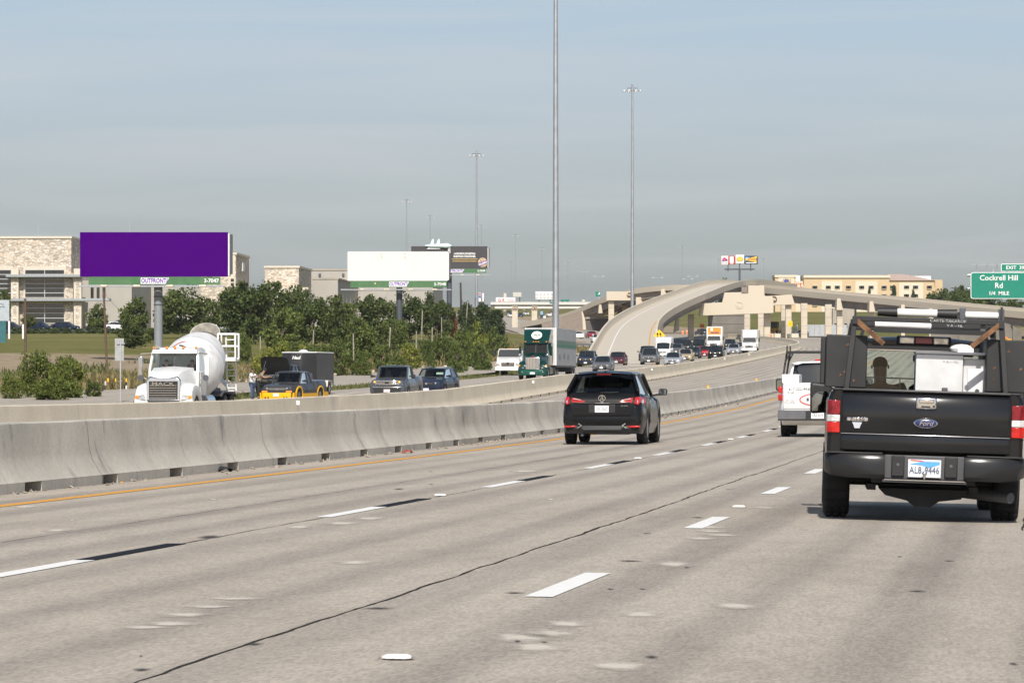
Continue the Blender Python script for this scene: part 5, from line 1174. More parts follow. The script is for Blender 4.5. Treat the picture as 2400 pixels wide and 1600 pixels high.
# ------------------------------------------------------------------ billboards
purple = pm('purple_vinyl', (.054, .0, .150), .9, var=.01, spec=.0); green_sk = pm('green_skirt', (.06, .165, .06), .7, var=.15, scale=1.0)
whitev = pm('white_vinyl', (.66, .665, .655), .7, var=.03, scale=.3); darkv = pm('charcoal_vinyl', (.055, .05, .055), .7, var=.08)
post_m = pm('grey_post_paint', (.235, .255, .27), .55, .1, var=.06); post_d = pm('dark_post_paint', (.075, .085, .10), .55, .1, var=.08)
of_purple = pm('logo_purple', (.16, .05, .36), .6); sign_w = pm('sign_white', (.80, .80, .79), .5, var=.03)
def billboard(label, Y, u0, u1, v0, v1, skirt, catw, pole_u, pole_r, pole_base_v, face, pm_, num, rz=0, panels=0):
    k = F_PX/Y; cx = (u0 + u1)/2; zc = H(px(pole_u, Y), Y) - .5
    t = thing('billboard', label, 'billboard', (px(pole_u, Y), Y, zc), rz)
    X = lambda u: (u - pole_u)/k
    Z = lambda v: pz(v, Y) - zc
    f = MB().bb(X(u0), X(u1), -1.05, -.8, Z(v1), Z(v0)).build('face', face, t, bevel=.02)
    MB().bb(X(u0) + .5, X(u1) + .35, -.75, .7, Z(v1) + .3, Z(v0) - .2).build('back_frame', dsteel, t)
    MB().bb(X(u1) - .02, X(u1) + .14, -.9, .9, Z(v1 - 2), Z(v0 + 3)).build('edge_trim', white, t)
    su0, su1 = skirt[0], skirt[1]
    sk = bpy.data.objects.new('skirt', None); C.objects.link(sk); sk.parent = t
    n = 6; z0, z1 = Z(skirt[2]), Z(v1) - .02
    for i in range(n): MB().bb(X(su0), X(su1), -1.0 - .012*(i % 2), -.86, z0 + (z1 - z0)*i/n + .012, z0 + (z1 - z0)*(i + 1)/n).build('skirt_slat', green_sk, sk)
    cz = Z(catw)
    cw = MB().bb(X(su0 - 22), X(su1 + 10), -1.9, -1.0, cz - .10, cz + .06).build('catwalk', steel, t)
    for i in range(4):
        x = X(su0 + (su1 - su0)*(i + .5)/4)
        MB().bar((x, -1.0, cz), (x, -2.4, cz - .05), .09).build('lamp_arm', steel, cw)
        MB().bb(x - .35, x + .35, -2.6, -2.2, cz - .12, cz + .10).build('lamp', pm('lamp_housing', (.62, .55, .45), .5, var=.3), cw, bevel=.04)
    MB().cyl((0, 0, 0), (0, 0, Z(skirt[2])), pole_r, None, 22).build('pole', pm_, t, smooth=50)
    for v in (695, 714):
        if Z(v) < Z(skirt[2]) - .5 and Y < 500: MB().cyl((0, 0, Z(v) - .06), (0, 0, Z(v) + .06), pole_r + .03, None, 22).build('pole_band', post_d, t, smooth=50)
    lw = (F_PX and 64/k if Y < 500 else 45/k)
    zc2 = (z0 + z1)/2; hgt = (z1 - z0)*.78; xc = X((su0 + su1)/2)
    lb_ = MB().prism([(xc - lw/2, -1.03, zc2 - hgt/2), (xc + lw/2 - .25, -1.03, zc2 - hgt/2), (xc + lw/2 + .12, -1.03, zc2 + hgt/2), (xc - lw/2, -1.03, zc2 + hgt/2)], (0, -.03, 0)).build('logo_plate', sign_w, t)
    text('OUTFRONT/', lb_, (xc, -1.075, zc2), (R(90), 0, 0), hgt*1.02, of_purple, sx=lw/(hgt*1.02*6.6)*1.12, bold=.02, ext=.01)
    text(num, t, (X(su1) - .15, -1.04, zc2), (R(90), 0, 0), hgt*.85, sign_w, align='RIGHT', ext=.01, bold=.015)
    for i in range(1, panels):
        x = X(u0) + (X(u1) - X(u0))*i/panels
        MB().bb(x - .012, x + .012, -1.062, -1.05, Z(v1), Z(v0)).build('panel_seam', pm('seam_grey', (.66, .64, .58), .7), f)
    if panels:
        for i, (uu, vv) in enumerate(((894, 595), (949, 594), (950, 603), (895, 603), (880, 663))):
            MB().prism([(X(uu) - .12, -1.06, Z(vv)), (X(uu) + .14, -1.06, Z(vv) + .05), (X(uu) + .05, -1.06, Z(vv) - .25), (X(uu) - .1, -1.06, Z(vv) - .2)], (0, -.006, 0)).build('rust_stain', pm('rust_stain', (.72, .50, .28), .8), f)
    return t, X, Z
billboard('plain purple billboard on a thick grey post behind the mixer truck', 400, 190, 536, 545, 649, (210, 518, 668), 671, 371, .43, 800, purple, post_m, '3-7047')
bw, X, Z = billboard('blank white panelled billboard on a dark post', 584, 815, 1050, 590, 658.5, (822, 1048, 674), 679, 936, .45, 812, whitev, post_d, '3-7048', panels=12)
b3, X, Z = billboard('charcoal beer billboard with white lettering and jet fins, behind the white one', 770, 964, 1143, 577.5, 630, (990, 1139, 640), 645, 1053, .50, 760, darkv, post_d, '3-7049')
for i, (s, v) in enumerate((('LA FAVORITA DE NUESTRAS', 595), ('NUESTROS CORAZONES.', 601.5))): text(s, b3, (X(1089), -1.06, Z(v)), (R(90), 0, 0), .52, sign_w, bold=.02, ext=.01, sx=.62 if i == 0 else .72)
for v, w_ in ((607.5, 60), (612.5, 56)): MB().bb(X(1089 - w_/2), X(1089 + w_/2), -1.075, -1.052, Z(v + .8), Z(v - .8)).build('gold_rule', pm('gold_print', (.55, .38, .12), .6, var=.3, scale=8), b3)
lo = MB().ell((X(1131), -1.1, Z(616)), (11/12.2, .07, 12/12.2), 18, 8).build('round_logo', pm('amber_print', (.42, .30, .20), .6, var=.6, scale=3), b3, smooth=50)
MB().bar((X(1122), -1.2, Z(622)), (X(1141), -1.2, Z(613)), .55, .04, up=(0, 1, 0)).build('logo_band', of_purple, lo)
text('Modelo', lo, (X(1131.5), -1.24, Z(617.5)), (R(90), R(-25), 0), .55, sign_w, bold=.02, ext=.01)
jet = pm('pale_jet_grey', (.62, .78, .80), .5, var=.05)
JT = bpy.data.objects.new('jet_cutout', None); C.objects.link(JT); JT.parent = b3
for dx in (0, 14): MB().prism([(X(1007 + dx), -1.15, Z(578)), (X(1013 + dx), -1.15, Z(561)), (X(1016.5 + dx), -1.15, Z(560)), (X(1017 + dx), -1.15, Z(568)), (X(1015 + dx), -1.15, Z(578))], (0, .25, 0)).build('tail_fin', jet, JT)
MB().loft([[(X(u), -1.2 - .35*math.cos(a)*r, Z(576.5) + .35*math.sin(a)*r) for a in [2*math.pi*i/10 for i in range(10)]] for u, r in ((996, .3), (1008, .9), (1030, 1.0), (1046, 1.5), (1052, 1.2), (1058, .4))]).build('fuselage', jet, JT, smooth=50)
MB().prism([(X(1000), -1.1, Z(584)), (X(1030), -1.1, Z(584)), (X(1045), -1.1, Z(577)), (X(1010), -1.1, Z(577))], (0, -.06, 0)).build('wing', pm('wing_white', (.75, .75, .77), .6), JT)
MB().bb(X(1050), X(1056), -1.3, -1.06, Z(628), Z(580)).build('bottle_cutout', pm('bottle_print', (.45, .44, .45), .5, var=.7, scale=3), b3)

# ------------------------------------------------------------------ exit sign on its gantry
sgreen = pm('highway_green', (.004, .20, .135), .45, var=.05)
Y = 330; k = F_PX/Y
ES = thing('exit_sign', 'green overhead exit sign with white lettering at the right edge', 'sign', (px(2341, Y), Y, pz(669, Y)))
def rrect(x0, x1, z0, z1, r, y):
    p = []
    for cx, cz, a0 in ((x1 - r, z1 - r, 0), (x0 + r, z1 - r, 90), (x0 + r, z0 + r, 180), (x1 - r, z0 + r, 270)):
        for i in range(5): a = R(a0 + 22.5*i); p.append((cx + r*math.cos(a), y, cz + r*math.sin(a)))
    return p
hw_, hh_ = 66/k, 31/k
MB().prism(rrect(-hw_, hw_, -hh_, hh_, .22, 0), (0, .08, 0)).build('border', sign_w, ES); pn = MB().prism(rrect(-hw_ + .05, hw_ - .05, -hh_ + .05, hh_ - .05, .18, -.012), (0, .03, 0)).build('panel', sgreen, ES)
tx_ = lambda s, u, v, size, sx=1.0: text(s, ES, ((u - 2341)/k, -.03, (669 - v)/k), (R(90), 0, 0), size, sign_w, ext=.006, sx=sx, bold=.006)
tx_('Cockrell Hill', 2341, 651.5, .62, 1.0); tx_('Rd', 2341, 669.5, .62, 1.0); tx_('1/4  MILE', 2341, 687.5, .42, 1.05)
MB().prism(rrect((2346 - 2341)/k, (2412 - 2341)/k, (669 - 636.2)/k, (669 - 618)/k, .1, 0), (0, .08, 0)).build('border', sign_w, ES); MB().prism(rrect((2347.5 - 2341)/k, (2410.5 - 2341)/k, (669 - 635)/k, (669 - 619.5)/k, .08, -.012), (0, .03, 0)).build('exit_tab', sgreen, ES)
tx_('EXIT  39', 2379, 627.5, .40, 1.05)
SG = thing('sign_gantry', 'steel gantry arm and post carrying the green exit sign', 'gantry', (px(2500, Y), Y + .8, H(px(2500, Y), Y) - .2))
zc = pz(660, Y) - SG.location.z
MB().cyl((0, 0, 0), (0, 0, zc + 1.2), .30, .26, 16).build('post', steel, SG, smooth=50)
for dz in (-.55, .55): MB().cyl((0, 0, zc + dz), (px(2270, Y) - px(2500, Y), 0, zc + dz), .13, None, 12).build('arm', steel, SG, smooth=50)
for i in range(5): MB().bar((-1.2 - 1.2*i, -.15, zc - 1.2), (-1.2 - 1.2*i, -.15, zc + 1.3), .09).build('sign_bracket', steel, SG)
for i in range(3): MB().cyl((px(2290 + 24*i, Y) - px(2500, Y), -.5, zc + 1.05), (px(2290 + 24*i, Y) - px(2500, Y), -.5, zc + 1.45), .05, None, 8).build('rail_post', steel, SG)
MB().bar((px(2276, Y) - px(2500, Y), -.5, zc + 1.42), (px(2345, Y) - px(2500, Y), -.5, zc + 1.42), .04).build('service_rail', steel, SG)

# ------------------------------------------------------------------ roadside sign tower with four boards
Y = 1250; k = F_PX/Y
ST = thing('sign_tower', 'dark pole carrying four restaurant and fuel signs above the flyover', 'sign', (px(1733.5, Y), Y, H(px(1733, Y), Y)))
sx_ = lambda x: (1680 + x/21.38 - 1733.5)/k
sz_ = lambda y: pz(590 + y/21.38, Y) - ST.location.z
MB().bb(sx_(1095), sx_(1190), -.6, .6, 0, sz_(870)).build('pole', post_d, ST); MB().bb(sx_(395), sx_(1885), -.5, .5, sz_(910), sz_(840)).build('crossbeam', post_d, ST)
for x, y0, y1 in ((565, 980, 660), (1140, 870, 600), (1700, 960, 610)): MB().bb(sx_(x - 25), sx_(x + 25), -.3, .3, sz_(y0), sz_(y1)).build('strut', post_d, ST)
def board(x0, x1, y0, y1, m, nm): return MB().bb(sx_(x0), sx_(x1), -.7, .5, sz_(y1), sz_(y0)).build(nm, m, ST, bevel=.12)
sa = board(220, 570, 215, 660, pm('sign_ivory', (.80, .74, .68), .5), 'bell_board')
bell = lambda cx, cz, r, m, y=-.76: MB().prism([(sx_(cx) - r, y, sz_(cz) - r*.8), (sx_(cx) - r*.75, y, sz_(cz) + r*.3), (sx_(cx) - r*.3, y, sz_(cz) + r), (sx_(cx) + r*.3, y, sz_(cz) + r*.9), (sx_(cx) + r*.8, y, sz_(cz) + r*.2), (sx_(cx) + r, y, sz_(cz) - r*.7)], (0, -.06, 0)).build('bell_emblem', m, sa)
bell(350, 400, .62, pm('emblem_violet', (.18, .06, .32), .5)); bell(395, 370, .55, pm('emblem_pink', (.72, .04, .20), .5), -.82); bell(480, 410, .35, pm('emblem_violet', (.18, .06, .32), .5), -.82)
MB().ell((sx_(400), -.85, sz_(435)), (.16, .05, .2), 8, 5).build('clapper', pm('emblem_gold', (.7, .45, .08), .5), sa)
text('TACO BELL', sa, (sx_(395), -.74, sz_(570)), (R(90), 0, 0), .52, pm('emblem_violet', (.18, .06, .32), .5), sx=.75)
sb2 = board(578, 915, 215, 645, pm('sign_red', (.50, .03, .045), .5), 'red_board')
MB().bb(sx_(640), sx_(840), -.78, -.7, sz_(560), sz_(250)).build('white_panel', sign_w, sb2, bevel=.2); text('KFC', sb2, (sx_(745), -.82, sz_(600)), (R(90), 0, 0), .6, sign_w, shear=.3, bold=.02)
sc2 = board(930, 1368, 160, 592, sign_w, 'white_board')
shp = [(math.cos(a)*r, math.sin(a)*r2) for a, r, r2 in [(R(-50), 1.0, 1.1), (R(-15), 1.55, 1.3), (R(10), 1.6, 1.3), (R(40), 1.5, 1.25), (R(65), 1.4, 1.3), (R(90), 1.4, 1.35), (R(115), 1.4, 1.3), (R(140), 1.5, 1.25), (R(170), 1.6, 1.3), (R(195), 1.55, 1.3), (R(230), 1.0, 1.1)]]
for kk, m, y in ((.68, pm('shell_orange', (.80, .22, .05), .5), -.76), (.60, pm('shell_yellow', (.86, .55, .06), .5), -.83)): MB().prism([(sx_(1150) + a*kk, y, sz_(385) + b*kk) for a, b in shp], (0, -.06, 0)).build('shell_emblem', m, sc2)
sd2 = board(1380, 2045, 200, 620, pm('sign_navy', (.03, .04, .07), .5), 'drive_in_board')
MB().prism([(sx_(1420), -.76, sz_(470)), (sx_(1420), -.76, sz_(260)), (sx_(1650), -.76, sz_(290)), (sx_(1560), -.76, sz_(430))], (0, -.03, 0)).build('blue_flash', pm('flash_blue', (.20, .46, .80), .5), sd2)
MB().prism([(sx_(1430), -.80, sz_(420)), (sx_(1430), -.80, sz_(350)), (sx_(1640), -.80, sz_(320)), (sx_(2025), -.8, sz_(215)), (sx_(1965), -.8, sz_(380)), (sx_(2000), -.8, sz_(535)), (sx_(1650), -.8, sz_(470))], (0, -.04, 0)).build('yellow_bow', pm('bow_yellow', (.85, .52, .05), .5), sd2)
text('SONIC', sd2, (sx_(1770), -.86, sz_(385)), (R(90), 0, 0), .85, pm('bow_red', (.62, .10, .04), .5), sx=1.05, bold=.03)
MB().bb(sx_(1450), sx_(1980), -.76, -.71, sz_(580), sz_(535)).build('white_strip', sign_w, sd2)

# ------------------------------------------------------------------ high masts and lamp posts
def mast(u, vtop, Y, r0, r1, label, heads=8, span=1.75, cat='light mast', zbase=None):
    X = px(u, Y); zb = H(X, Y) - .3 if zbase is None else zbase; h = pz(vtop, Y) - zb
    t = thing('light_mast', label, cat, (X, Y, zb), 0, 'high light masts')
    prof = [(r0, 0)]; n = 4
    o = MB()
    for i in range(n):
        a, b = i/n, (i + 1)/n
        o.cyl((0, 0, h*a), (0, 0, h*b + .4), (r0 + (r1 - r0)*a)*(1.0 if i == 0 else .97), r0 + (r1 - r0)*b, 14)
    o.build('pole', steel, t, smooth=60)
    ring = MB()
    for i in range(heads):
        a = 2*math.pi*(i + .5)/heads; x, y = math.cos(a)*span, math.sin(a)*span
        ring.bar((math.cos(a)*r1, math.sin(a)*r1, h - .8), (x*.85, y*.85, h - .8), .07)
    ring.build('ring_arm', steel, t)
    for i in range(heads):
        a = 2*math.pi*(i + .5)/heads; x, y = math.cos(a)*span, math.sin(a)*span
        lf = MB().lathe([(.05, .12), (.22, .05), (.30, -.12), (.28, -.2), (.05, -.22)], (x, y, h - .82), (0, 0, 1), 10).build('lamp', pm('lamp_shell', (.60, .60, .58), .4, .3), t, smooth=50)
    MB().bar((-span*.6, 0, h - .35), (span*.6, 0, h - .35), .16, .12).build('head_frame', dsteel, t)
    MB().ell((0, 0, h - .05), (.12, .12, .16), 8, 5).build('lightning_cap', sign_w, t)
    return t
mast(1302.5, -140, 430, .37, .20, 'tallest galvanised light mast, rising out of the top of the picture')
mast(1482, 203, 800, .40, .18, 'tall light mast with a ring of lamps right of the tallest mast')
mast(1117, 357, 985, .33, .15, 'light mast standing behind the charcoal billboard')
mast(953, 467, 1410, .32, .14, 'distant light mast above the white billboard')
mast(1008, 505, 1680, .32, .14, 'distant light mast just left of the jet fins')
mast(1128, 527, 1920, .3, .14, 'thin far mast close to the right of the mast behind the charcoal billboard')
mast(1208, 549, 2150, .3, .14, 'far mast above the left gateway pier')
mast(1599, 576, 2300, .3, .14, 'far mast above the crest of the curving ramp')
mast(1270, 580, 2350, .26, .13, 'faint far mast just left of the tallest mast')
mast(1331, 615, 2450, .26, .13, 'faint far mast just right of the tallest mast', span=2.2)
mast(1369, 634, 2500, .26, .13, 'faint low mast left of the left flyover cap', span=2.2)
mast(1198, 613, 2500, .26, .13, 'faint low mast left of the far mast above the gateway piers', span=2.2)
mast(1684, 607, 2400, .26, .13, 'faint mast just left of the four-board sign tower', span=2.0)
mast(1790, 606, 2400, .26, .13, 'faint mast just right of the four-board sign tower', span=2.0)
def lamp_post(u, vtop, Y, label):
    X = px(u, Y); zb = H(X, Y); h = pz(vtop, Y) - zb
    t = thing('street_lamp', label, 'street lamp', (X, Y, zb)); MB().cyl((0, 0, 0), (0, 0, h), .2, .12, 10).build('pole', steel, t)
    for s in (-1, 1):
        MB().bar((0, 0, h - .1), (s*1.6, 0, h + .1), .08).build('arm', steel, t); MB().bb(s*1.3, s*2.0, -.2, .2, h, h + .16).build('lamp', sign_w, t, bevel=.06)
for u, v, Y, l_ in ((1541, 651, 1500, 'small twin lamp post left of the ramp crest above the left flyover'), (1612, 654, 1500, 'left of two small twin lamp posts over the left flyover'), (1624, 648, 1500, 'right of two small twin lamp posts over the left flyover'), (1404, 648, 1500, 'lamp post rising beside the round green sign at the left flyover')):
    lamp_post(u, v, Y, l_)
UP = thing('utility_pole', 'dark wooden pole with crossarm behind the charcoal billboard', 'pole', (px(1082, 900), 900, H(px(1082, 900), 900)))
MB().cyl((0, 0, 0), (-.25, 0, pz(662, 900) - UP.location.z), .28, .2, 8).build('shaft', pm('dark_wood', (.06, .05, .045), .9), UP)
U2 = thing('utility_pole', 'dark utility pole above the right flyover trees', 'pole', (px(2240, 1300), 1300, H(px(2240, 1300), 1300)))
MB().cyl((0, 0, 0), (0, 0, pz(671, 1300) - U2.location.z), .3, .2, 8).build('shaft', pm('dark_wood', (.06, .05, .045), .9), U2); MB().bar((-1.5, 0, pz(675, 1300) - U2.location.z), (1.5, 0, pz(675, 1300) - U2.location.z), .3).build('crossarm', pm('dark_wood', (.06, .05, .045), .9), U2)
# green round sign on the left, far signs on the skyline
GS = thing('road_sign', 'small green sign on a tall post left of the left flyover cap', 'sign', (px(1404, 1200), 1200, H(px(1404, 1200), 1200)))
zc = GS.location.z
MB().bb(px(1396, 1200) - GS.location.x, px(1407, 1200) - GS.location.x, -.1, .1, pz(694.5, 1200) - zc, pz(683, 1200) - zc).build('panel', sgreen, GS, bevel=.3); MB().bb(-.15, .15, .11, .3, 0, pz(683, 1200) - zc).build('post', steel, GS)
MB().prism([(-.35, -.12, pz(691, 1200) - zc), (.1, -.12, pz(684.5, 1200) - zc), (.3, -.12, pz(685, 1200) - zc), (.2, -.12, pz(690, 1200) - zc)], (0, -.02, 0)).build('emblem', sign_w, GS)
def far_board(name, label, u0, u1, v0, v1, Y, m, cat='sign', extra=None, post=True):
    t = thing(name, label, cat, (px((u0+u1)/2, Y), Y, pz(v1, Y))); w_ = (u1 - u0)/F_PX*Y/2; h_ = (v1 - v0)/F_PX*Y
    f = MB().bb(-w_, w_, -.3, .3, 0, h_).build('panel', m, t, bevel=.1)
    if post:
        for s in (-.6, .6): MB().bb(s*w_ - .3, s*w_ + .3, .35, .8, H(t.location.x, Y) - t.location.z, h_*.5).build('post', dsteel, t)
    return t, f, w_, h_
t, f, w_, h_ = far_board('shop_sign', 'white and red shop sign board on the skyline left of the overpass', 1162, 1208, 697, 707, 2000, sign_w)
text('Q B', f, (-w_*.45, -.35, h_*.4), (R(90), 0, 0), h_*.9, pm('shop_red', (.5, .06, .06), .5), bold=.05); text('Diner', f, (w_*.55, -.35, h_*.35), (R(90), 0, 0), h_*.7, pm('shop_red', (.5, .06, .06), .5))
far_board('shop_tower', 'small cream tower above the white and red shop sign', 1180.5, 1187, 687, 700, 2010, cream, 'tower', post=False)
t, f, w_, h_ = far_board('shop_sign', 'pale panelled sign board above the far overpass, left one', 1202, 1222, 685, 696, 2050, conc_w)
t, f, w_, h_ = far_board('store_building', 'large white store front on the skyline beside the tallest mast', 1255, 1298, 683, 702, 2100, sign_w, 'building')
for i in range(2):
    for j in range(5): MB().bb(-w_ + w_*.4*j + .25, -w_ + w_*.4*j + w_*.3, -.36, -.3, h_*(.1 + .4*i), h_*(.35 + .4*i)).build('panel_relief', conc_w, f)
far_board('road_sign', 'far green overhead sign right of the tallest mast', 1314, 1334, 701.5, 706, 1950, sgreen)
far_board('road_sign', 'far green overhead sign left of the tallest mast', 1288, 1297, 708, 711.5, 1890, sgreen, post=False)
far_board('road_sign', 'light blue sign beside the far road', 1266.5, 1272.5, 729.5, 738, 1400, pm('sign_pale_blue', (.22, .42, .62), .5))
t, f, w_, h_ = far_board('fuel_sign', 'blue and white fuel price pylon left of the far overpass', 1121.5, 1127, 686.5, 707, 1500, sign_w)
MB().bb(-w_*.9, w_*.9, -.4, -.3, h_*.45, h_*.7).build('blue_band', pm('band_blue', (.05, .12, .42), .5), f); MB().bb(-w_*.9, w_*.9, -.4, -.3, h_*.78, h_*.95).build('red_band', pm('shop_red', (.5, .06, .06), .5), f)
far_board('fuel_sign', 'narrow white pylon right of the fuel price pylon', 1130.5, 1134, 687, 707, 1500, sign_w); far_board('fuel_sign', 'dark slim pylon left of the fuel price pylon', 1114, 1117, 687, 707, 1500, dsteel)
far_board('chimney', 'small cream chimney above the overpass right of the tallest mast', 1364, 1371, 702, 708, 1880, cream, 'chimney', post=False)
# merge sign, site signs
ysig = pm('sign_yellow', (.83, .52, .01), .5, var=.04)
MS = thing('warning_sign', 'yellow diamond merge warning sign beside the ramp mouth', 'sign', (px(1545.5, 560), 560, H(px(1545, 560), 560)))
c = pz(786, 560) - MS.location.z; r_ = 14/F_PX*560
MB().prism([(0, -.02, c - r_), (r_, -.02, c), (0, -.02, c + r_), (-r_, -.02, c)], (0, .03, 0)).build('panel', ysig, MS); MB().bb(-.06, .06, .02, .12, 0, c + r_*.5).build('post', steel, MS)
for s in (-1, 1): MB().bar((s*.25 - .0, -.035, c - .42), (s*.25 - .12*(s > 0), -.035, c + .30), .12, .01, up=(0, 1, 0)).build('arrow', inkm, MS); MB().prism([(s*.25 - .2 - .1*(s > 0), -.03, c + .12), (s*.25 + .16 - .1*(s > 0), -.03, c + .12), (s*.25 - .02 - .1*(s > 0), -.03, c + .45)], (0, -.01, 0)).build('arrow_head', inkm, MS)
YS = thing('site_sign', 'square yellow sign fixed in front of a flyover column', 'sign', (px(1852, 866), 866, pz(765, 866)))
MB().bb(-.5, .5, -.03, .03, 0, 1.2).build('panel', ysig, YS); MB().bb(-.25, .1, -.036, -.03, .62, .68).build('mark', inkm, YS); MB().bb(-.1, .25, -.036, -.03, .45, .51).build('mark', inkm, YS); MB().bb(-.05, .05, .04, .1, H(YS.location.x, 866) - YS.location.z, 1.0).build('post', steel, YS)
oran = pm('safety_orange', (.82, .20, .04), .6)
OS = thing('site_sign', 'orange roadwork sign beyond the ramp', 'sign', (px(1645.5, 1000), 1000, pz(768, 1000))); MB().bb(-.55, .55, -.03, .03, 0, 1.0).build('panel', oran, OS); MB().bb(-.05, .05, .04, .1, H(OS.location.x, 1000) - OS.location.z, .9).build('post', steel, OS); MB().bar((-.3, -.045, .3), (.3, -.045, .7), .14, .01, up=(0, 1, 0)).build('symbol', inkm, OS)
def drum(x, y, label):
    t = thing('traffic_drum', label, 'traffic drum', (x, y, H(x, y) + (.25 if abs(x - con_x(y)) < 12 else 0)), 0, 'orange traffic drums')
    MB().lathe([(.29, 0), (.26, .1), (.25, .5), (.22, .95), (.1, 1.0)], (0, 0, 0), (0, 0, 1), 12).build('barrel', oran, t, smooth=40)
    for z in (.35, .7): MB().cyl((0, 0, z), (0, 0, z + .12), .262 - z*.03, None, 12).build('reflective_band', sign_w, t)
for i, (u, Y, l_) in enumerate(((1600, 960, 'leftmost orange traffic drum seen under the ramp'), (1610, 975, 'orange traffic drum second from the left under the ramp'), (1631, 985, 'orange traffic drum left of the orange roadwork sign'), (1650, 990, 'orange traffic drum right of the orange roadwork sign'), (1807, 880, 'orange traffic drum beside the flyover column and loader'), (1838, 900, 'orange traffic drum right of the yellow loader'), (2226, 700, 'left orange drum seen through the ladder rack'), (2243, 702, 'right orange drum seen through the ladder rack'))):
    drum(px(u, Y), Y, l_)
# wooden and steel posts on the bank
wood = pm('weathered_wood', (.115, .075, .05), .9, var=.25, scale=2); gwood = pm('grey_wood', (.29, .27, .20), .9, var=.2, scale=2)
def wpost(u0, v0, u1, v1, Y, r, label, m=None):
    a = at(u0, v0, Y); b = at(u1, v1, Y); zb = H(b.x, Y) - .4
    t = thing('utility_pole', label, 'pole', (b.x, Y, zb), 0, 'short wooden poles on the bank'); o = MB().cyl((0, 0, 0), (a.x - b.x, 0, a.z - zb), r, r*.85, 10).build('shaft', m or gwood, t, smooth=50)
    MB().cyl((a.x - b.x, 0, a.z - zb - .01), (a.x - b.x, 0, a.z - zb + .04), r*.7, None, 8).build('cap', dsteel, t)
    return t, a
w1, a1 = wpost(59, 701, 60, 866, 330, .115, 'brown wooden pole at the far left in front of the office block', wood)
w2, a2 = wpost(243, 683, 252, 888, 330, .10, 'leaning brown wooden pole left of the purple billboard post', wood)
for i, (u0, v0, u1, v1, Y, l_) in enumerate(((610, 788, 611, 822, 420, 'short pale post right of the mixer truck ladder'), (735, 773, 732, 815, 420, 'pale post above the black trailer'), (828, 782, 829, 850, 400, 'pale post right of the black trailer'), (915, 767, 909, 842, 400, 'leaning pale post left of the white billboard post'), (990, 728, 986, 800, 470, 'tall pale post right of the white billboard post'), (976, 776, 975, 830, 430, 'thin pale post close to the right of the white billboard post'), (1013, 767, 1013, 820, 450, 'thin pale post among the shrubs under the charcoal billboard'), (1035, 744, 1035, 772, 560, 'short pale post below the end of the white billboard'), (1096, 704, 1089, 770, 560, 'leaning pale post among the dark junipers'))):
    wpost(u0, v0, u1, v1, Y, .085, l_)
wire_m = dsteel
for (p, q_, l_) in ((a2, at(300, 735, 420), 'slack wire running right from the leaning brown pole'), (a1 - Vector((0, 0, .3)), at(175, 726, 360), 'slack wire between the two brown wooden poles')):
    pts = [p.lerp(q_, i/10) - Vector((0, 0, 4*.35*(i/10)*(1 - i/10))) for i in range(11)]
    o = MB().tube(pts, .012, 5).build('overhead_wire', wire_m); tag(o, l_, 'wire')
# road sign seen from behind, markers along the frontage road
Y = 212; RS = thing('road_sign', 'grey back of a road sign on a post left of the mixer truck', 'sign', (px(282.5, Y), Y, H(px(282, Y), Y)))
zb = RS.location.z
MB().bb(px(269, Y) - RS.location.x, px(290, Y) - RS.location.x, .05, .075, pz(845, Y) - zb, pz(793, Y) - zb).build('panel', pm('sign_back', (.38, .39, .38), .5, .3), RS); MB().bb(-.03, .03, -.03, .04, 0, pz(797, Y) - zb).build('post', steel, RS); MB().bb(-.20, .24, -.02, .045, pz(806, Y) - zb, pz(803.5, Y) - zb).build('bracket', steel, RS)
def marker(u, Y, cols, h, label):
    x = px(u, Y); t = thing('marker_post', label, 'marker post', (x, Y, H(x, Y)), 0, 'marker posts by the side road'); n = len(cols)
    for i, m in enumerate(cols): MB().cyl((0, 0, h*i/n), (0, 0, h*(i + 1)/n), .055, None, 8).build('band', m, t)
red_ = pm('marker_red', (.42, .05, .04), .6)
marker(253, 258, (sign_w, red_, ysig), .75, 'banded marker post with yellow top left of the sign back'); marker(271, 262, (red_, inkm, ysig), .7, 'dark banded marker post just left of the sign back'); marker(296, 262, (sign_w, inkm, ysig), .7, 'yellow-topped marker post right of the sign back'); marker(247, 259, (dsteel, sign_w), .55, 'low grey marker stub beside the banded post')
# monument sign and white posts at the left edge
Y = 520; MN = thing('monument_sign', 'grey and teal monument sign cut by the left edge', 'sign', (px(2, Y), Y, H(px(2, Y), Y))); zb = MN.location.z
MB().bb(-3.2, (22 - 2)/F_PX*Y, -.2, .2, pz(752, Y) - zb, pz(703, Y) - zb).build('panel', pm('sign_grey_blue', (.42, .46, .50), .5), MN); MB().bb(-3.2, (14 - 2)/F_PX*Y, -.15, .25, 0, pz(752, Y) - zb).build('base', pm('sign_teal', (.03, .13, .15), .5), MN); text('CL', MN, (.12, -.22, pz(716, Y) - zb), (R(90), 0, 0), .75, inkm)
for u, v0, l_ in ((21.5, 752, 'white square post at the edge of the monument sign'), (54, 760, 'white square post behind the brown wooden pole')):
    t = thing('bollard_post', l_, 'post', (px(u, 560), 560, H(px(u, 560), 560))); MB().bb(-.12, .12, -.1, .1, 0, pz(v0, 560) - t.location.z).build('post', sign_w, t, bevel=.02)
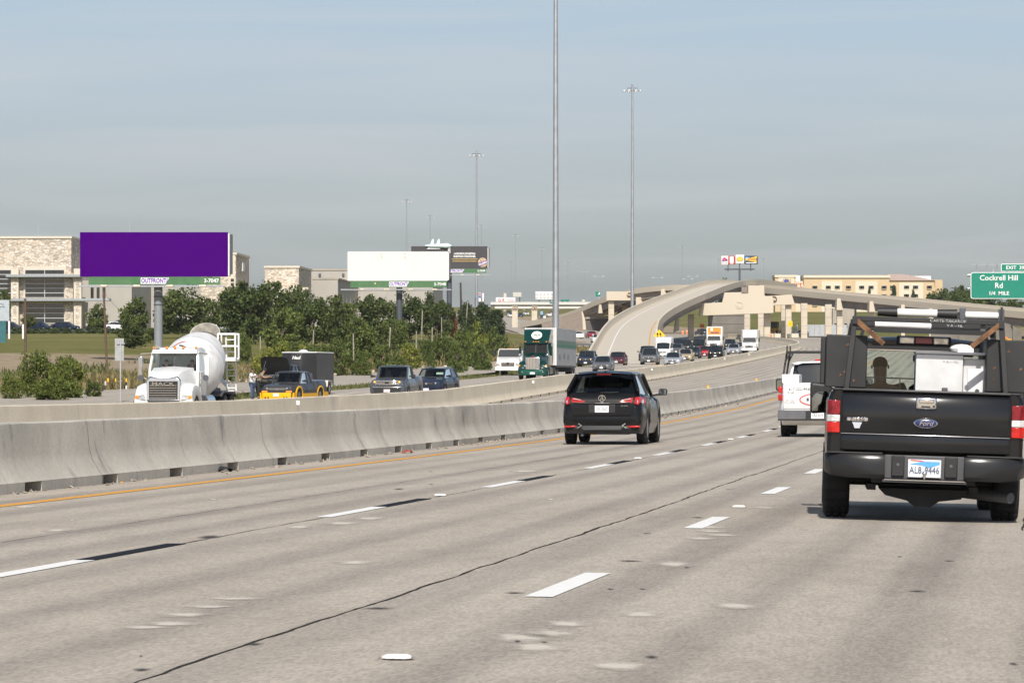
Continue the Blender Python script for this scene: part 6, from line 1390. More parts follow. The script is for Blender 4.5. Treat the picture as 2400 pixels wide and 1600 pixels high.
# ------------------------------------------------------------------ trees, shrubs, grass
def leaf_mat(name, lo, mid_, hi):
    m, t, n, l, b = node_mat(name); g = N(t, 'NewGeometry'); oi = N(t, 'ObjectInfo'); co = N(t, 'TexCoord')
    no = N(t, 'TexNoise', Scale=.9, Detail=3.0); l.new(co.outputs['Object'], no.inputs[0])
    a = N(t, 'Math', operation='MULTIPLY_ADD'); l.new(no.outputs[0], a.inputs[0]); a.inputs[1].default_value = .8; l.new(g.outputs['Random Per Island'], a.inputs[2])
    d = N(t, 'Math', operation='MULTIPLY_ADD'); l.new(oi.outputs['Random'], d.inputs[0]); d.inputs[1].default_value = .25; d.inputs[2].default_value = -.52; e = N(t, 'Math', operation='ADD'); l.new(a.outputs[0], e.inputs[0]); l.new(d.outputs[0], e.inputs[1])
    c = rampn(t, e.outputs[0], [(.0, lo), (.4, mid_), (.95, hi)]); l.new(c.outputs[0], b.inputs['Base Color']); b.inputs['Roughness'].default_value = .65; b.inputs['Specular IOR Level'].default_value = .25
    tr = N(t, 'BsdfTranslucent'); l.new(c.outputs[0], tr.inputs[0]); mx = N(t, 'MixShader'); mx.inputs[0].default_value = .22
    o = t.nodes['Material Output']; l.new(b.outputs[0], mx.inputs[1]); l.new(tr.outputs[0], mx.inputs[2]); l.new(mx.outputs[0], o.inputs[0]); return m
lf_oak = leaf_mat('oak_leaves', (.026, .042, .012), (.066, .092, .026), (.135, .165, .045)); lf_mid = leaf_mat('elm_leaves', (.036, .056, .014), (.090, .125, .030), (.175, .205, .052)); lf_lime = leaf_mat('lime_leaves', (.075, .098, .016), (.16, .19, .032), (.28, .28, .055)); lf_jun = leaf_mat('juniper_leaves', (.020, .034, .014), (.048, .070, .026), (.095, .115, .042)); lf_bri = leaf_mat('bright_leaves', (.045, .068, .015), (.115, .150, .030), (.21, .23, .05)); lf_red = leaf_mat('rust_leaves', (.10, .045, .02), (.20, .085, .035), (.28, .13, .05))
bark = pm('bark', (.12, .095, .07), .95, var=.3, scale=5)
def crown_mesh(name, seed, n_clump, n_leaf, leaf, m, shape='round', low=.16):
    """leaf cards scattered through many clumps; unit crown: radius 1, height 2, base at z = 0"""
    r = np.random.RandomState(seed); vs = []; fs = []
    clumps = []
    for i in range(n_clump):
        while True:
            p = r.uniform(-1, 1, 3); q = np.linalg.norm(p)
            if .25 < q < 1: break
        p = p/q*(q**.45)*r.uniform(.60, .96)
        if shape == 'cone': p[0] *= (1.05 - .5*(p[2] + 1)); p[1] *= (1.05 - .5*(p[2] + 1))
        if shape == 'flat' and p[2] < -.3: p[2] *= .5
        clumps.append((p, r.uniform(.13, .40)))
    per = n_leaf//n_clump; k = 0
    for p, cr_ in clumps:
        o = r.normal(0, 1, (per, 3)); o /= np.linalg.norm(o, axis=1)[:, None]; rad = cr_*r.uniform(.25, 1.12, (per, 1))**.6
        pts = p + o*rad*np.array([1.15, 1.15, .8]); s = leaf*r.uniform(.5, 1.5, per)*r.uniform(.8, 1.2)
        a = r.normal(0, 1, (per, 3)) + o*.5; a /= np.linalg.norm(a, axis=1)[:, None]; b = np.cross(a, r.normal(0, 1, (per, 3))); b /= np.linalg.norm(b, axis=1)[:, None]
        for i in range(per):
            c = pts[i]; u = a[i]*s[i]; v = b[i]*s[i]*.62
            vs += [c - u, c - v*.9, c + u, c + v*.9]; fs.append((k, k+1, k+2, k+3)); k += 4
    vs = np.array(vs); vs[:, 2] += 1.0 - low
    me = bpy.data.meshes.new(name); me.from_pydata(vs.tolist(), [], fs); me.materials.append(m); return me
def trunk_mesh(seed, h=1.0, r0=.075, limbs=7, bm_=None):
    """unit trunk, height from -h0 to crown centre"""
    r = random.Random(seed); b = MB(); pts = [Vector((0, 0, -.55))]
    for i in range(1, 6): pts.append(Vector((r.uniform(-.03, .03)*i, r.uniform(-.03, .03)*i, -.55 + 1.35*i/5)))
    for i in range(5): b.cyl(pts[i], pts[i+1], r0*(1 - .14*i)*(1.25 if i == 0 else 1), r0*(1 - .14*(i+1)), 9)
    for k in range(limbs):
        a = 2*math.pi*k/limbs + r.uniform(-.4, .4); p = pts[2 + k % 3]; q = p + Vector((math.cos(a)*.35, math.sin(a)*.35, r.uniform(.2, .45))); s = q + Vector((math.cos(a)*.3, math.sin(a)*.3, r.uniform(.1, .4)))
        b.cyl(p, q, r0*.45, r0*.28, 6); b.cyl(q, s, r0*.28, r0*.12, 6)
    return b.mesh('trunk', bark, 60)
CR = {}
def crown_of(kind, var):
    key = (kind, var)
    if key not in CR:
        sp = dict(oak=(44, 5200, .062, lf_oak, 'round'), elm=(38, 4400, .066, lf_mid, 'round'), sapling=(26, 2800, .085, lf_mid, 'round'), lime=(34, 3800, .070, lf_lime, 'round'), bush=(40, 5600, .052, lf_mid, 'round'), jun=(40, 4800, .058, lf_jun, 'cone'), red=(24, 2200, .08, lf_red, 'cone'), hedge=(26, 2000, .085, lf_oak, 'round'), pale=(34, 3600, .07, lf_mid, 'round'), bright=(40, 5600, .052, lf_bri, 'round'))[kind]
        nm = 'crown' if kind in ('oak', 'elm', 'sapling', 'jun', 'red') else 'foliage'
        CR[key] = (crown_mesh(nm, hash((kind, var)) % 1000 if False else (sum(map(ord, kind))*7 + var*131) % 4000, *sp), trunk_mesh(var*17 + sum(map(ord, kind)), limbs=7))
    return CR[key]
def plant(name, cat, label, u, vb, vt, wpx, Y, kind, var, group, tilt=0):
    """placed on the ground under image column u; height and spread from the photograph's scale at that distance"""
    X = px(u, Y); zb = H(X, Y); top = pz(vt, Y); wd = wpx/F_PX*Y; h = max(top - zb, 1.0)
    t = thing(name, label, cat, (X, Y, zb), random.uniform(0, 6.28), group)
    cm, tm = crown_of(kind, var); isb = name.endswith('shrub') or name.endswith('bush')
    bz = -.20*h if isb else h*(.05 if kind != 'sapling' else .25)
    o = bpy.data.objects.new('foliage' if isb else 'crown', cm); C.objects.link(o); o.parent = t; o.location = (0, 0, bz); k_ = .88 if isb else 1.26; o.scale = (wd/2*k_, wd/2*k_, (h - bz)/1.80)
    tr = bpy.data.objects.new('stem' if isb else 'trunk', tm); C.objects.link(tr); tr.parent = t; k = (h*.62)/1.35; tr.location = (0, 0, .55*k - .1); tr.scale = (min(k, wd*.35), min(k, wd*.35), k)
    return t
TR = [('oak_tree', 229, 712, 46, 640, 'elm', 'small rounded lawn tree in front of the office block corner'), ('oak_tree', 66, 735, 30, 645, 'sapling', 'small tree behind the far left wooden pole'), ('oak_tree', 4, 670, 40, 690, 'sapling', 'dark branchy tree cut by the left edge'),
  ('oak_tree', 312, 762, 58, 470, 'oak', 'dark round tree left of the purple billboard post'), ('oak_tree', 318, 697, 66, 620, 'elm', 'light green tree behind the dark round one, left of the billboard post'), ('oak_tree', 352, 768, 30, 520, 'elm', 'slim tree against the purple billboard post'),
  ('oak_tree', 425, 672, 96, 560, 'oak', 'broad dark tree behind the mixer drum'), ('oak_tree', 400, 680, 60, 640, 'oak', 'tree half hidden by the purple billboard post on its right'), ('oak_tree', 500, 690, 70, 600, 'oak', 'dark tree behind the mixer hopper'), ('oak_tree', 583, 648, 108, 520, 'oak', 'large dark tree right of the mixer ladder'), ('oak_tree', 545, 680, 60, 610, 'elm', 'tree between the purple billboard end and the large dark tree'), ('oak_tree', 640, 660, 80, 580, 'oak', 'tall dark tree in front of the stone tower'), ('oak_tree', 690, 655, 66, 590, 'oak', 'tall tree right of the stone tower'),
  ('oak_tree', 663, 720, 84, 430, 'elm', 'lighter green tree above the yellow-green shrubs'), ('oak_tree', 735, 690, 80, 500, 'oak', 'left of the two broad trees left of the white billboard'), ('oak_tree', 795, 692, 76, 510, 'oak', 'right of the two broad trees left of the white billboard'), ('oak_tree', 843, 742, 70, 430, 'elm', 'mid-green tree above the pale post, left of the billboard post'), ('oak_tree', 885, 682, 84, 560, 'oak', 'dark tree under the left half of the white billboard'), ('oak_tree', 960, 690, 80, 600, 'oak', 'dark tree under the right half of the white billboard'), ('oak_tree', 925, 730, 60, 520, 'elm', 'tree directly behind the white billboard post'), ('oak_tree', 1025, 694, 64, 640, 'oak', 'dark tree left of the charcoal billboard post'), ('oak_tree', 1005, 682, 40, 720, 'jun', 'sparse dark conifer showing under the billboards'),
  ('juniper_tree', 1092, 706, 50, 650, 'jun', 'dark juniper right of the charcoal billboard post'), ('juniper_tree', 1130, 708, 56, 640, 'jun', 'dark juniper left of the gateway piers'), ('juniper_tree', 1165, 722, 62, 620, 'jun', 'rightmost dark juniper beside the climbing road'), ('juniper_tree', 1063, 716, 22, 640, 'red', 'thin rust-brown tree beside the charcoal billboard post'), ('juniper_tree', 1108, 735, 60, 560, 'jun', 'low dark juniper in front of the taller junipers')]
for i, (nm, u, vt, w_, Y, kd, lb_) in enumerate(TR): plant(nm, 'tree', lb_, u, 0, vt, w_, Y, kd, i % 4, 'trees on the left bank')
BU = [(92, 822, 105, 226, 'bright', 'large bright bush at the left edge of the dirt bank, left half'), (158, 815, 92, 224, 'bright', 'large bright bush beside the side road, taller right half'), (28, 872, 66, 222, 'bright', 'low bush cut by the left edge'), (218, 888, 50, 228, 'pale', 'low bush at the foot of the leaning brown pole'), (122, 874, 110, 218, 'bright', 'low spreading bush in front of the large bright bush'),
  (620, 812, 60, 320, 'lime', 'yellow-green shrub left of the raised hood'), (660, 802, 70, 330, 'lime', 'tallest yellow-green shrub behind the raised hood'), (705, 812, 60, 330, 'lime', 'yellow-green shrub behind the black trailer'), (745, 800, 70, 345, 'pale', 'green shrub right of the yellow-green shrubs'), (795, 795, 80, 350, 'bush', 'green shrub right of the black trailer roof'), (850, 815, 60, 350, 'bush', 'green shrub at the foot of the pale post'), (565, 770, 60, 400, 'bush', 'round shrub right of the mixer ladder'), (535, 850, 40, 300, 'pale', 'shrub at the foot of the mixer ladder'), (700, 795, 70, 380, 'bush', 'shrub behind the tallest yellow-green shrub'), (895, 800, 60, 380, 'pale', 'pale shrub left of the white billboard post'),
  (960, 806, 60, 400, 'lime', 'lime shrub right of the white billboard post'), (1000, 790, 60, 420, 'bush', 'green shrub under the pale posts'), (1040, 778, 70, 430, 'bush', 'green shrub right of the thin pale post'), (1085, 770, 80, 420, 'bush', 'broad shrub in front of the junipers'), (1120, 760, 70, 450, 'lime', 'lime-tinted shrub in front of the rightmost juniper'), (1160, 768, 60, 490, 'bush', 'shrub at the right end of the bank'), (1010, 830, 26, 330, 'bush', 'small dark shrub in the dry grass'), (1070, 800, 60, 370, 'pale', 'pale shrub low on the bank under the junipers'), (1185, 785, 40, 500, 'pale', 'small shrub beside the climbing road'), (930, 820, 50, 350, 'pale', 'pale low shrub in the dry grass left of the billboard post foot'), (1130, 800, 60, 390, 'pale', 'pale shrub above the white truck')]
for i, (u, vt, w_, Y, kd, lb_) in enumerate(BU): plant('bank_shrub', 'shrub', lb_, u, 0, vt, w_, Y, kd, i % 3, 'shrubs on the left bank')
hl_ = ['leftmost', 'second', 'third', 'fourth', 'fifth', 'sixth', 'seventh', 'eighth', 'ninth', 'tenth', 'eleventh', 'twelfth', 'thirteenth', 'fourteenth']
for i in range(14):
    u = 40 + 29*i; plant('hedge_shrub', 'hedge', '%s rounded hedge shrub in the row along the car park' % hl_[i], u, 0, 766 + (i % 3), 34, 632, 'hedge', i % 2, 'hedge along the car park')
RT = [(2205, 668, 62, 1080, 'oak', 'dark tree left of the green exit sign'), (2262, 662, 50, 1080, 'oak', 'dark tree at the left edge of the green exit sign'), (2240, 690, 60, 1060, 'elm', 'lower tree between the two dark trees by the exit sign'), (2310, 690, 80, 1040, 'oak', 'tree below the green exit sign'), (2370, 700, 80, 1020, 'elm', 'tree below the right end of the exit sign'), (1697, 652, 34, 1500, 'jun', 'dark tree left of the four-board sign tower pole'), (1735, 658, 24, 1500, 'jun', 'small dark tree at the foot of the four-board sign tower'), (2095, 666, 18, 1380, 'jun', 'conifer in front of the hotel wing'), (2037, 673, 13, 1380, 'jun', 'small conifer in front of the hotel main block'), (2140, 676, 14, 1380, 'jun', 'small conifer in front of the hotel east windows'), (2290, 700, 60, 1000, 'elm', 'low tree behind the right flyover under the exit sign')]
for i, (u, vt, w_, Y, kd, lb_) in enumerate(RT): plant('background_tree', 'tree', lb_, u, 0, vt, w_, Y, kd, i % 4, 'trees behind the right flyover')
# tall dry grass and weeds on the bank
gm = leaf_mat('dry_grass', (.10, .085, .03), (.20, .165, .07), (.30, .24, .12)); gm2 = leaf_mat('weed_green', (.05, .065, .02), (.10, .12, .035), (.17, .17, .06))
def blades(name, m, n, o0, o1, y0, y1, hmin, hmax, seed, label, dens=None):
    r = np.random.RandomState(seed); vs = []; fs = []; k = 0
    for i in range(n):
        y = r.uniform(y0, y1); o = r.uniform(o0, o1)
        if dens and math.sin(o*.6 + y*.11)*math.sin(y*.07 + 1) < dens: continue
        x = D(y) + o; z = H(x, y) - .03; h = r.uniform(hmin, hmax); a = r.uniform(0, 3.14); w_ = h*.16; lx, ly = r.normal(0, .22*h, 2)
        c, s = math.cos(a)*w_, math.sin(a)*w_
        vs += [(x - c, y - s, z), (x + c, y + s, z), (x + lx + c*.5, y + ly + s*.5, z + h*.75), (x + lx*1.5, y + ly*1.5, z + h)]; fs.append((k, k+1, k+2, k+3)); k += 4
    me = bpy.data.meshes.new(name); me.from_pydata(vs, [], fs); me.materials.append(m); o = bpy.data.objects.new(name, me); C.objects.link(o); tag(o, label, 'grass', kind='stuff')
blades('dry_grass', gm, 26000, -63, -49, 255, 620, .25, .8, 5, 'tall dry grass along the foot of the left bank')
blades('weeds', gm2, 20000, -75, -50, 240, 640, .2, .7, 6, 'green weeds scattered over the left bank', dens=-.1)
blades('verge_grass', gm2, 9000, -37.2, -34.4, 180, 520, .08, .28, 7, 'short grass strip between the oncoming lanes and the side road', dens=-.35)
# rubble and a silt fence on the bank
rb = random.Random(9); g_ = MB()
for i in range(420):
    y = rb.uniform(285, 420); o_ = rb.uniform(-52, -48.6); s = rb.uniform(.06, .28); x = D(y) + o_
    g_.box((x, y, H(x, y) + s*.2), (s*1.6, s*1.3, s*.8), (rb.random()*2, rb.random()*2, rb.random()*3))
tag(g_.build('rubble', pm('pale_rubble', (.42, .37, .30), .95, var=.3, scale=1)), 'broken pale rubble along the edge of the side road', 'rubble', kind='stuff')
# ------------------------------------------------------------------ heavy trucks
def head_of(y, away=False): return -math.atan(slope(y)) + (0 if away else math.pi)
twhite = paint('truck_white', (.72, .72, .70), 0, .3, .6); tgreen = paint('truck_green', (.002, .032, .027), .0, .25, 1.0); dgreen = paint('bumper_green', (.004, .075, .052), .0, .3, .8)
def driver(parent_t, loc, label, shirt, sleeve=.5, skinm=None, base=SIT):
    m = parent_t.matrix_basis
    return person(label, m @ Vector(loc), parent_t.rotation_euler.z, base, shirt, jeans, sleeve, skinm)
# --- mixer truck
my = 165; mxx = px(420, 165)
MK = thing('mixer_truck', 'white concrete mixer truck with a chrome grille in the oncoming lanes', 'truck', (mxx, my + 4.0, zroad(off(mxx, my), my)), head_of(my) - .03)
# local: front bumper at y = +4.6
ch = MK
MB().loft([[(-1.02*k, y, z0), (1.02*k, y, z0), (1.06*k, y, z0 + (z1 - z0)*.6), (.92*k, y, z1), (0, y, z1 + .06), (-.92*k, y, z1), (-1.06*k, y, z0 + (z1 - z0)*.6)] for y, k, z0, z1 in ((4.38, .62, .75, 1.72), (4.30, .66, .7, 1.84), (4.0, .70, .7, 1.93), (3.2, .80, .8, 2.06), (2.55, .92, .9, 2.14))]).build('hood', twhite, MK, smooth=35)
for s in (-1, 1):
    fen = MB().loft([[(s*.66, y, .62), (s*1.2, y, zb), (s*1.23, y, zb + .1), (s*1.18, y, zt), (s*.95, y, zt + .10), (s*.66, y, zt + .05)] for y, zb, zt in ((4.42, .62, 1.02), (4.30, .60, 1.18), (4.05, .72, 1.36), (3.6, 1.02, 1.42), (3.2, 1.02, 1.38), (2.75, .80, 1.15), (2.6, .7, 1.0))]).build('fender', twhite, MK, smooth=40)
    hlx = MB().loft([[(s*.74, 4.43, .80), (s*1.16, 4.38, .82), (s*1.18, 4.36, 1.02), (s*.80, 4.42, 1.03)], [(s*.74, 4.47, .80), (s*1.14, 4.42, .83), (s*1.16, 4.40, 1.0), (s*.80, 4.46, 1.02)]]).build('headlight', lens_w, MK, bevel=.01)
    MB().bb(s*1.04, s*1.19, 4.405, 4.44, .86, .99).build('turn_lamp', lens_a, hlx, bevel=.01)
    MB().bar((s*1.0, 2.35, 2.75), (s*1.42, 2.55, 2.72), .05).build('mirror_arm', chrome, MK)
    mr = MB().bb(s*1.32, s*1.52, 2.5, 2.62, 1.75, 2.62).build('mirror', twhite if s < 0 else chrome, MK, bevel=.04)
    MB().bar((s*1.1, 2.55, 1.65), (s*1.4, 2.6, 1.8), .05).build('mirror_arm', chrome, MK)
    MB().cyl((s*1.38, 2.62, 1.72), (s*1.38, 2.66, 1.72), .13, None, 14).build('round_mirror', dsteel, MK)
    wheel(MK, s*1.04, 3.45, .52, .30, 'truck')
    for y in (-2.1, -3.45):
        wheel(MK, s*1.08, y, .52, .28, 'truck'); wheel(MK, s*.76, y, .52, .26, 'truck')
    MB().loft([[(s*1.24, y, z), (s*.62, y, z), (s*.62, y, z + .05), (s*1.24, y, z + .05)] for y, z in ((-1.3, .95), (-1.6, 1.1), (-3.9, 1.1), (-4.25, .9))]).build('rear_fender', dsteel, MK)
    MB().bb(s*.35, s*.45, -4.4, 2.6, .85, 1.10).build('frame_rail', dsteel, MK)
gs = MB().loft([[(-.72, 4.36, .78), (.72, 4.36, .78), (.74, 4.36, 1.62), (.58, 4.34, 1.80), (.15, 4.34, 1.72), (-.15, 4.34, 1.72), (-.58, 4.34, 1.80), (-.74, 4.36, 1.62)], [(-.70, 4.48, .80), (.70, 4.48, .80), (.70, 4.46, 1.60), (.55, 4.44, 1.74), (.14, 4.44, 1.67), (-.14, 4.44, 1.67), (-.55, 4.44, 1.74), (-.70, 4.46, 1.60)]]).build('grille_surround', chrome, MK, bevel=.02)
gr = MB().bb(-.60, .60, 4.47, 4.50, .84, 1.58).build('grille', black, MK)
for i in range(6): MB().bar((-.57, 4.51, .90 + .10*i), (.57, 4.51, .90 + .10*i), .03, .028).build('grille_bar', chrome, gr)
text('MACK', gr, (0, 4.53, 1.47), (R(90), 0, R(180)), .19, chrome, sx=1.8, bold=.002, ext=.01)
MB().loft([[(-1.2, 4.36, .40), (1.2, 4.36, .40), (1.22, 4.36, .70), (-1.22, 4.36, .70)], [(-1.1, 4.62, .42), (1.1, 4.62, .42), (1.1, 4.62, .68), (-1.1, 4.62, .68)]]).build('bumper', chrome, MK, bevel=.03)
MB().bb(-1.05, -.75, 4.63, 4.645, .44, .60).build('licence_plate', plate_m, MK); MB().bb(-.55, .45, 4.625, 4.64, .46, .52).build('tow_slot', black, MK)
# cab
MB().loft([[(-1.06, y, .95), (1.06, y, .95), (1.08, y, 2.0), (-1.08, y, 2.0)] for y in (1.0, 2.58)]).build('cab', twhite, MK, bevel=.04)
fr_ = [(s*1.06, 2.55, 2.0) for s in (-1, 1)]
for s in (-1, 1):
    MB().bar((s*1.02, 2.52, 1.98), (s*.95, 2.22, 2.78), .09).build('pillar', twhite, MK); MB().bar((s*1.02, 1.05, 1.98), (s*.98, 1.05, 2.78), .12).build('pillar', twhite, MK)
    MB().poly([(s*1.05, 1.12, 2.0), (s*1.05, 2.46, 2.0), (s*.97, 2.2, 2.75), (s*.99, 1.12, 2.75)]).build('side_window', gclear, MK)
    MB().bb(s*1.075, s*1.09, 1.25, 2.3, 1.0, 1.96).build('door', twhite, MK, bevel=.02)
MB().poly([(-1.0, 2.54, 2.0), (1.0, 2.54, 2.0), (.93, 2.25, 2.76), (-.93, 2.25, 2.76)]).build('windshield', gclear, MK)
MB().bar((0, 2.56, 2.0), (0, 2.27, 2.76), .03).build('windshield_bar', black, MK)
MB().bb(-1.0, 1.0, .98, 1.02, 2.0, 2.76).build('cab_back', pm('cab_liner', (.42, .43, .42), .8), MK); MB().bb(-1.0, 1.0, 1.05, 2.5, 1.45, 1.5).build('cab_floor', interior, MK)
MB().bb(-.98, .98, 2.2, 2.52, 1.85, 2.02).build('dashboard', interior, MK, bevel=.04)
MB().loft([[(-1.02*k, y, 2.74), (1.02*k, y, 2.74), (.98*k, y, z), (-.98*k, y, z)] for y, k, z in ((.95, 1, 2.92), (1.6, 1, 3.0), (2.2, .98, 2.96), (2.42, .95, 2.84))]).build('roof', twhite, MK, smooth=40)
for x in (-.9, -.35, 0, .35, .9): MB().ell((x, 2.3, 2.98), (.06, .06, .05), 8, 5).build('marker_lamp', lens_a, MK)
MB().cyl((.75, 2.0, 3.0), (.75, 2.35, 3.0), .05, .09, 10).build('air_horn', chrome, MK)
for s in (-1, 1): MB().bb(s*.55 - .24, s*.55 + .24, 1.15, 1.35, 1.5, 2.3).build('seat', interior, MK, bevel=.05)
# drum
ax = Vector((0, -.955, .30)).normalized(); o0 = Vector((0, .72, 1.60))
drum_m = pm('drum_white', (.66, .655, .64), .45, var=.14, scale=2.6, detail=8)
dr = MB().lathe([(.25, -.05), (.66, 0), (.98, .45), (1.26, 1.1), (1.31, 1.75), (1.28, 2.5), (1.12, 3.4), (.86, 4.2), (.62, 4.75), (.60, 4.8)], o0, ax, 36).build('drum', drum_m, MK, smooth=40)
MB().lathe([(1.295, 1.98), (1.32, 2.0), (1.315, 2.25), (1.27, 2.28)], o0, ax, 36).build('drum_band', pm('pale_grey_band', (.52, .53, .54), .5), dr, smooth=40)
MB().lathe([(.72, 4.42), (.78, 4.44), (.78, 4.6), (.70, 4.62)], o0, ax, 28).build('drum_ring', pm('worn_steel', (.20, .17, .14), .6, .5, var=.3), dr, smooth=40)
# red swoosh on the shell of the drum: bands following its surface
def drum_patch(nm, path, wd, m):
    a1 = ax.cross(Vector((0, 0, 1))).normalized(); a2 = a1.cross(ax)
    P0 = [(.66, 0), (.98, .45), (1.26, 1.1), (1.31, 1.75), (1.28, 2.5), (1.12, 3.4)]
    def pt(t, th, ex=.012):
        r = float(np.interp(t, [q[1] for q in P0], [q[0] for q in P0])) + ex
        return o0 + ax*t + (a1*math.sin(th) + a2*math.cos(th))*r
    vs = []
    for t, th, w_ in path: vs += [pt(t - w_*wd*.5, th), pt(t + w_*wd*.5, th)]
    MB().add(vs, [(2*i, 2*i + 1, 2*i + 3, 2*i + 2) for i in range(len(path) - 1)]).build(nm, m, dr)
sg = -1
drum_patch('red_arc', [(1.0 + .45*math.sin(a), sg*(.15 + .42*math.cos(a)) - .0, .35 + .65*math.sin((a + .9)/2.6*3.14)) for a in np.linspace(-.8, 1.7, 16)], .14, pm('swoosh_red', (.55, .03, .04), .5))
drum_patch('black_arc', [(.62 + .5*k, sg*(-.35 + .62*k), .4 + .5*k) for k in np.linspace(0, 1, 10)], .11, inkm)
# hopper, frame, ladder, chute
hp = o0 + ax*4.75
MB().lathe([(.26, -.1), (.36, .05), (.64, .52), (.67, .56), (.62, .56), (.34, .1), (.24, -.05)], hp + Vector((0, -.05, .22)), (0, .75, .75), 24).build('hopper', pm('cement_grey', (.36, .335, .29), .9, var=.35, scale=3), MK, smooth=50)
for s in (-1, 1):
    MB().bar((s*.42, -3.9, 1.1), (s*.34, -4.1, 3.0), .12).build('rear_stand', twhite, MK)
    MB().bar((-1.0 + s*.20, -4.35, 1.15), (-1.0 + s*.20, -4.1, 3.55), .07).build('ladder_rail', twhite, MK)
    MB().bar((-1.0 + s*.38, -4.0, 2.55), (-1.0 + s*.38, -4.0, 3.65), .07).build('platform_post', twhite, MK); MB().bar((-1.0 + s*.38, -3.3, 2.55), (-1.0 + s*.38, -3.3, 3.65), .07).build('platform_post', twhite, MK)
for i in range(9): MB().bar((-1.2, -4.34 + .1*i*.3, 1.3 + .26*i), (-.8, -4.34 + .1*i*.3, 1.3 + .26*i), .05).build('ladder_rung', twhite, MK)
for z in (2.55, 3.1, 3.62): MB().bar((-1.38, -4.0, z), (-.62, -4.0, z), .08).build('platform_rail', twhite, MK); MB().bar((-1.38, -3.3, z), (-.62, -3.3, z), .08).build('platform_rail', twhite, MK)
MB().bb(-1.4, -.55, -4.05, -3.25, 2.45, 2.53).build('platform', twhite, MK)
MB().bb(-1.2, 1.2, -4.5, -3.9, 1.05, 1.2).build('rear_deck', twhite, MK); MB().bar((-.9, -4.4, 1.25), (0, -4.6, 2.2), .35, .06).build('chute', twhite, MK)
MB().cyl((-1.02, .4, .75), (-1.02, 1.9, .75), .30, None, 18).build('fuel_tank', chrome, MK, smooth=50); MB().cyl((1.02, .4, .75), (1.02, 1.9, .75), .30, None, 18).build('fuel_tank', chrome, MK, smooth=50)
MB().cyl((-.75, .6, 1.2), (-.75, .95, 1.2), .22, None, 14).build('water_tank', twhite, MK, smooth=50); MB().bb(-.5, .5, .45, .95, 1.1, 1.75).build('drum_drive', dsteel, MK, bevel=.05)
MB().bb(-.62, .62, -3.8, -1.6, .95, 1.3).build('frame_pedestal', dsteel, MK)
driver(MK, (.55, 1.5, 1.52), 'person at the wheel of the mixer truck in a pale shirt', tee); driver(MK, (-.55, 1.5, 1.52), 'person in the passenger seat of the mixer truck in a dark shirt', dark_cloth, skinm=skin_d)

# --- green tractor with its box trailer
ty = 321; txx = px(1262, ty)
TG = thing('tractor_truck', 'dark green highway tractor with a tall chrome grille', 'truck', (txx, ty + 3.6, zroad(off(txx, ty), ty)), head_of(ty) - .02)
MB().loft([[(-k, y, .8), (k, y, .8), (k*1.02, y, z*.75), (k*.86, y, z), (0, y, z + .05), (-k*.86, y, z), (-k*1.02, y, z*.75)] for y, k, z in ((3.55, .60, 1.72), (3.4, .68, 1.85), (2.8, .78, 1.96), (2.0, .95, 2.12), (1.7, 1.0, 2.16))]).build('hood', tgreen, TG, smooth=40)
for s in (-1, 1):
    MB().loft([[(s*.6, y, .65), (s*1.16, y, zb), (s*1.2, y, zb + .1), (s*1.14, y, zt), (s*.8, y, zt + .16), (s*.6, y, zt + .1)] for y, zb, zt in ((3.6, .62, .98), (3.45, .62, 1.20), (3.1, .95, 1.40), (2.6, 1.05, 1.45), (2.1, .95, 1.35), (1.9, .7, 1.2))]).build('fender', tgreen, TG, smooth=40)
    h_ = MB().loft([[(s*.66, 3.62, .92), (s*1.08, 3.50, .96), (s*1.16, 3.40, 1.22), (s*1.0, 3.5, 1.2)], [(s*.66, 3.66, .92), (s*1.06, 3.55, .97), (s*1.14, 3.45, 1.2), (s*1.0, 3.55, 1.18)]]).build('headlight', lens_w, TG); MB().bb(s*1.03, s*1.15, 3.45, 3.56, 1.08, 1.22).build('turn_lamp', lens_a, h_)
    MB().ell((s*1.12, 3.0, 2.0), (.13, .1, .13), 10, 6).build('hood_mirror', chrome, TG, smooth=60)
    wheel(TG, s*1.04, 2.75, .52, .30, 'truck')
    for y in (-2.0, -3.3): wheel(TG, s*1.08, y, .52, .28, 'truck'); wheel(TG, s*.76, y, .52, .26, 'truck')
    MB().bb(s*1.18, s*1.36, 1.45, 1.65, 1.95, 2.75).build('mirror', tgreen, TG, bevel=.05)
    MB().bar((s*1.0, 1.55, 2.4), (s*1.2, 1.55, 2.4), .05).build('mirror_arm', black, TG)
    MB().bb(s*.72, s*1.12, -1.4, 1.4, .45, 1.0).build('side_skirt', tgreen, TG, bevel=.05); MB().bb(s*.36, s*.46, -4, 2, .8, 1.05).build('frame_rail', dsteel, TG)
    MB().bar((s*.98, 1.68, 2.12), (s*.9, 1.35, 2.95), .09).build('pillar', tgreen, TG); MB().poly([(s*1.02, .5, 2.1), (s*1.02, 1.62, 2.1), (s*.94, 1.32, 2.9), (s*.96, .5, 2.9)]).build('side_window', gdark, TG)
gs = MB().bb(-.58, .58, 3.56, 3.66, .82, 1.82).build('grille_surround', chrome, TG, bevel=.06, seg=3)
for i in range(9): MB().bb(-.5 + .114*i, -.5 + .114*i + .085, 3.66, 3.675, .9, 1.72).build('grille_bar', alloy if i not in (3, 5, 7) else chrome, gs)
MB().ell((0, 3.68, 1.86), (.10, .03, .05), 12, 6).build('badge', lens_r, gs)
MB().loft([[(-1.15, 3.4, .35), (1.15, 3.4, .35), (1.2, 3.4, .82), (-1.2, 3.4, .82)], [(-.85, 3.78, .38), (.85, 3.78, .38), (.85, 3.75, .8), (-.85, 3.75, .8)]]).build('bumper', dgreen, TG, bevel=.05)
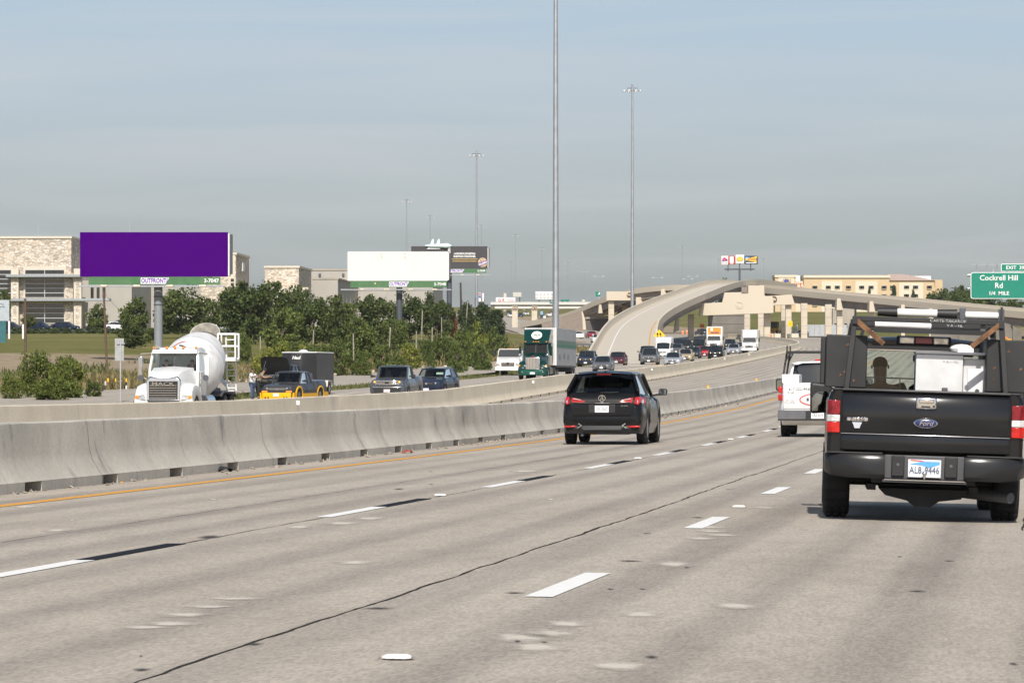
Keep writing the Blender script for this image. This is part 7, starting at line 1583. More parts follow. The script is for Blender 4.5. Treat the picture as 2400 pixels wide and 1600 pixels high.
for s in (-1, 1): MB().ell((s*.85, 3.76, .62), (.07, .05, .05), 8, 5).build('fog_lamp', lens_w, TG); MB().bb(s*.5 - .06, s*.5 + .06, 3.755, 3.79, .58, .64).build('bumper_slot', black, TG)
MB().bb(-.2, .2, 3.785, 3.80, .46, .62).build('licence_plate', plate_m, TG)
MB().bb(-1.02, 1.02, -1.2, 1.7, .9, 2.12).build('cab', tgreen, TG, bevel=.05)
MB().poly([(-.95, 1.70, 2.14), (.95, 1.70, 2.14), (.88, 1.36, 2.93), (-.88, 1.36, 2.93)]).build('windshield', glass('smoke_glass', (.42, .48, .45)), TG); MB().bar((0, 1.72, 2.14), (0, 1.38, 2.93), .04).build('windshield_bar', black, TG)
MB().bb(-.95, .95, .2, .25, 2.1, 2.95).build('cab_back', interior, TG); MB().bb(-.9, .9, 1.35, 1.65, 2.0, 2.2).build('dashboard', interior, TG)
MB().loft([[(-1.0, 1.52, 2.92), (1.0, 1.52, 2.92), (1.0, 1.3, 3.05), (-1.0, 1.3, 3.05)], [(-1.0, -1.2, 2.9), (1.0, -1.2, 2.9), (1.0, -1.2, 3.1), (-1.0, -1.2, 3.1)]]).build('visor_roof', tgreen, TG, bevel=.03)
MB().loft([[(-.98, y, z0), (.98, y, z0), (1.10, y2, z1), (.0, y2 - .0, z1 + .02), (-1.10, y2, z1)] for y, z0, y2, z1 in ((1.25, 3.0, .35, 4.06), (-.1, 3.0, .0, 4.1), (-1.15, 3.0, -1.15, 4.1))]).build('roof_fairing', tgreen, TG, smooth=40)
MB().bb(-1.1, 1.1, -1.2, .25, 2.0, 3.02).build('sleeper', tgreen, TG, bevel=.04)
ov = MB().prism([(.43*math.cos(a), .90 - .32*math.sin(a)*.85, 3.58 + .32*math.sin(a)) for a in [2*math.pi*i/20 for i in range(20)]], (0, .05, .035)).build('oval_logo', sign_w, TG)
text('FLA', ov, (0, .97, 3.62), (R(50), 0, R(180)), .28, pm('logo_green', (.01, .12, .06), .5), shear=.3, bold=.01, sx=1.2)
for x in (-.85, -.2, 0, .2, .85): MB().ell((x, 1.45, 3.08), (.07, .06, .05), 8, 5).build('marker_lamp', lens_a, TG)
driver(TG, (-.5, .75, 1.6), 'person driving the dark green tractor', dark_cloth)
TL = thing('box_trailer', 'white box trailer with a faded green band behind the green tractor', 'trailer', TG.matrix_basis @ Vector((0, -9.0, 0)), TG.rotation_euler.z)
tside = pm('trailer_side', (.40, .41, .42), .45, .2, var=.12, scale=.7); tfr = pm('trailer_front', (.62, .60, .57), .5, var=.08, scale=.8)
MB().bb(-1.28, 1.28, -7.0, 7.3, 1.18, 4.25).build('box', tside, TL, bevel=.03); MB().bb(-1.27, 1.27, 7.31, 7.36, 1.2, 4.22).build('front_wall', tfr, TL)
for s in (-1, 1):
    MB().bb(s*1.285, s*1.295, -6.8, 7.1, 2.95, 3.25).build('band', pm('faded_green', (.16, .24, .19), .6), TL); MB().bb(s*1.285, s*1.297, -6.8, 7.1, 2.66, 2.94).build('band', pm('band_green', (.07, .22, .15), .6), TL)
    MB().bb(s*1.2, s*1.3, 7.2, 7.38, 1.2, 4.24).build('corner_post', sign_w, TL)
    for y in (-4.8, -6.1): wheel(TL, s*1.1, y, .52, .28, 'truck'); wheel(TL, s*.78, y, .52, .26, 'truck')
    for y, z in ((5, 1.9), (2, 2.0), (-1, 1.9)): MB().bb(s*1.285, s*1.292, y - .8, y + .6, z - .25, z + .2).build('side_decal', pm('dull_decal', (.25, .27, .27), .6, var=.4, scale=2), TL)
    MB().bb(s*.7, s*.85, 2.6, 2.8, .35, 1.2).build('landing_leg', dsteel, TL)
MB().bb(-1.25, 1.25, -7, 7.2, 1.05, 1.17).build('floor_frame', dsteel, TL); MB().bb(-1.2, 1.2, -6.6, -4.2, .7, 1.04).build('bogie', dsteel, TL)

# --- white cab truck half hidden beside the tractor
def box_truck(label, name, u, Y, h, cabm, boxm, w_=2.35, bonnet=True, box=True, yaw=0, l_=6.5):
    x = px(u, Y); t = thing(name, label, 'truck', (x, Y + 3, zroad(off(x, Y), Y)), head_of(Y) + yaw); q = w_/2
    hz_ = 1.55 if bonnet else 1.35
    MB().loft([[(-q*k, y, .55), (q*k, y, .55), (q*k, y, z*.7), (q*k*.85, y, z), (-q*k*.85, y, z), (-q*k, y, z*.7)] for y, k, z in ((3.0, .82, hz_ - .35), (2.9, .9, hz_ - .15), (2.2, .93, hz_), (1.75, .95, hz_ + .08))]).build('hood', cabm, t, smooth=40)
    MB().bb(-q*.93, q*.93, .2, 1.8, .7, hz_ + .05).build('cab', cabm, t, bevel=.04)
    MB().loft([[(-q*.9, 1.75, hz_ + .05), (q*.9, 1.75, hz_ + .05), (q*.9, .3, hz_ + .05), (-q*.9, .3, hz_ + .05)], [(-q*.82, 1.45, hz_ + .80), (q*.82, 1.45, hz_ + .80), (q*.82, .3, hz_ + .80), (-q*.82, .3, hz_ + .80)]]).build('upper_cab', cabm, t, bevel=.05)
    MB().poly([(-q*.84, 1.775, hz_ + .10), (q*.84, 1.775, hz_ + .10), (q*.77, 1.49, hz_ + .74), (-q*.77, 1.49, hz_ + .74)]).build('windshield', gdark, t)
    for s in (-1, 1):
        MB().poly([(s*q*.906, 1.65, hz_ + .12), (s*q*.906, .7, hz_ + .12), (s*q*.835, .7, hz_ + .74), (s*q*.835, 1.4, hz_ + .74)]).build('side_window', gdark, t)
        hx_ = MB().bb(s*q*.58, s*q*.86, 2.93, 3.03, .85, 1.05).build('headlight', lens_w, t, bevel=.03)
        MB().bb(s*q*.86, s*q*.92, 2.88, 2.98, .85, 1.0).build('turn_lamp', lens_a, t)
        MB().bb(s*(q + .12), s*(q + .32), 1.5, 1.6, hz_ + .1, hz_ + .7).build('mirror', black, t, bevel=.03); MB().bar((s*q*.9, 1.55, hz_ + .3), (s*(q + .15), 1.55, hz_ + .3), .04).build('mirror_arm', black, t)
        wheel(t, s*(q - .18), 2.25, .42, .26, 'truck'); wheel(t, s*(q - .18), -2.0, .42, .26, 'truck'); wheel(t, s*(q - .48), -2.0, .42, .24, 'truck')
    g = MB().bb(-q*.48, q*.48, 3.0, 3.05, .82, 1.12).build('grille', black, t, bevel=.02)
    for k in range(3): MB().bb(-q*.44, q*.44, 3.05, 3.06, .88 + .08*k, .91 + .08*k).build('grille_bar', chrome, g)
    MB().ell((0, 3.06, 1.05), (.12, .03, .12), 10, 6).build('badge', black, g)
    MB().bb(-q*.95, q*.95, 2.9, 3.12, .42, .74).build('bumper', cabm if bonnet else black, t, bevel=.04); MB().bb(-.2, .2, 3.12, 3.14, .5, .66).build('licence_plate', plate_m, t)
    for x_ in (-.7, -.15, 0, .15, .7): MB().ell((x_, 1.42, hz_ + .84), (.06, .06, .04), 8, 4).build('marker_lamp', lens_a, t)
    if box: MB().bb(-q*1.02, q*1.02, -l_ + 2, .15, 1.0, h).build('cargo_box', boxm, t, bevel=.04)
    MB().bb(-q*.5, q*.5, -l_ + 2.2, 2.5, .55, .8).build('chassis', dsteel, t)
    return t
box_truck('white flat-nosed work truck half hidden left of the green tractor', 'work_truck', 1199, 352, 2.2, twhite, pm('work_body', (.55, .55, .53), .6), 2.4, True, True)
UH = box_truck('rental moving truck with an orange panel over the cab', 'moving_truck', 1677, 612, 3.75, twhite, twhite, 2.4, True, True)
MB().bb(-1.0, 1.0, .16, .19, 2.55, 3.6).build('orange_panel', pm('rental_orange', (.85, .26, .03), .5), UH); MB().bb(.25, .6, .2, .22, 3.1, 3.55).build('white_decal', sign_w, UH); MB().bb(-.7, .6, .2, .22, 2.75, 2.92).build('navy_strip', pm('strip_navy', (.03, .05, .12), .5), UH)
SP = box_truck('tall white box truck under the flyover columns', 'box_truck', 1761, 572, 3.45, twhite, twhite, 2.3, True, True)
MB().loft([[(-1.12, .2, 2.3), (1.12, .2, 2.3), (1.12, .2, 3.45), (-1.12, .2, 3.45)], [(-1.0, 1.35, 2.32), (1.0, 1.35, 2.32), (.95, .9, 3.3), (-.95, .9, 3.3)]]).build('wind_deflector', twhite, SP, bevel=.05)
VN = car('van', 'white high-roofed van behind the silver sedan', paint('van_white', (.74, .74, .73), 0, .35, .5), px(1552, 505), 507, over=dict(H=2.02, L=6.2, W=2.05))[0]
MB().loft([[(-.99, y, 1.95), (.99, y, 1.95), (.97, y, z), (.7, y, z + .06), (-.7, y, z + .06), (-.97, y, z)] for y, z in ((-3.0, 2.66), (.6, 2.66), (1.15, 2.58), (1.35, 2.3))]).build('raised_roof', MATS['paint_van_white'], VN, smooth=30)

# ------------------------------------------------------------------ the stopped group on the shoulder
ylw = paint('signal_yellow', (.80, .42, .004), 0, .3, .9); charc = paint('charcoal', (.055, .052, .055), .3, .35, .7)
yy = 212; yx = px(648, yy)
YP, T = car('pickup', 'charcoal and yellow two-tone pickup stopped on the shoulder', charc, yx, yy + 2.8, yaw=-.20, over=dict(L=5.3, W=1.9, H=1.62, gc=.16, r=.34, zt=[(0, .66), (.01, .82), (.05, .88), (.26, .98), (.5, 1.0), (.59, 1.02), (.60, 1.10), (.985, 1.12), (1, 1.1)]), grille=dsteel, see=True)
def skirt_loft(z1):
    Tt = dict(T); q = T['W']/2; rings = []
    return q
q = .95; yf = 2.65
MB().loft([[(-q*.88, yf + .02, .17), (q*.88, yf + .02, .17), (q*.90, yf + .03, .50), (-q*.90, yf + .03, .50)], [(-q*.80, yf + .10, .16), (q*.80, yf + .10, .16), (q*.80, yf + .09, .49), (-q*.80, yf + .09, .49)]]).build('bumper', ylw, YP, bevel=.03)
for s in (-1, 1):
    MB().loft([[(s*q*.9, y, .16), (s*q*1.015, y, .18), (s*q*1.02, y, z), (s*q*.95, y, z)] for y, z in ((yf - .02, .50), (yf - .35, .50))]).build('bumper_corner', ylw, YP)
    MB().loft([[(s*q*.9, y, .15), (s*q*1.02, y, .17), (s*q*1.025, y, .45), (s*q*.95, y, .45)] for y in (1.3, -.98)]).build('side_skirt', ylw, YP)
    MB().loft([[(s*q*.9, y, .15), (s*q*1.02, y, .17), (s*q*1.025, y, .50), (s*q*.95, y, .50)] for y in (-1.95, -2.6)]).build('side_skirt', ylw, YP)
    for ya in (T['L']/2 - T['ax'][0]*T['L'], T['L']/2 - T['ax'][1]*T['L']):
        rr = [[(s*q*1.0, ya + .44*math.cos(a), .34 + .42*math.sin(a)), (s*q*1.03, ya + .46*math.cos(a), .34 + .44*math.sin(a)), (s*q*1.02, ya + .54*math.cos(a), .34 + .52*math.sin(a)), (s*q*.97, ya + .54*math.cos(a), .34 + .52*math.sin(a))] for a in np.linspace(-.25, math.pi + .25, 14)]
        MB().loft(rr).build('wheel_flare', ylw, YP, smooth=50)
    for k in range(2): MB().cyl((s*(.45 + .16*k), yf + .11, .24), (s*(.45 + .16*k), yf + .12, .24), .045, None, 10).build('bumper_hole', black, YP)
    MB().bb(s*q*.55, s*q*.9, yf - .02, yf + .03, .50, .60).build('turn_lamp', lens_a, YP, bevel=.01)
MB().bb(-.16, .16, yf + .10, yf + .12, .30, .46).build('licence_plate', plate_m, YP); MB().bb(-q*.62, q*.62, yf + .03, yf + .05, .66, .71).build('grille_bar', chrome, YP)
# broken-down truck with its hood raised, and the trailer it was pulling
BD, Tb = car('pickup', 'black pickup with its hood propped open behind the yellow-skirted pickup', blk, px(628, 226), 230.5, yaw=-.12, over=dict(H=1.8), see=False)
MB().loft([[(-.80, 1.55, 1.20), (.80, 1.55, 1.20), (.80, 1.60, 1.24), (-.80, 1.60, 1.24)], [(-.86, 1.75, 1.75), (.86, 1.75, 1.75), (.86, 1.83, 1.78), (-.86, 1.83, 1.78)], [(-.80, 2.05, 2.20), (.80, 2.05, 2.20), (.78, 2.12, 2.20), (-.78, 2.12, 2.20)], [(-.5, 2.14, 2.28), (.5, 2.14, 2.28), (.48, 2.2, 2.28), (-.48, 2.2, 2.28)]]).build('raised_hood', pm('hood_liner', (.012, .012, .013), .7), BD, smooth=30)
MB().bar((.55, 2.6, 1.15), (.5, 2.0, 2.05), .025).build('hood_prop', dsteel, BD); MB().bb(-.6, .6, 1.9, 2.7, 1.10, 1.26).build('engine', pm('engine_metal', (.10, .10, .10), .5, .5, var=.6, scale=8), BD, bevel=.03); MB().cyl((-.3, 2.3, 1.26), (-.3, 2.3, 1.36), .15, None, 12).build('air_filter', dsteel, BD)
XT = thing('cargo_trailer', 'black enclosed cargo trailer with a white roof edge behind the stopped pickups', 'trailer', (px(706, 234) + .2, 237.5, zroad(off(px(706, 234), 237), 237)), head_of(237) - .10)
xtm = pm('trailer_black', (.035, .035, .037), .4, .2, var=.15, scale=1.5)
MB().bb(-1.05, 1.05, -2.1, 1.9, .45, 2.45).build('box', xtm, XT, bevel=.03); MB().loft([[(-1.05, 1.9, .45), (1.05, 1.9, .45), (1.05, 1.9, 2.44), (-1.05, 1.9, 2.44)], [(-.35, 2.6, .5), (.35, 2.6, .5), (.35, 2.6, 2.42), (-.35, 2.6, 2.42)]]).build('v_nose', xtm, XT, bevel=.03)
MB().bb(-1.07, 1.07, -2.12, 1.92, 2.44, 2.50).build('roof_edge', sign_w, XT, bevel=.02); MB().ell((.2, .2, 2.52), (.30, .30, .14), 12, 6).build('roof_vent', pm('vent_lilac', (.55, .54, .62), .5), XT, smooth=50)
for s in (-1, 1):
    MB().loft([[(s*1.06, y, z), (s*1.32, y, z), (s*1.32, y, z + .05), (s*1.06, y, z + .05)] for y, z in ((-.75, .45), (-.65, .78), (.25, .78), (.35, .45))]).build('wheel_fender', pm('fender_cream', (.60, .56, .48), .5), XT); wheel(XT, s*1.2, -.2, .34, .2, 'car')
    for y in (-1.5, -.5, .6, 1.5): MB().bb(s*1.052, s*1.058, y - .012, y + .012, .48, 2.43).build('side_seam', dsteel, XT)
text('Haul', XT, (-.0, 2.62, 2.15), (R(90), 0, R(180)), .26, sign_w, shear=.2, bold=.01)
MB().bar((0, 2.5, .45), (0, 3.6, .48), .1).build('tongue', dsteel, XT)
# people at the stopped trucks
px1 = px(590, 216)
person('person in a white t-shirt and blue jeans reaching towards the raised hood', (px1, 216.5, zroad(off(px1, 216), 216) + .005), R(-115), pose(STAND, rel=(.30, .20, 1.28), rwr=(.24, .48, 1.40), rha=(.22, .57, 1.43), lel=(-.24, .22, 1.24), lwr=(-.12, .46, 1.30), lha=(-.08, .54, 1.31), face=(.3, 1, 0)), tee, jeans, .5, skin_d)
px2 = px(602.5, 222)
person('person in a dark cap and camouflage shirt bending at the open engine', (px2, 223.2, zroad(off(px2, 222), 222) + .005), R(-100), pose(STAND, chest=(0, .16, 1.30), waist=(0, .06, 1.10), neck=(0, .26, 1.44), head0=(0, .32, 1.53), head1=(0, .36, 1.64), lsh=(-.19, .17, 1.38), rsh=(.19, .17, 1.38), lel=(-.24, .38, 1.18), lwr=(-.16, .60, 1.22), lha=(-.14, .68, 1.22), rel=(.24, .38, 1.18), rwr=(.16, .60, 1.24), rha=(.14, .68, 1.24)), tan_cloth, dark_cloth, .5, skin_m, cap=pm('dark_cap', (.02, .02, .025), .8))
px3 = px(1213.5, 415)
person('person in a lime safety vest and orange hard hat behind the white work truck', (px3, 415, H(px3, 415) + .17), R(170), STAND, dark_cloth, jeans, .7, skin_m, cap=oran, vest=pm('lime_vest', (.55, .68, .03), .7))
driver(P, (-.40, 1.75, .70), 'person driving the black pickup, seen through its rear window', dark_cloth, base=pose(SIT))
# ------------------------------------------------------------------ white pickup ahead
wp = paint('fleet_white', (.78, .78, .77), 0, .35, .6); wy = 100.4; wxc = px(1921, wy) + .3
WP, T = car('pickup', 'white work pickup with a black rack and red lettering, half hidden by the black pickup', wp, wxc, wy + 2.9, away=True, see=True, fine=False)
hl = 2.9; q = 1.0
MB().loft([[(-.86, y0, z), (.86, y0, z), (.86, y0 + .06, z), (-.86, y0 + .06, z)] for z, y0 in ((.70, -hl - .01), (.74, -hl - .03), (1.20, -hl - .035), (1.33, -hl + .01), (1.36, -hl + .03))]).build('tailgate', wp, WP, bevel=.01)
for s in (-1, 1):
    for z0, z1 in ((1.11, 1.27), (.92, 1.08)): MB().bb(s*.885, s*.995, -hl - .02, -hl + .18, z0, z1).build('tail_light', lens_r, WP, bevel=.02)
    MB().loft([[(s*.96, .98, 1.18), (s*.96, 1.1, 1.18), (s*.96, 1.1, 1.5), (s*.96, .98, 1.5)], [(s*1.26, .94, 1.16), (s*1.26, 1.06, 1.16), (s*1.26, 1.06, 1.46), (s*1.26, .94, 1.46)]]).build('mirror', black, WP, bevel=.04)
    MB().prism([(s*1.0, .935, 1.2), (s*1.23, .925, 1.2), (s*1.23, .925, 1.42), (s*1.0, .935, 1.44)], (0, -.01, 0)).build('mirror_glass', pm('mirror_glass', (.35, .38, .40), .03, 1), WP)
    for y in (-2.3, -.7):
        MB().bar((s*.93, y, 1.34), (s*.80, y + .05, 2.17), .05).build('rack_post', matte_blk, WP)
        MB().bar((s*.80, y, 2.17), (s*.80, y, 2.30), .04).build('rack_pin', matte_blk, WP); MB().bar((s*.70, y, 2.17), (s*.86, y - .02, 1.85), .035).build('rack_brace', matte_blk, WP)
    MB().bar((s*.80, -2.4, 2.12), (s*.80, -.3, 2.12), .05).build('rack_rail', matte_blk, WP)
    MB().bb(s*.5, s*.93, -2.4, -.75, 1.34, 1.58).build('bed_toolbox', wp, WP, bevel=.03)
for y in (-2.3, -.7): MB().bar((-.82, y, 2.14), (.82, y, 2.14), .06).build('rack_crossbar', matte_blk, WP)
bmp = MB().loft([[(x, -hl - .05, .42), (x, -hl - .14, .46), (x, -hl - .14, .66), (x, -hl - .02, .68), (x, -hl + .1, .66), (x, -hl + .1, .42)] for x in (-1.0, -.93, -.4, .4, .93, 1.0)]).build('rear_bumper', pm('grey_bumper', (.13, .13, .14), .5, .2, var=.15), WP, smooth=30)
MB().bb(-.30, .30, -hl - .155, -hl - .12, .43, .66).build('plate_recess', black, bmp); lp = MB().bb(-.16, .16, -hl - .17, -hl - .156, .47, .63).build('licence_plate', plate_m, WP); text('CRZ 3276', lp, (0, -hl - .172, .55), (R(90), 0, 0), .085, inkm, sx=.75)
ep = MB().ell((.02, -hl - .04, 1.135), (.115, .012, .042), 18, 8).build('emblem', blue, WP, smooth=60)
text('Ford', ep, (.02, -hl - .055, 1.135), (R(90), 0, 0), .06, chrome, shear=.35)
text('617 222-9930', WP, (-.45, -hl - .045, 1.205), (R(90), 0, 0), .105, inkm, sx=.95, shear=.1); text('F-150', WP, (-.68, -hl - .045, 1.115), (R(90), 0, 0), .07, inkm, shear=.2)
text('S A K A I R', WP, (.06, -hl - .045, .945), (R(90), 0, 0), .095, inkm, sx=1.55, bold=.003); text('MEP  9740\nTX  LICENSE', WP, (-.70, -hl - .045, .90), (R(90), 0, 0), .05, pm('pale_ink', (.45, .45, .45), .6))
sw = MB(); 
for a in np.linspace(R(75), R(285), 18)[:-1]:
    b = a + R(210)/17; rx, rz = .50, .155; cx, cz = .05, .945; w_ = .012 + .02*math.sin((a - R(75))/R(210)*math.pi)
    sw.bar((cx + rx*math.cos(a), -hl - .042, cz + rz*math.sin(a)), (cx + rx*math.cos(b), -hl - .042, cz + rz*math.sin(b)), w_, .006, up=(0, 1, 0))
sw.build('red_swoosh', pm('swoosh_faded_red', (.62, .12, .10), .6), WP)
MB().bb(-.2, .2, .12, .16, 1.90, 1.97).build('brake_light', lens_r, WP); 

# ------------------------------------------------------------------ oncoming queue
bl = lambda n, c, m=.3: paint(n, c, m, .3, .9)
lit = pm('lit_headlamp', (1.0, .86, .55), .2, emit=1.6, var=.1); lit_o = pm('lit_running_lamp', (1.0, .62, .22), .2, emit=1.2, var=.1)
navy = bl('navy', (.015, .022, .045)); silver = bl('silver', (.42, .44, .47), .6); grey = bl('mid_grey', (.14, .14, .145), .5); maroon = bl('maroon', (.085, .010, .018)); tan_p = bl('champagne', (.46, .38, .24), .4); red_p = bl('bright_red', (.45, .012, .022), .1); slate = bl('slate_blue_grey', (.075, .085, .105), .2); darkg = bl('dark_graphite', (.03, .032, .036)); whp = paint('car_white', (.76, .76, .75), 0, .3, .8); wine = bl('wine_red', (.25, .02, .035), .2)
G1 = 'oncoming cars in the queue'
TU, T = car('pickup', 'slate grey pickup with a big chrome grille in the oncoming lanes', slate, px(907, 213), 216, see=True, group=G1, yaw=-.04, over=dict(W=2.03))
yf = 2.9
for k in range(3): MB().bb(-.60, .60, yf + .03, yf + .06, .90 + .085*k, .955 + .085*k).build('grille_bar', chrome, TU, bevel=.008)
MB().bb(-.78, .78, yf + .0, yf + .09, .74, .80).build('chrome_bumper', chrome, TU, bevel=.02); MB().bb(-.72, .72, yf - .02, yf + .06, .42, .72).build('bumper_insert', black, TU, bevel=.02); MB().ell((0, yf + .08, 1.0), (.12, .02, .06), 12, 6).build('badge', black, TU)
MB().bb(-.17, .17, yf + .07, yf + .09, .50, .66).build('licence_plate', pm('red_white_plate', (.72, .62, .62), .5, var=.3, scale=12), TU)
for s in (-1, 1): MB().bb(s*.62, s*.72, yf - .0, yf + .045, 1.0, 1.1).build('turn_lamp', pm('glowing_amber', (1.0, .45, .05), .3, emit=1.0), TU, bevel=.02)
EC, T = car('suv', 'dark navy crossover with a roof rack beside the slate pickup', navy, px(999, 227), 229, see=True, group=G1, yaw=-.12, over=dict(L=4.5, W=1.84, H=1.64))
for s in (-1, 1): MB().bar((s*.58, -1.4, 1.70), (s*.58, .6, 1.70), .045).build('roof_rail', steel, EC)
MB().ell((-.62, .2, 1.74), (.10, .12, .05), 10, 6).build('roof_lamp', sign_w, EC); MB().bb(-.62, -.22, .72, .76, 1.28, 1.40).build('sun_shade', pm('mint_sheet', (.55, .72, .58), .6), EC)
cars = [('suv', 1372, 420, navy, 'dark blue sport utility vehicle just behind the box trailer', lit_o, {}), ('sedan', 1409, 378, grey, 'grey sedan above the roof of the black sport utility vehicle', None, {}), ('sedan', 1444, 432, maroon, 'maroon sedan in front of the ramp mouth', None, {}),
  ('suv', 1520, 440, grey, 'boxy grey sport utility vehicle right of the maroon sedan', None, dict(H=1.82, W=1.95)), ('suv', 1514, 470, darkg, 'dark car hidden behind the boxy grey sport utility vehicle', None, dict(H=1.85)), ('sedan', 1575, 425, silver, 'silver sedan with a wide grille in the nearest oncoming lane', None, dict(W=1.87)), ('sedan', 1604, 470, tan_p, 'champagne sedan behind the silver sedan', None, {}),
  ('sedan', 1623, 508, darkg, 'dark sedan between the champagne and the red car', None, {}), ('hatch', 1651, 515, red_p, 'bright red hatchback left of the black luxury car', None, {}), ('suv', 1676, 498, blk, 'black sport utility vehicle with lit lamps in front of the moving truck', lit, dict(W=1.92)), ('sedan', 1718, 556, silver, 'small silver sedan left of the tall box truck', None, {}),
  ('suv', 1603, 590, darkg, 'left of two black sport utility vehicles far back in the queue', lit, dict(H=1.9, W=2.0)), ('suv', 1636, 596, blk, 'right of two black sport utility vehicles far back in the queue', lit, dict(H=1.9, W=2.0)), ('sedan', 1584, 560, grey, 'dark grey car right behind the white high-roofed van', None, {}), ('suv', 1710, 630, darkg, 'dark car with lit lamps right of the moving truck', lit, {}), ('sedan', 1737, 588, darkg, 'dark sedan between the silver sedan and the tall box truck', None, {}), ('suv', 1592, 640, navy, 'navy car far back behind the white van', None, {})]
for typ, u, Y, m, lb_, hd, ov in cars: car(typ, lb_, m, px(u, Y), Y + 2.3, group=G1, head=hd, over=ov)
G2 = 'cars on the far climbing road'
zc_ = lambda y: zp(y) + .26
for typ, u, Y, m, lb_, aw in (('sedan', 1355, 830, whp, 'white car on the far road just right of the trailer', True), ('sedan', 1385, 845, wine, 'red car on the far road beneath the left flyover', True), ('hatch', 1397, 740, whp, 'white hatchback on the far road beside the ramp barrier', True), ('suv', 1196, 1560, whp, 'tiny white car left of the left gateway pier', False), ('suv', 1219, 1560, navy, 'tiny dark car between the gateway piers', False), ('sedan', 1271.5, 1480, whp, 'tiny white car right of the right gateway pier', True), ('sedan', 1286, 1600, whp, 'tiny white car left of the tallest mast, higher on the road', True), ('suv', 1294, 1700, wine, 'tiny red car touching the left side of the tallest mast', True), ('suv', 1331, 1760, wine, 'tiny red car right of the tallest mast under the overpass', True), ('suv', 1343, 1790, darkg, 'tiny dark car right of the tiny red one under the overpass', True), ('sedan', 1233, 1700, whp, 'tiny white car far up between the gateway piers', False), ('sedan', 1192, 1740, darkg, 'tiny dark car highest left of the gateway piers', False)):
    car(typ, lb_, m, px(u, Y), Y, away=aw, group=G2, z=zc_(Y), yaw=.08)
G3 = 'cars beyond on the right'
for typ, u, Y, m, lb_, aw, yw in (('sedan', 1880, 905, whp, 'small white car in the sun under the right flyover', False, -.5), ('sedan', 2045, 660, silver, 'silver sedan seen left through the ladder rack', True, .5), ('hatch', 2082, 668, darkg, 'dark hatchback seen through the middle of the ladder rack', True, 0), ('pickup', 2162, 640, whp, 'white vehicle seen above the cab roof of the black pickup', True, 0), ('sedan', 1643, 945, darkg, 'dark car in the shade under the straddle bent', True, .2), ('pickup', 1722, 880, darkg, 'dark pickup in the shade of the wall behind the straddle bent', True, .3)):
    car(typ, lb_, m, px(u, Y), Y, away=aw, group=G3, z=H(px(u, Y), Y) + .05, yaw=yw)
# car park
lot = struct(ribbon('parking_lot', [-230, -150, -110, -92], 640, 705, asphalt, lambda c, y: H(D(y) + c, y), .25, step=6), 'asphalt car park in front of the office block')
G4 = 'cars in the car park'
for typ, u, Y, m, lb_, yw in (('sedan', 22, 655, darkg, 'dark parked car at the left edge behind the white post', 1.2), ('sedan', 92, 655, navy, 'left of two dark parked sedans in front of the office windows', 1.1), ('sedan', 153, 655, navy, 'right of two dark parked sedans in front of the office windows', 1.15), ('sedan', 272, 655, whp, 'white parked sedan left of the purple billboard post', 1.9), ('suv', 300, 672, navy, 'dark parked sport utility vehicle behind the white sedan', 1.9), ('van', 402, 655, whp, 'white parked van right of the purple billboard post', 1.5), ('pickup', 525, 650, whp, 'white parked pickup behind the mixer hopper', 1.5)):
    x = px(u, Y); car(typ, lb_, m, x, Y, group=G4, z=H(x, Y) + .3, yaw=yw)
# construction yard under the right flyover
LD = thing('wheel_loader', 'yellow loader parked under the flyover columns', 'loader', (px(1816, 930), 930, H(px(1816, 930), 930)), R(160))
cy_ = pm('machine_yellow', (.60, .32, .03), .5, var=.15)
MB().bb(-1.0, 1.0, -2.2, .6, .8, 1.8).build('body', cy_, LD, bevel=.1); MB().bb(-.8, .8, -.9, .7, 1.8, 3.2).build('cab', gdark, LD, bevel=.05); MB().bb(-.9, .9, -1.0, .8, 3.2, 3.32).build('cab_roof', cy_, LD); MB().bb(-.5, .5, 2.9, 3.6, .2, .9).build('bucket', cy_, LD)
for s in (-1, 1):
    MB().bar((s*.6, .6, 1.6), (s*.6, 3.0, .7), .2).build('arm', cy_, LD)
    for y in (-1.5, 1.3): wheel(LD, s*1.0, y, .65, .45, 'truck')
for i, (u, l_) in enumerate(((1800, 'left jersey barrier block in front of the loader'), (1828, 'middle jersey barrier block in front of the loader'), (1856, 'right jersey barrier block by the yellow sign'))):
    x = px(u, 890); t = MB().loft([[(-1.5*s + 0, a, b) for a, b in ((-.3, 0), (-.25, .2), (-.12, .4), (-.08, .85), (.08, .85), (.12, .4), (.25, .2), (.3, 0))] for s in (1, -.0, -1)]).build('jersey_barrier', conc_t, None, smooth=30, loc=(x, 890, H(x, 890))); tag(t, l_, 'barrier', 'jersey barrier blocks')
yd = thing('site_fence', 'pale sheet fence of the building yard behind the flyover columns', 'fence', (px(1900, 925), 925, H(px(1900, 925), 925)))
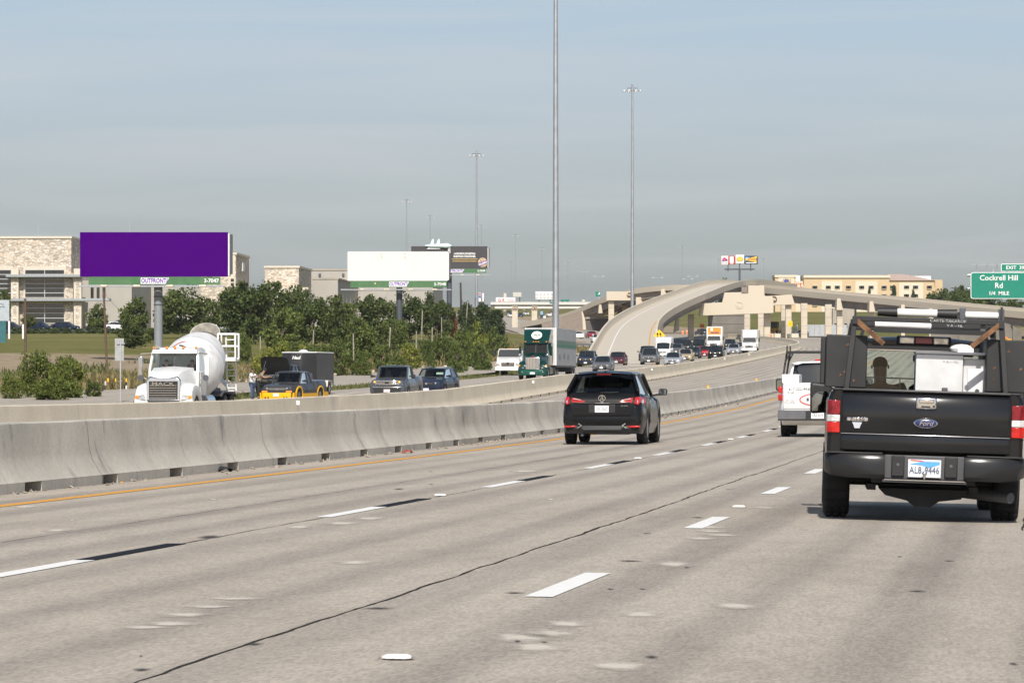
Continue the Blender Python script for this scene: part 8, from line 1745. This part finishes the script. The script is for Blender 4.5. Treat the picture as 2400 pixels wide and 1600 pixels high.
for i in range(8): MB().bb(-1.6 + 1.25*i, -.4 + 1.25*i, -.05, .05, 0, 2.6).build('sheet', pm('sheet_grey', (.42, .44, .46), .5, .2), yd)
for i in range(5): MB().bb(-4.5 + .55*i, -4.1 + .55*i, .3, .8, .1 + .5*(i % 2), 1.2 + .7*(i % 3)).build('stacked_frame', steel, yd)
SHD = thing('site_shed', 'grey block shed behind the right flyover columns', 'building', (px(1977, 960), 960, H(px(1977, 960), 960)))
MB().bb(-2.6, 2.9, 0, 5, 0, pz(722, 960) - SHD.location.z).build('wall', conc_g, SHD)
for i in range(4): MB().bb(-2.2 + 1.2*i, -1.5 + 1.2*i, -.05, .05, 1.5, 2.6).build('window', gdark, SHD)
EX = thing('excavator', 'orange excavator seen at the right edge above the toolbox', 'excavator', (px(2372, 640), 640, H(px(2384, 640), 640) - .6), R(30))
EX.scale = (.7, .7, .7)
MB().bb(-1.3, 1.3, -1.6, 1.3, 1.0, 2.2).build('body', oran, EX, bevel=.1); MB().bb(-1.2, .1, .2, 1.4, 2.2, 3.3).build('cab', pm('machine_yellow', (.6, .32, .03), .5), EX, bevel=.05); MB().bar((.5, 1.0, 2.0), (.5, 3.2, 3.6), .4).build('boom', oran, EX); MB().bar((.5, 3.2, 3.6), (.5, 4.8, 1.8), .3).build('arm', oran, EX)
for s in (-1, 1): MB().bb(s*1.0 - .3, s*1.0 + .3, -1.9, 1.9, 0, .95).build('track', black, EX, bevel=.2)
# ------------------------------------------------------------------ summer haze: one even body of air
hz_m = bpy.data.materials.new('summer_haze'); hz_m.use_nodes = True; t_ = hz_m.node_tree; t_.nodes.clear()
ho = t_.nodes.new('ShaderNodeOutputMaterial'); hv = t_.nodes.new('ShaderNodeVolumePrincipled'); hv.inputs['Color'].default_value = (.80, .85, .88, 1); hv.inputs['Density'].default_value = .000045; hv.inputs['Anisotropy'].default_value = .0
t_.links.new(hv.outputs[0], ho.inputs['Volume'])
HZ = MB().bb(-4300, 4300, -70, 9100, -2.0, 100).build('haze', hz_m); tag(HZ, 'pale summer haze hanging over the freeway', 'haze', kind='stuff')
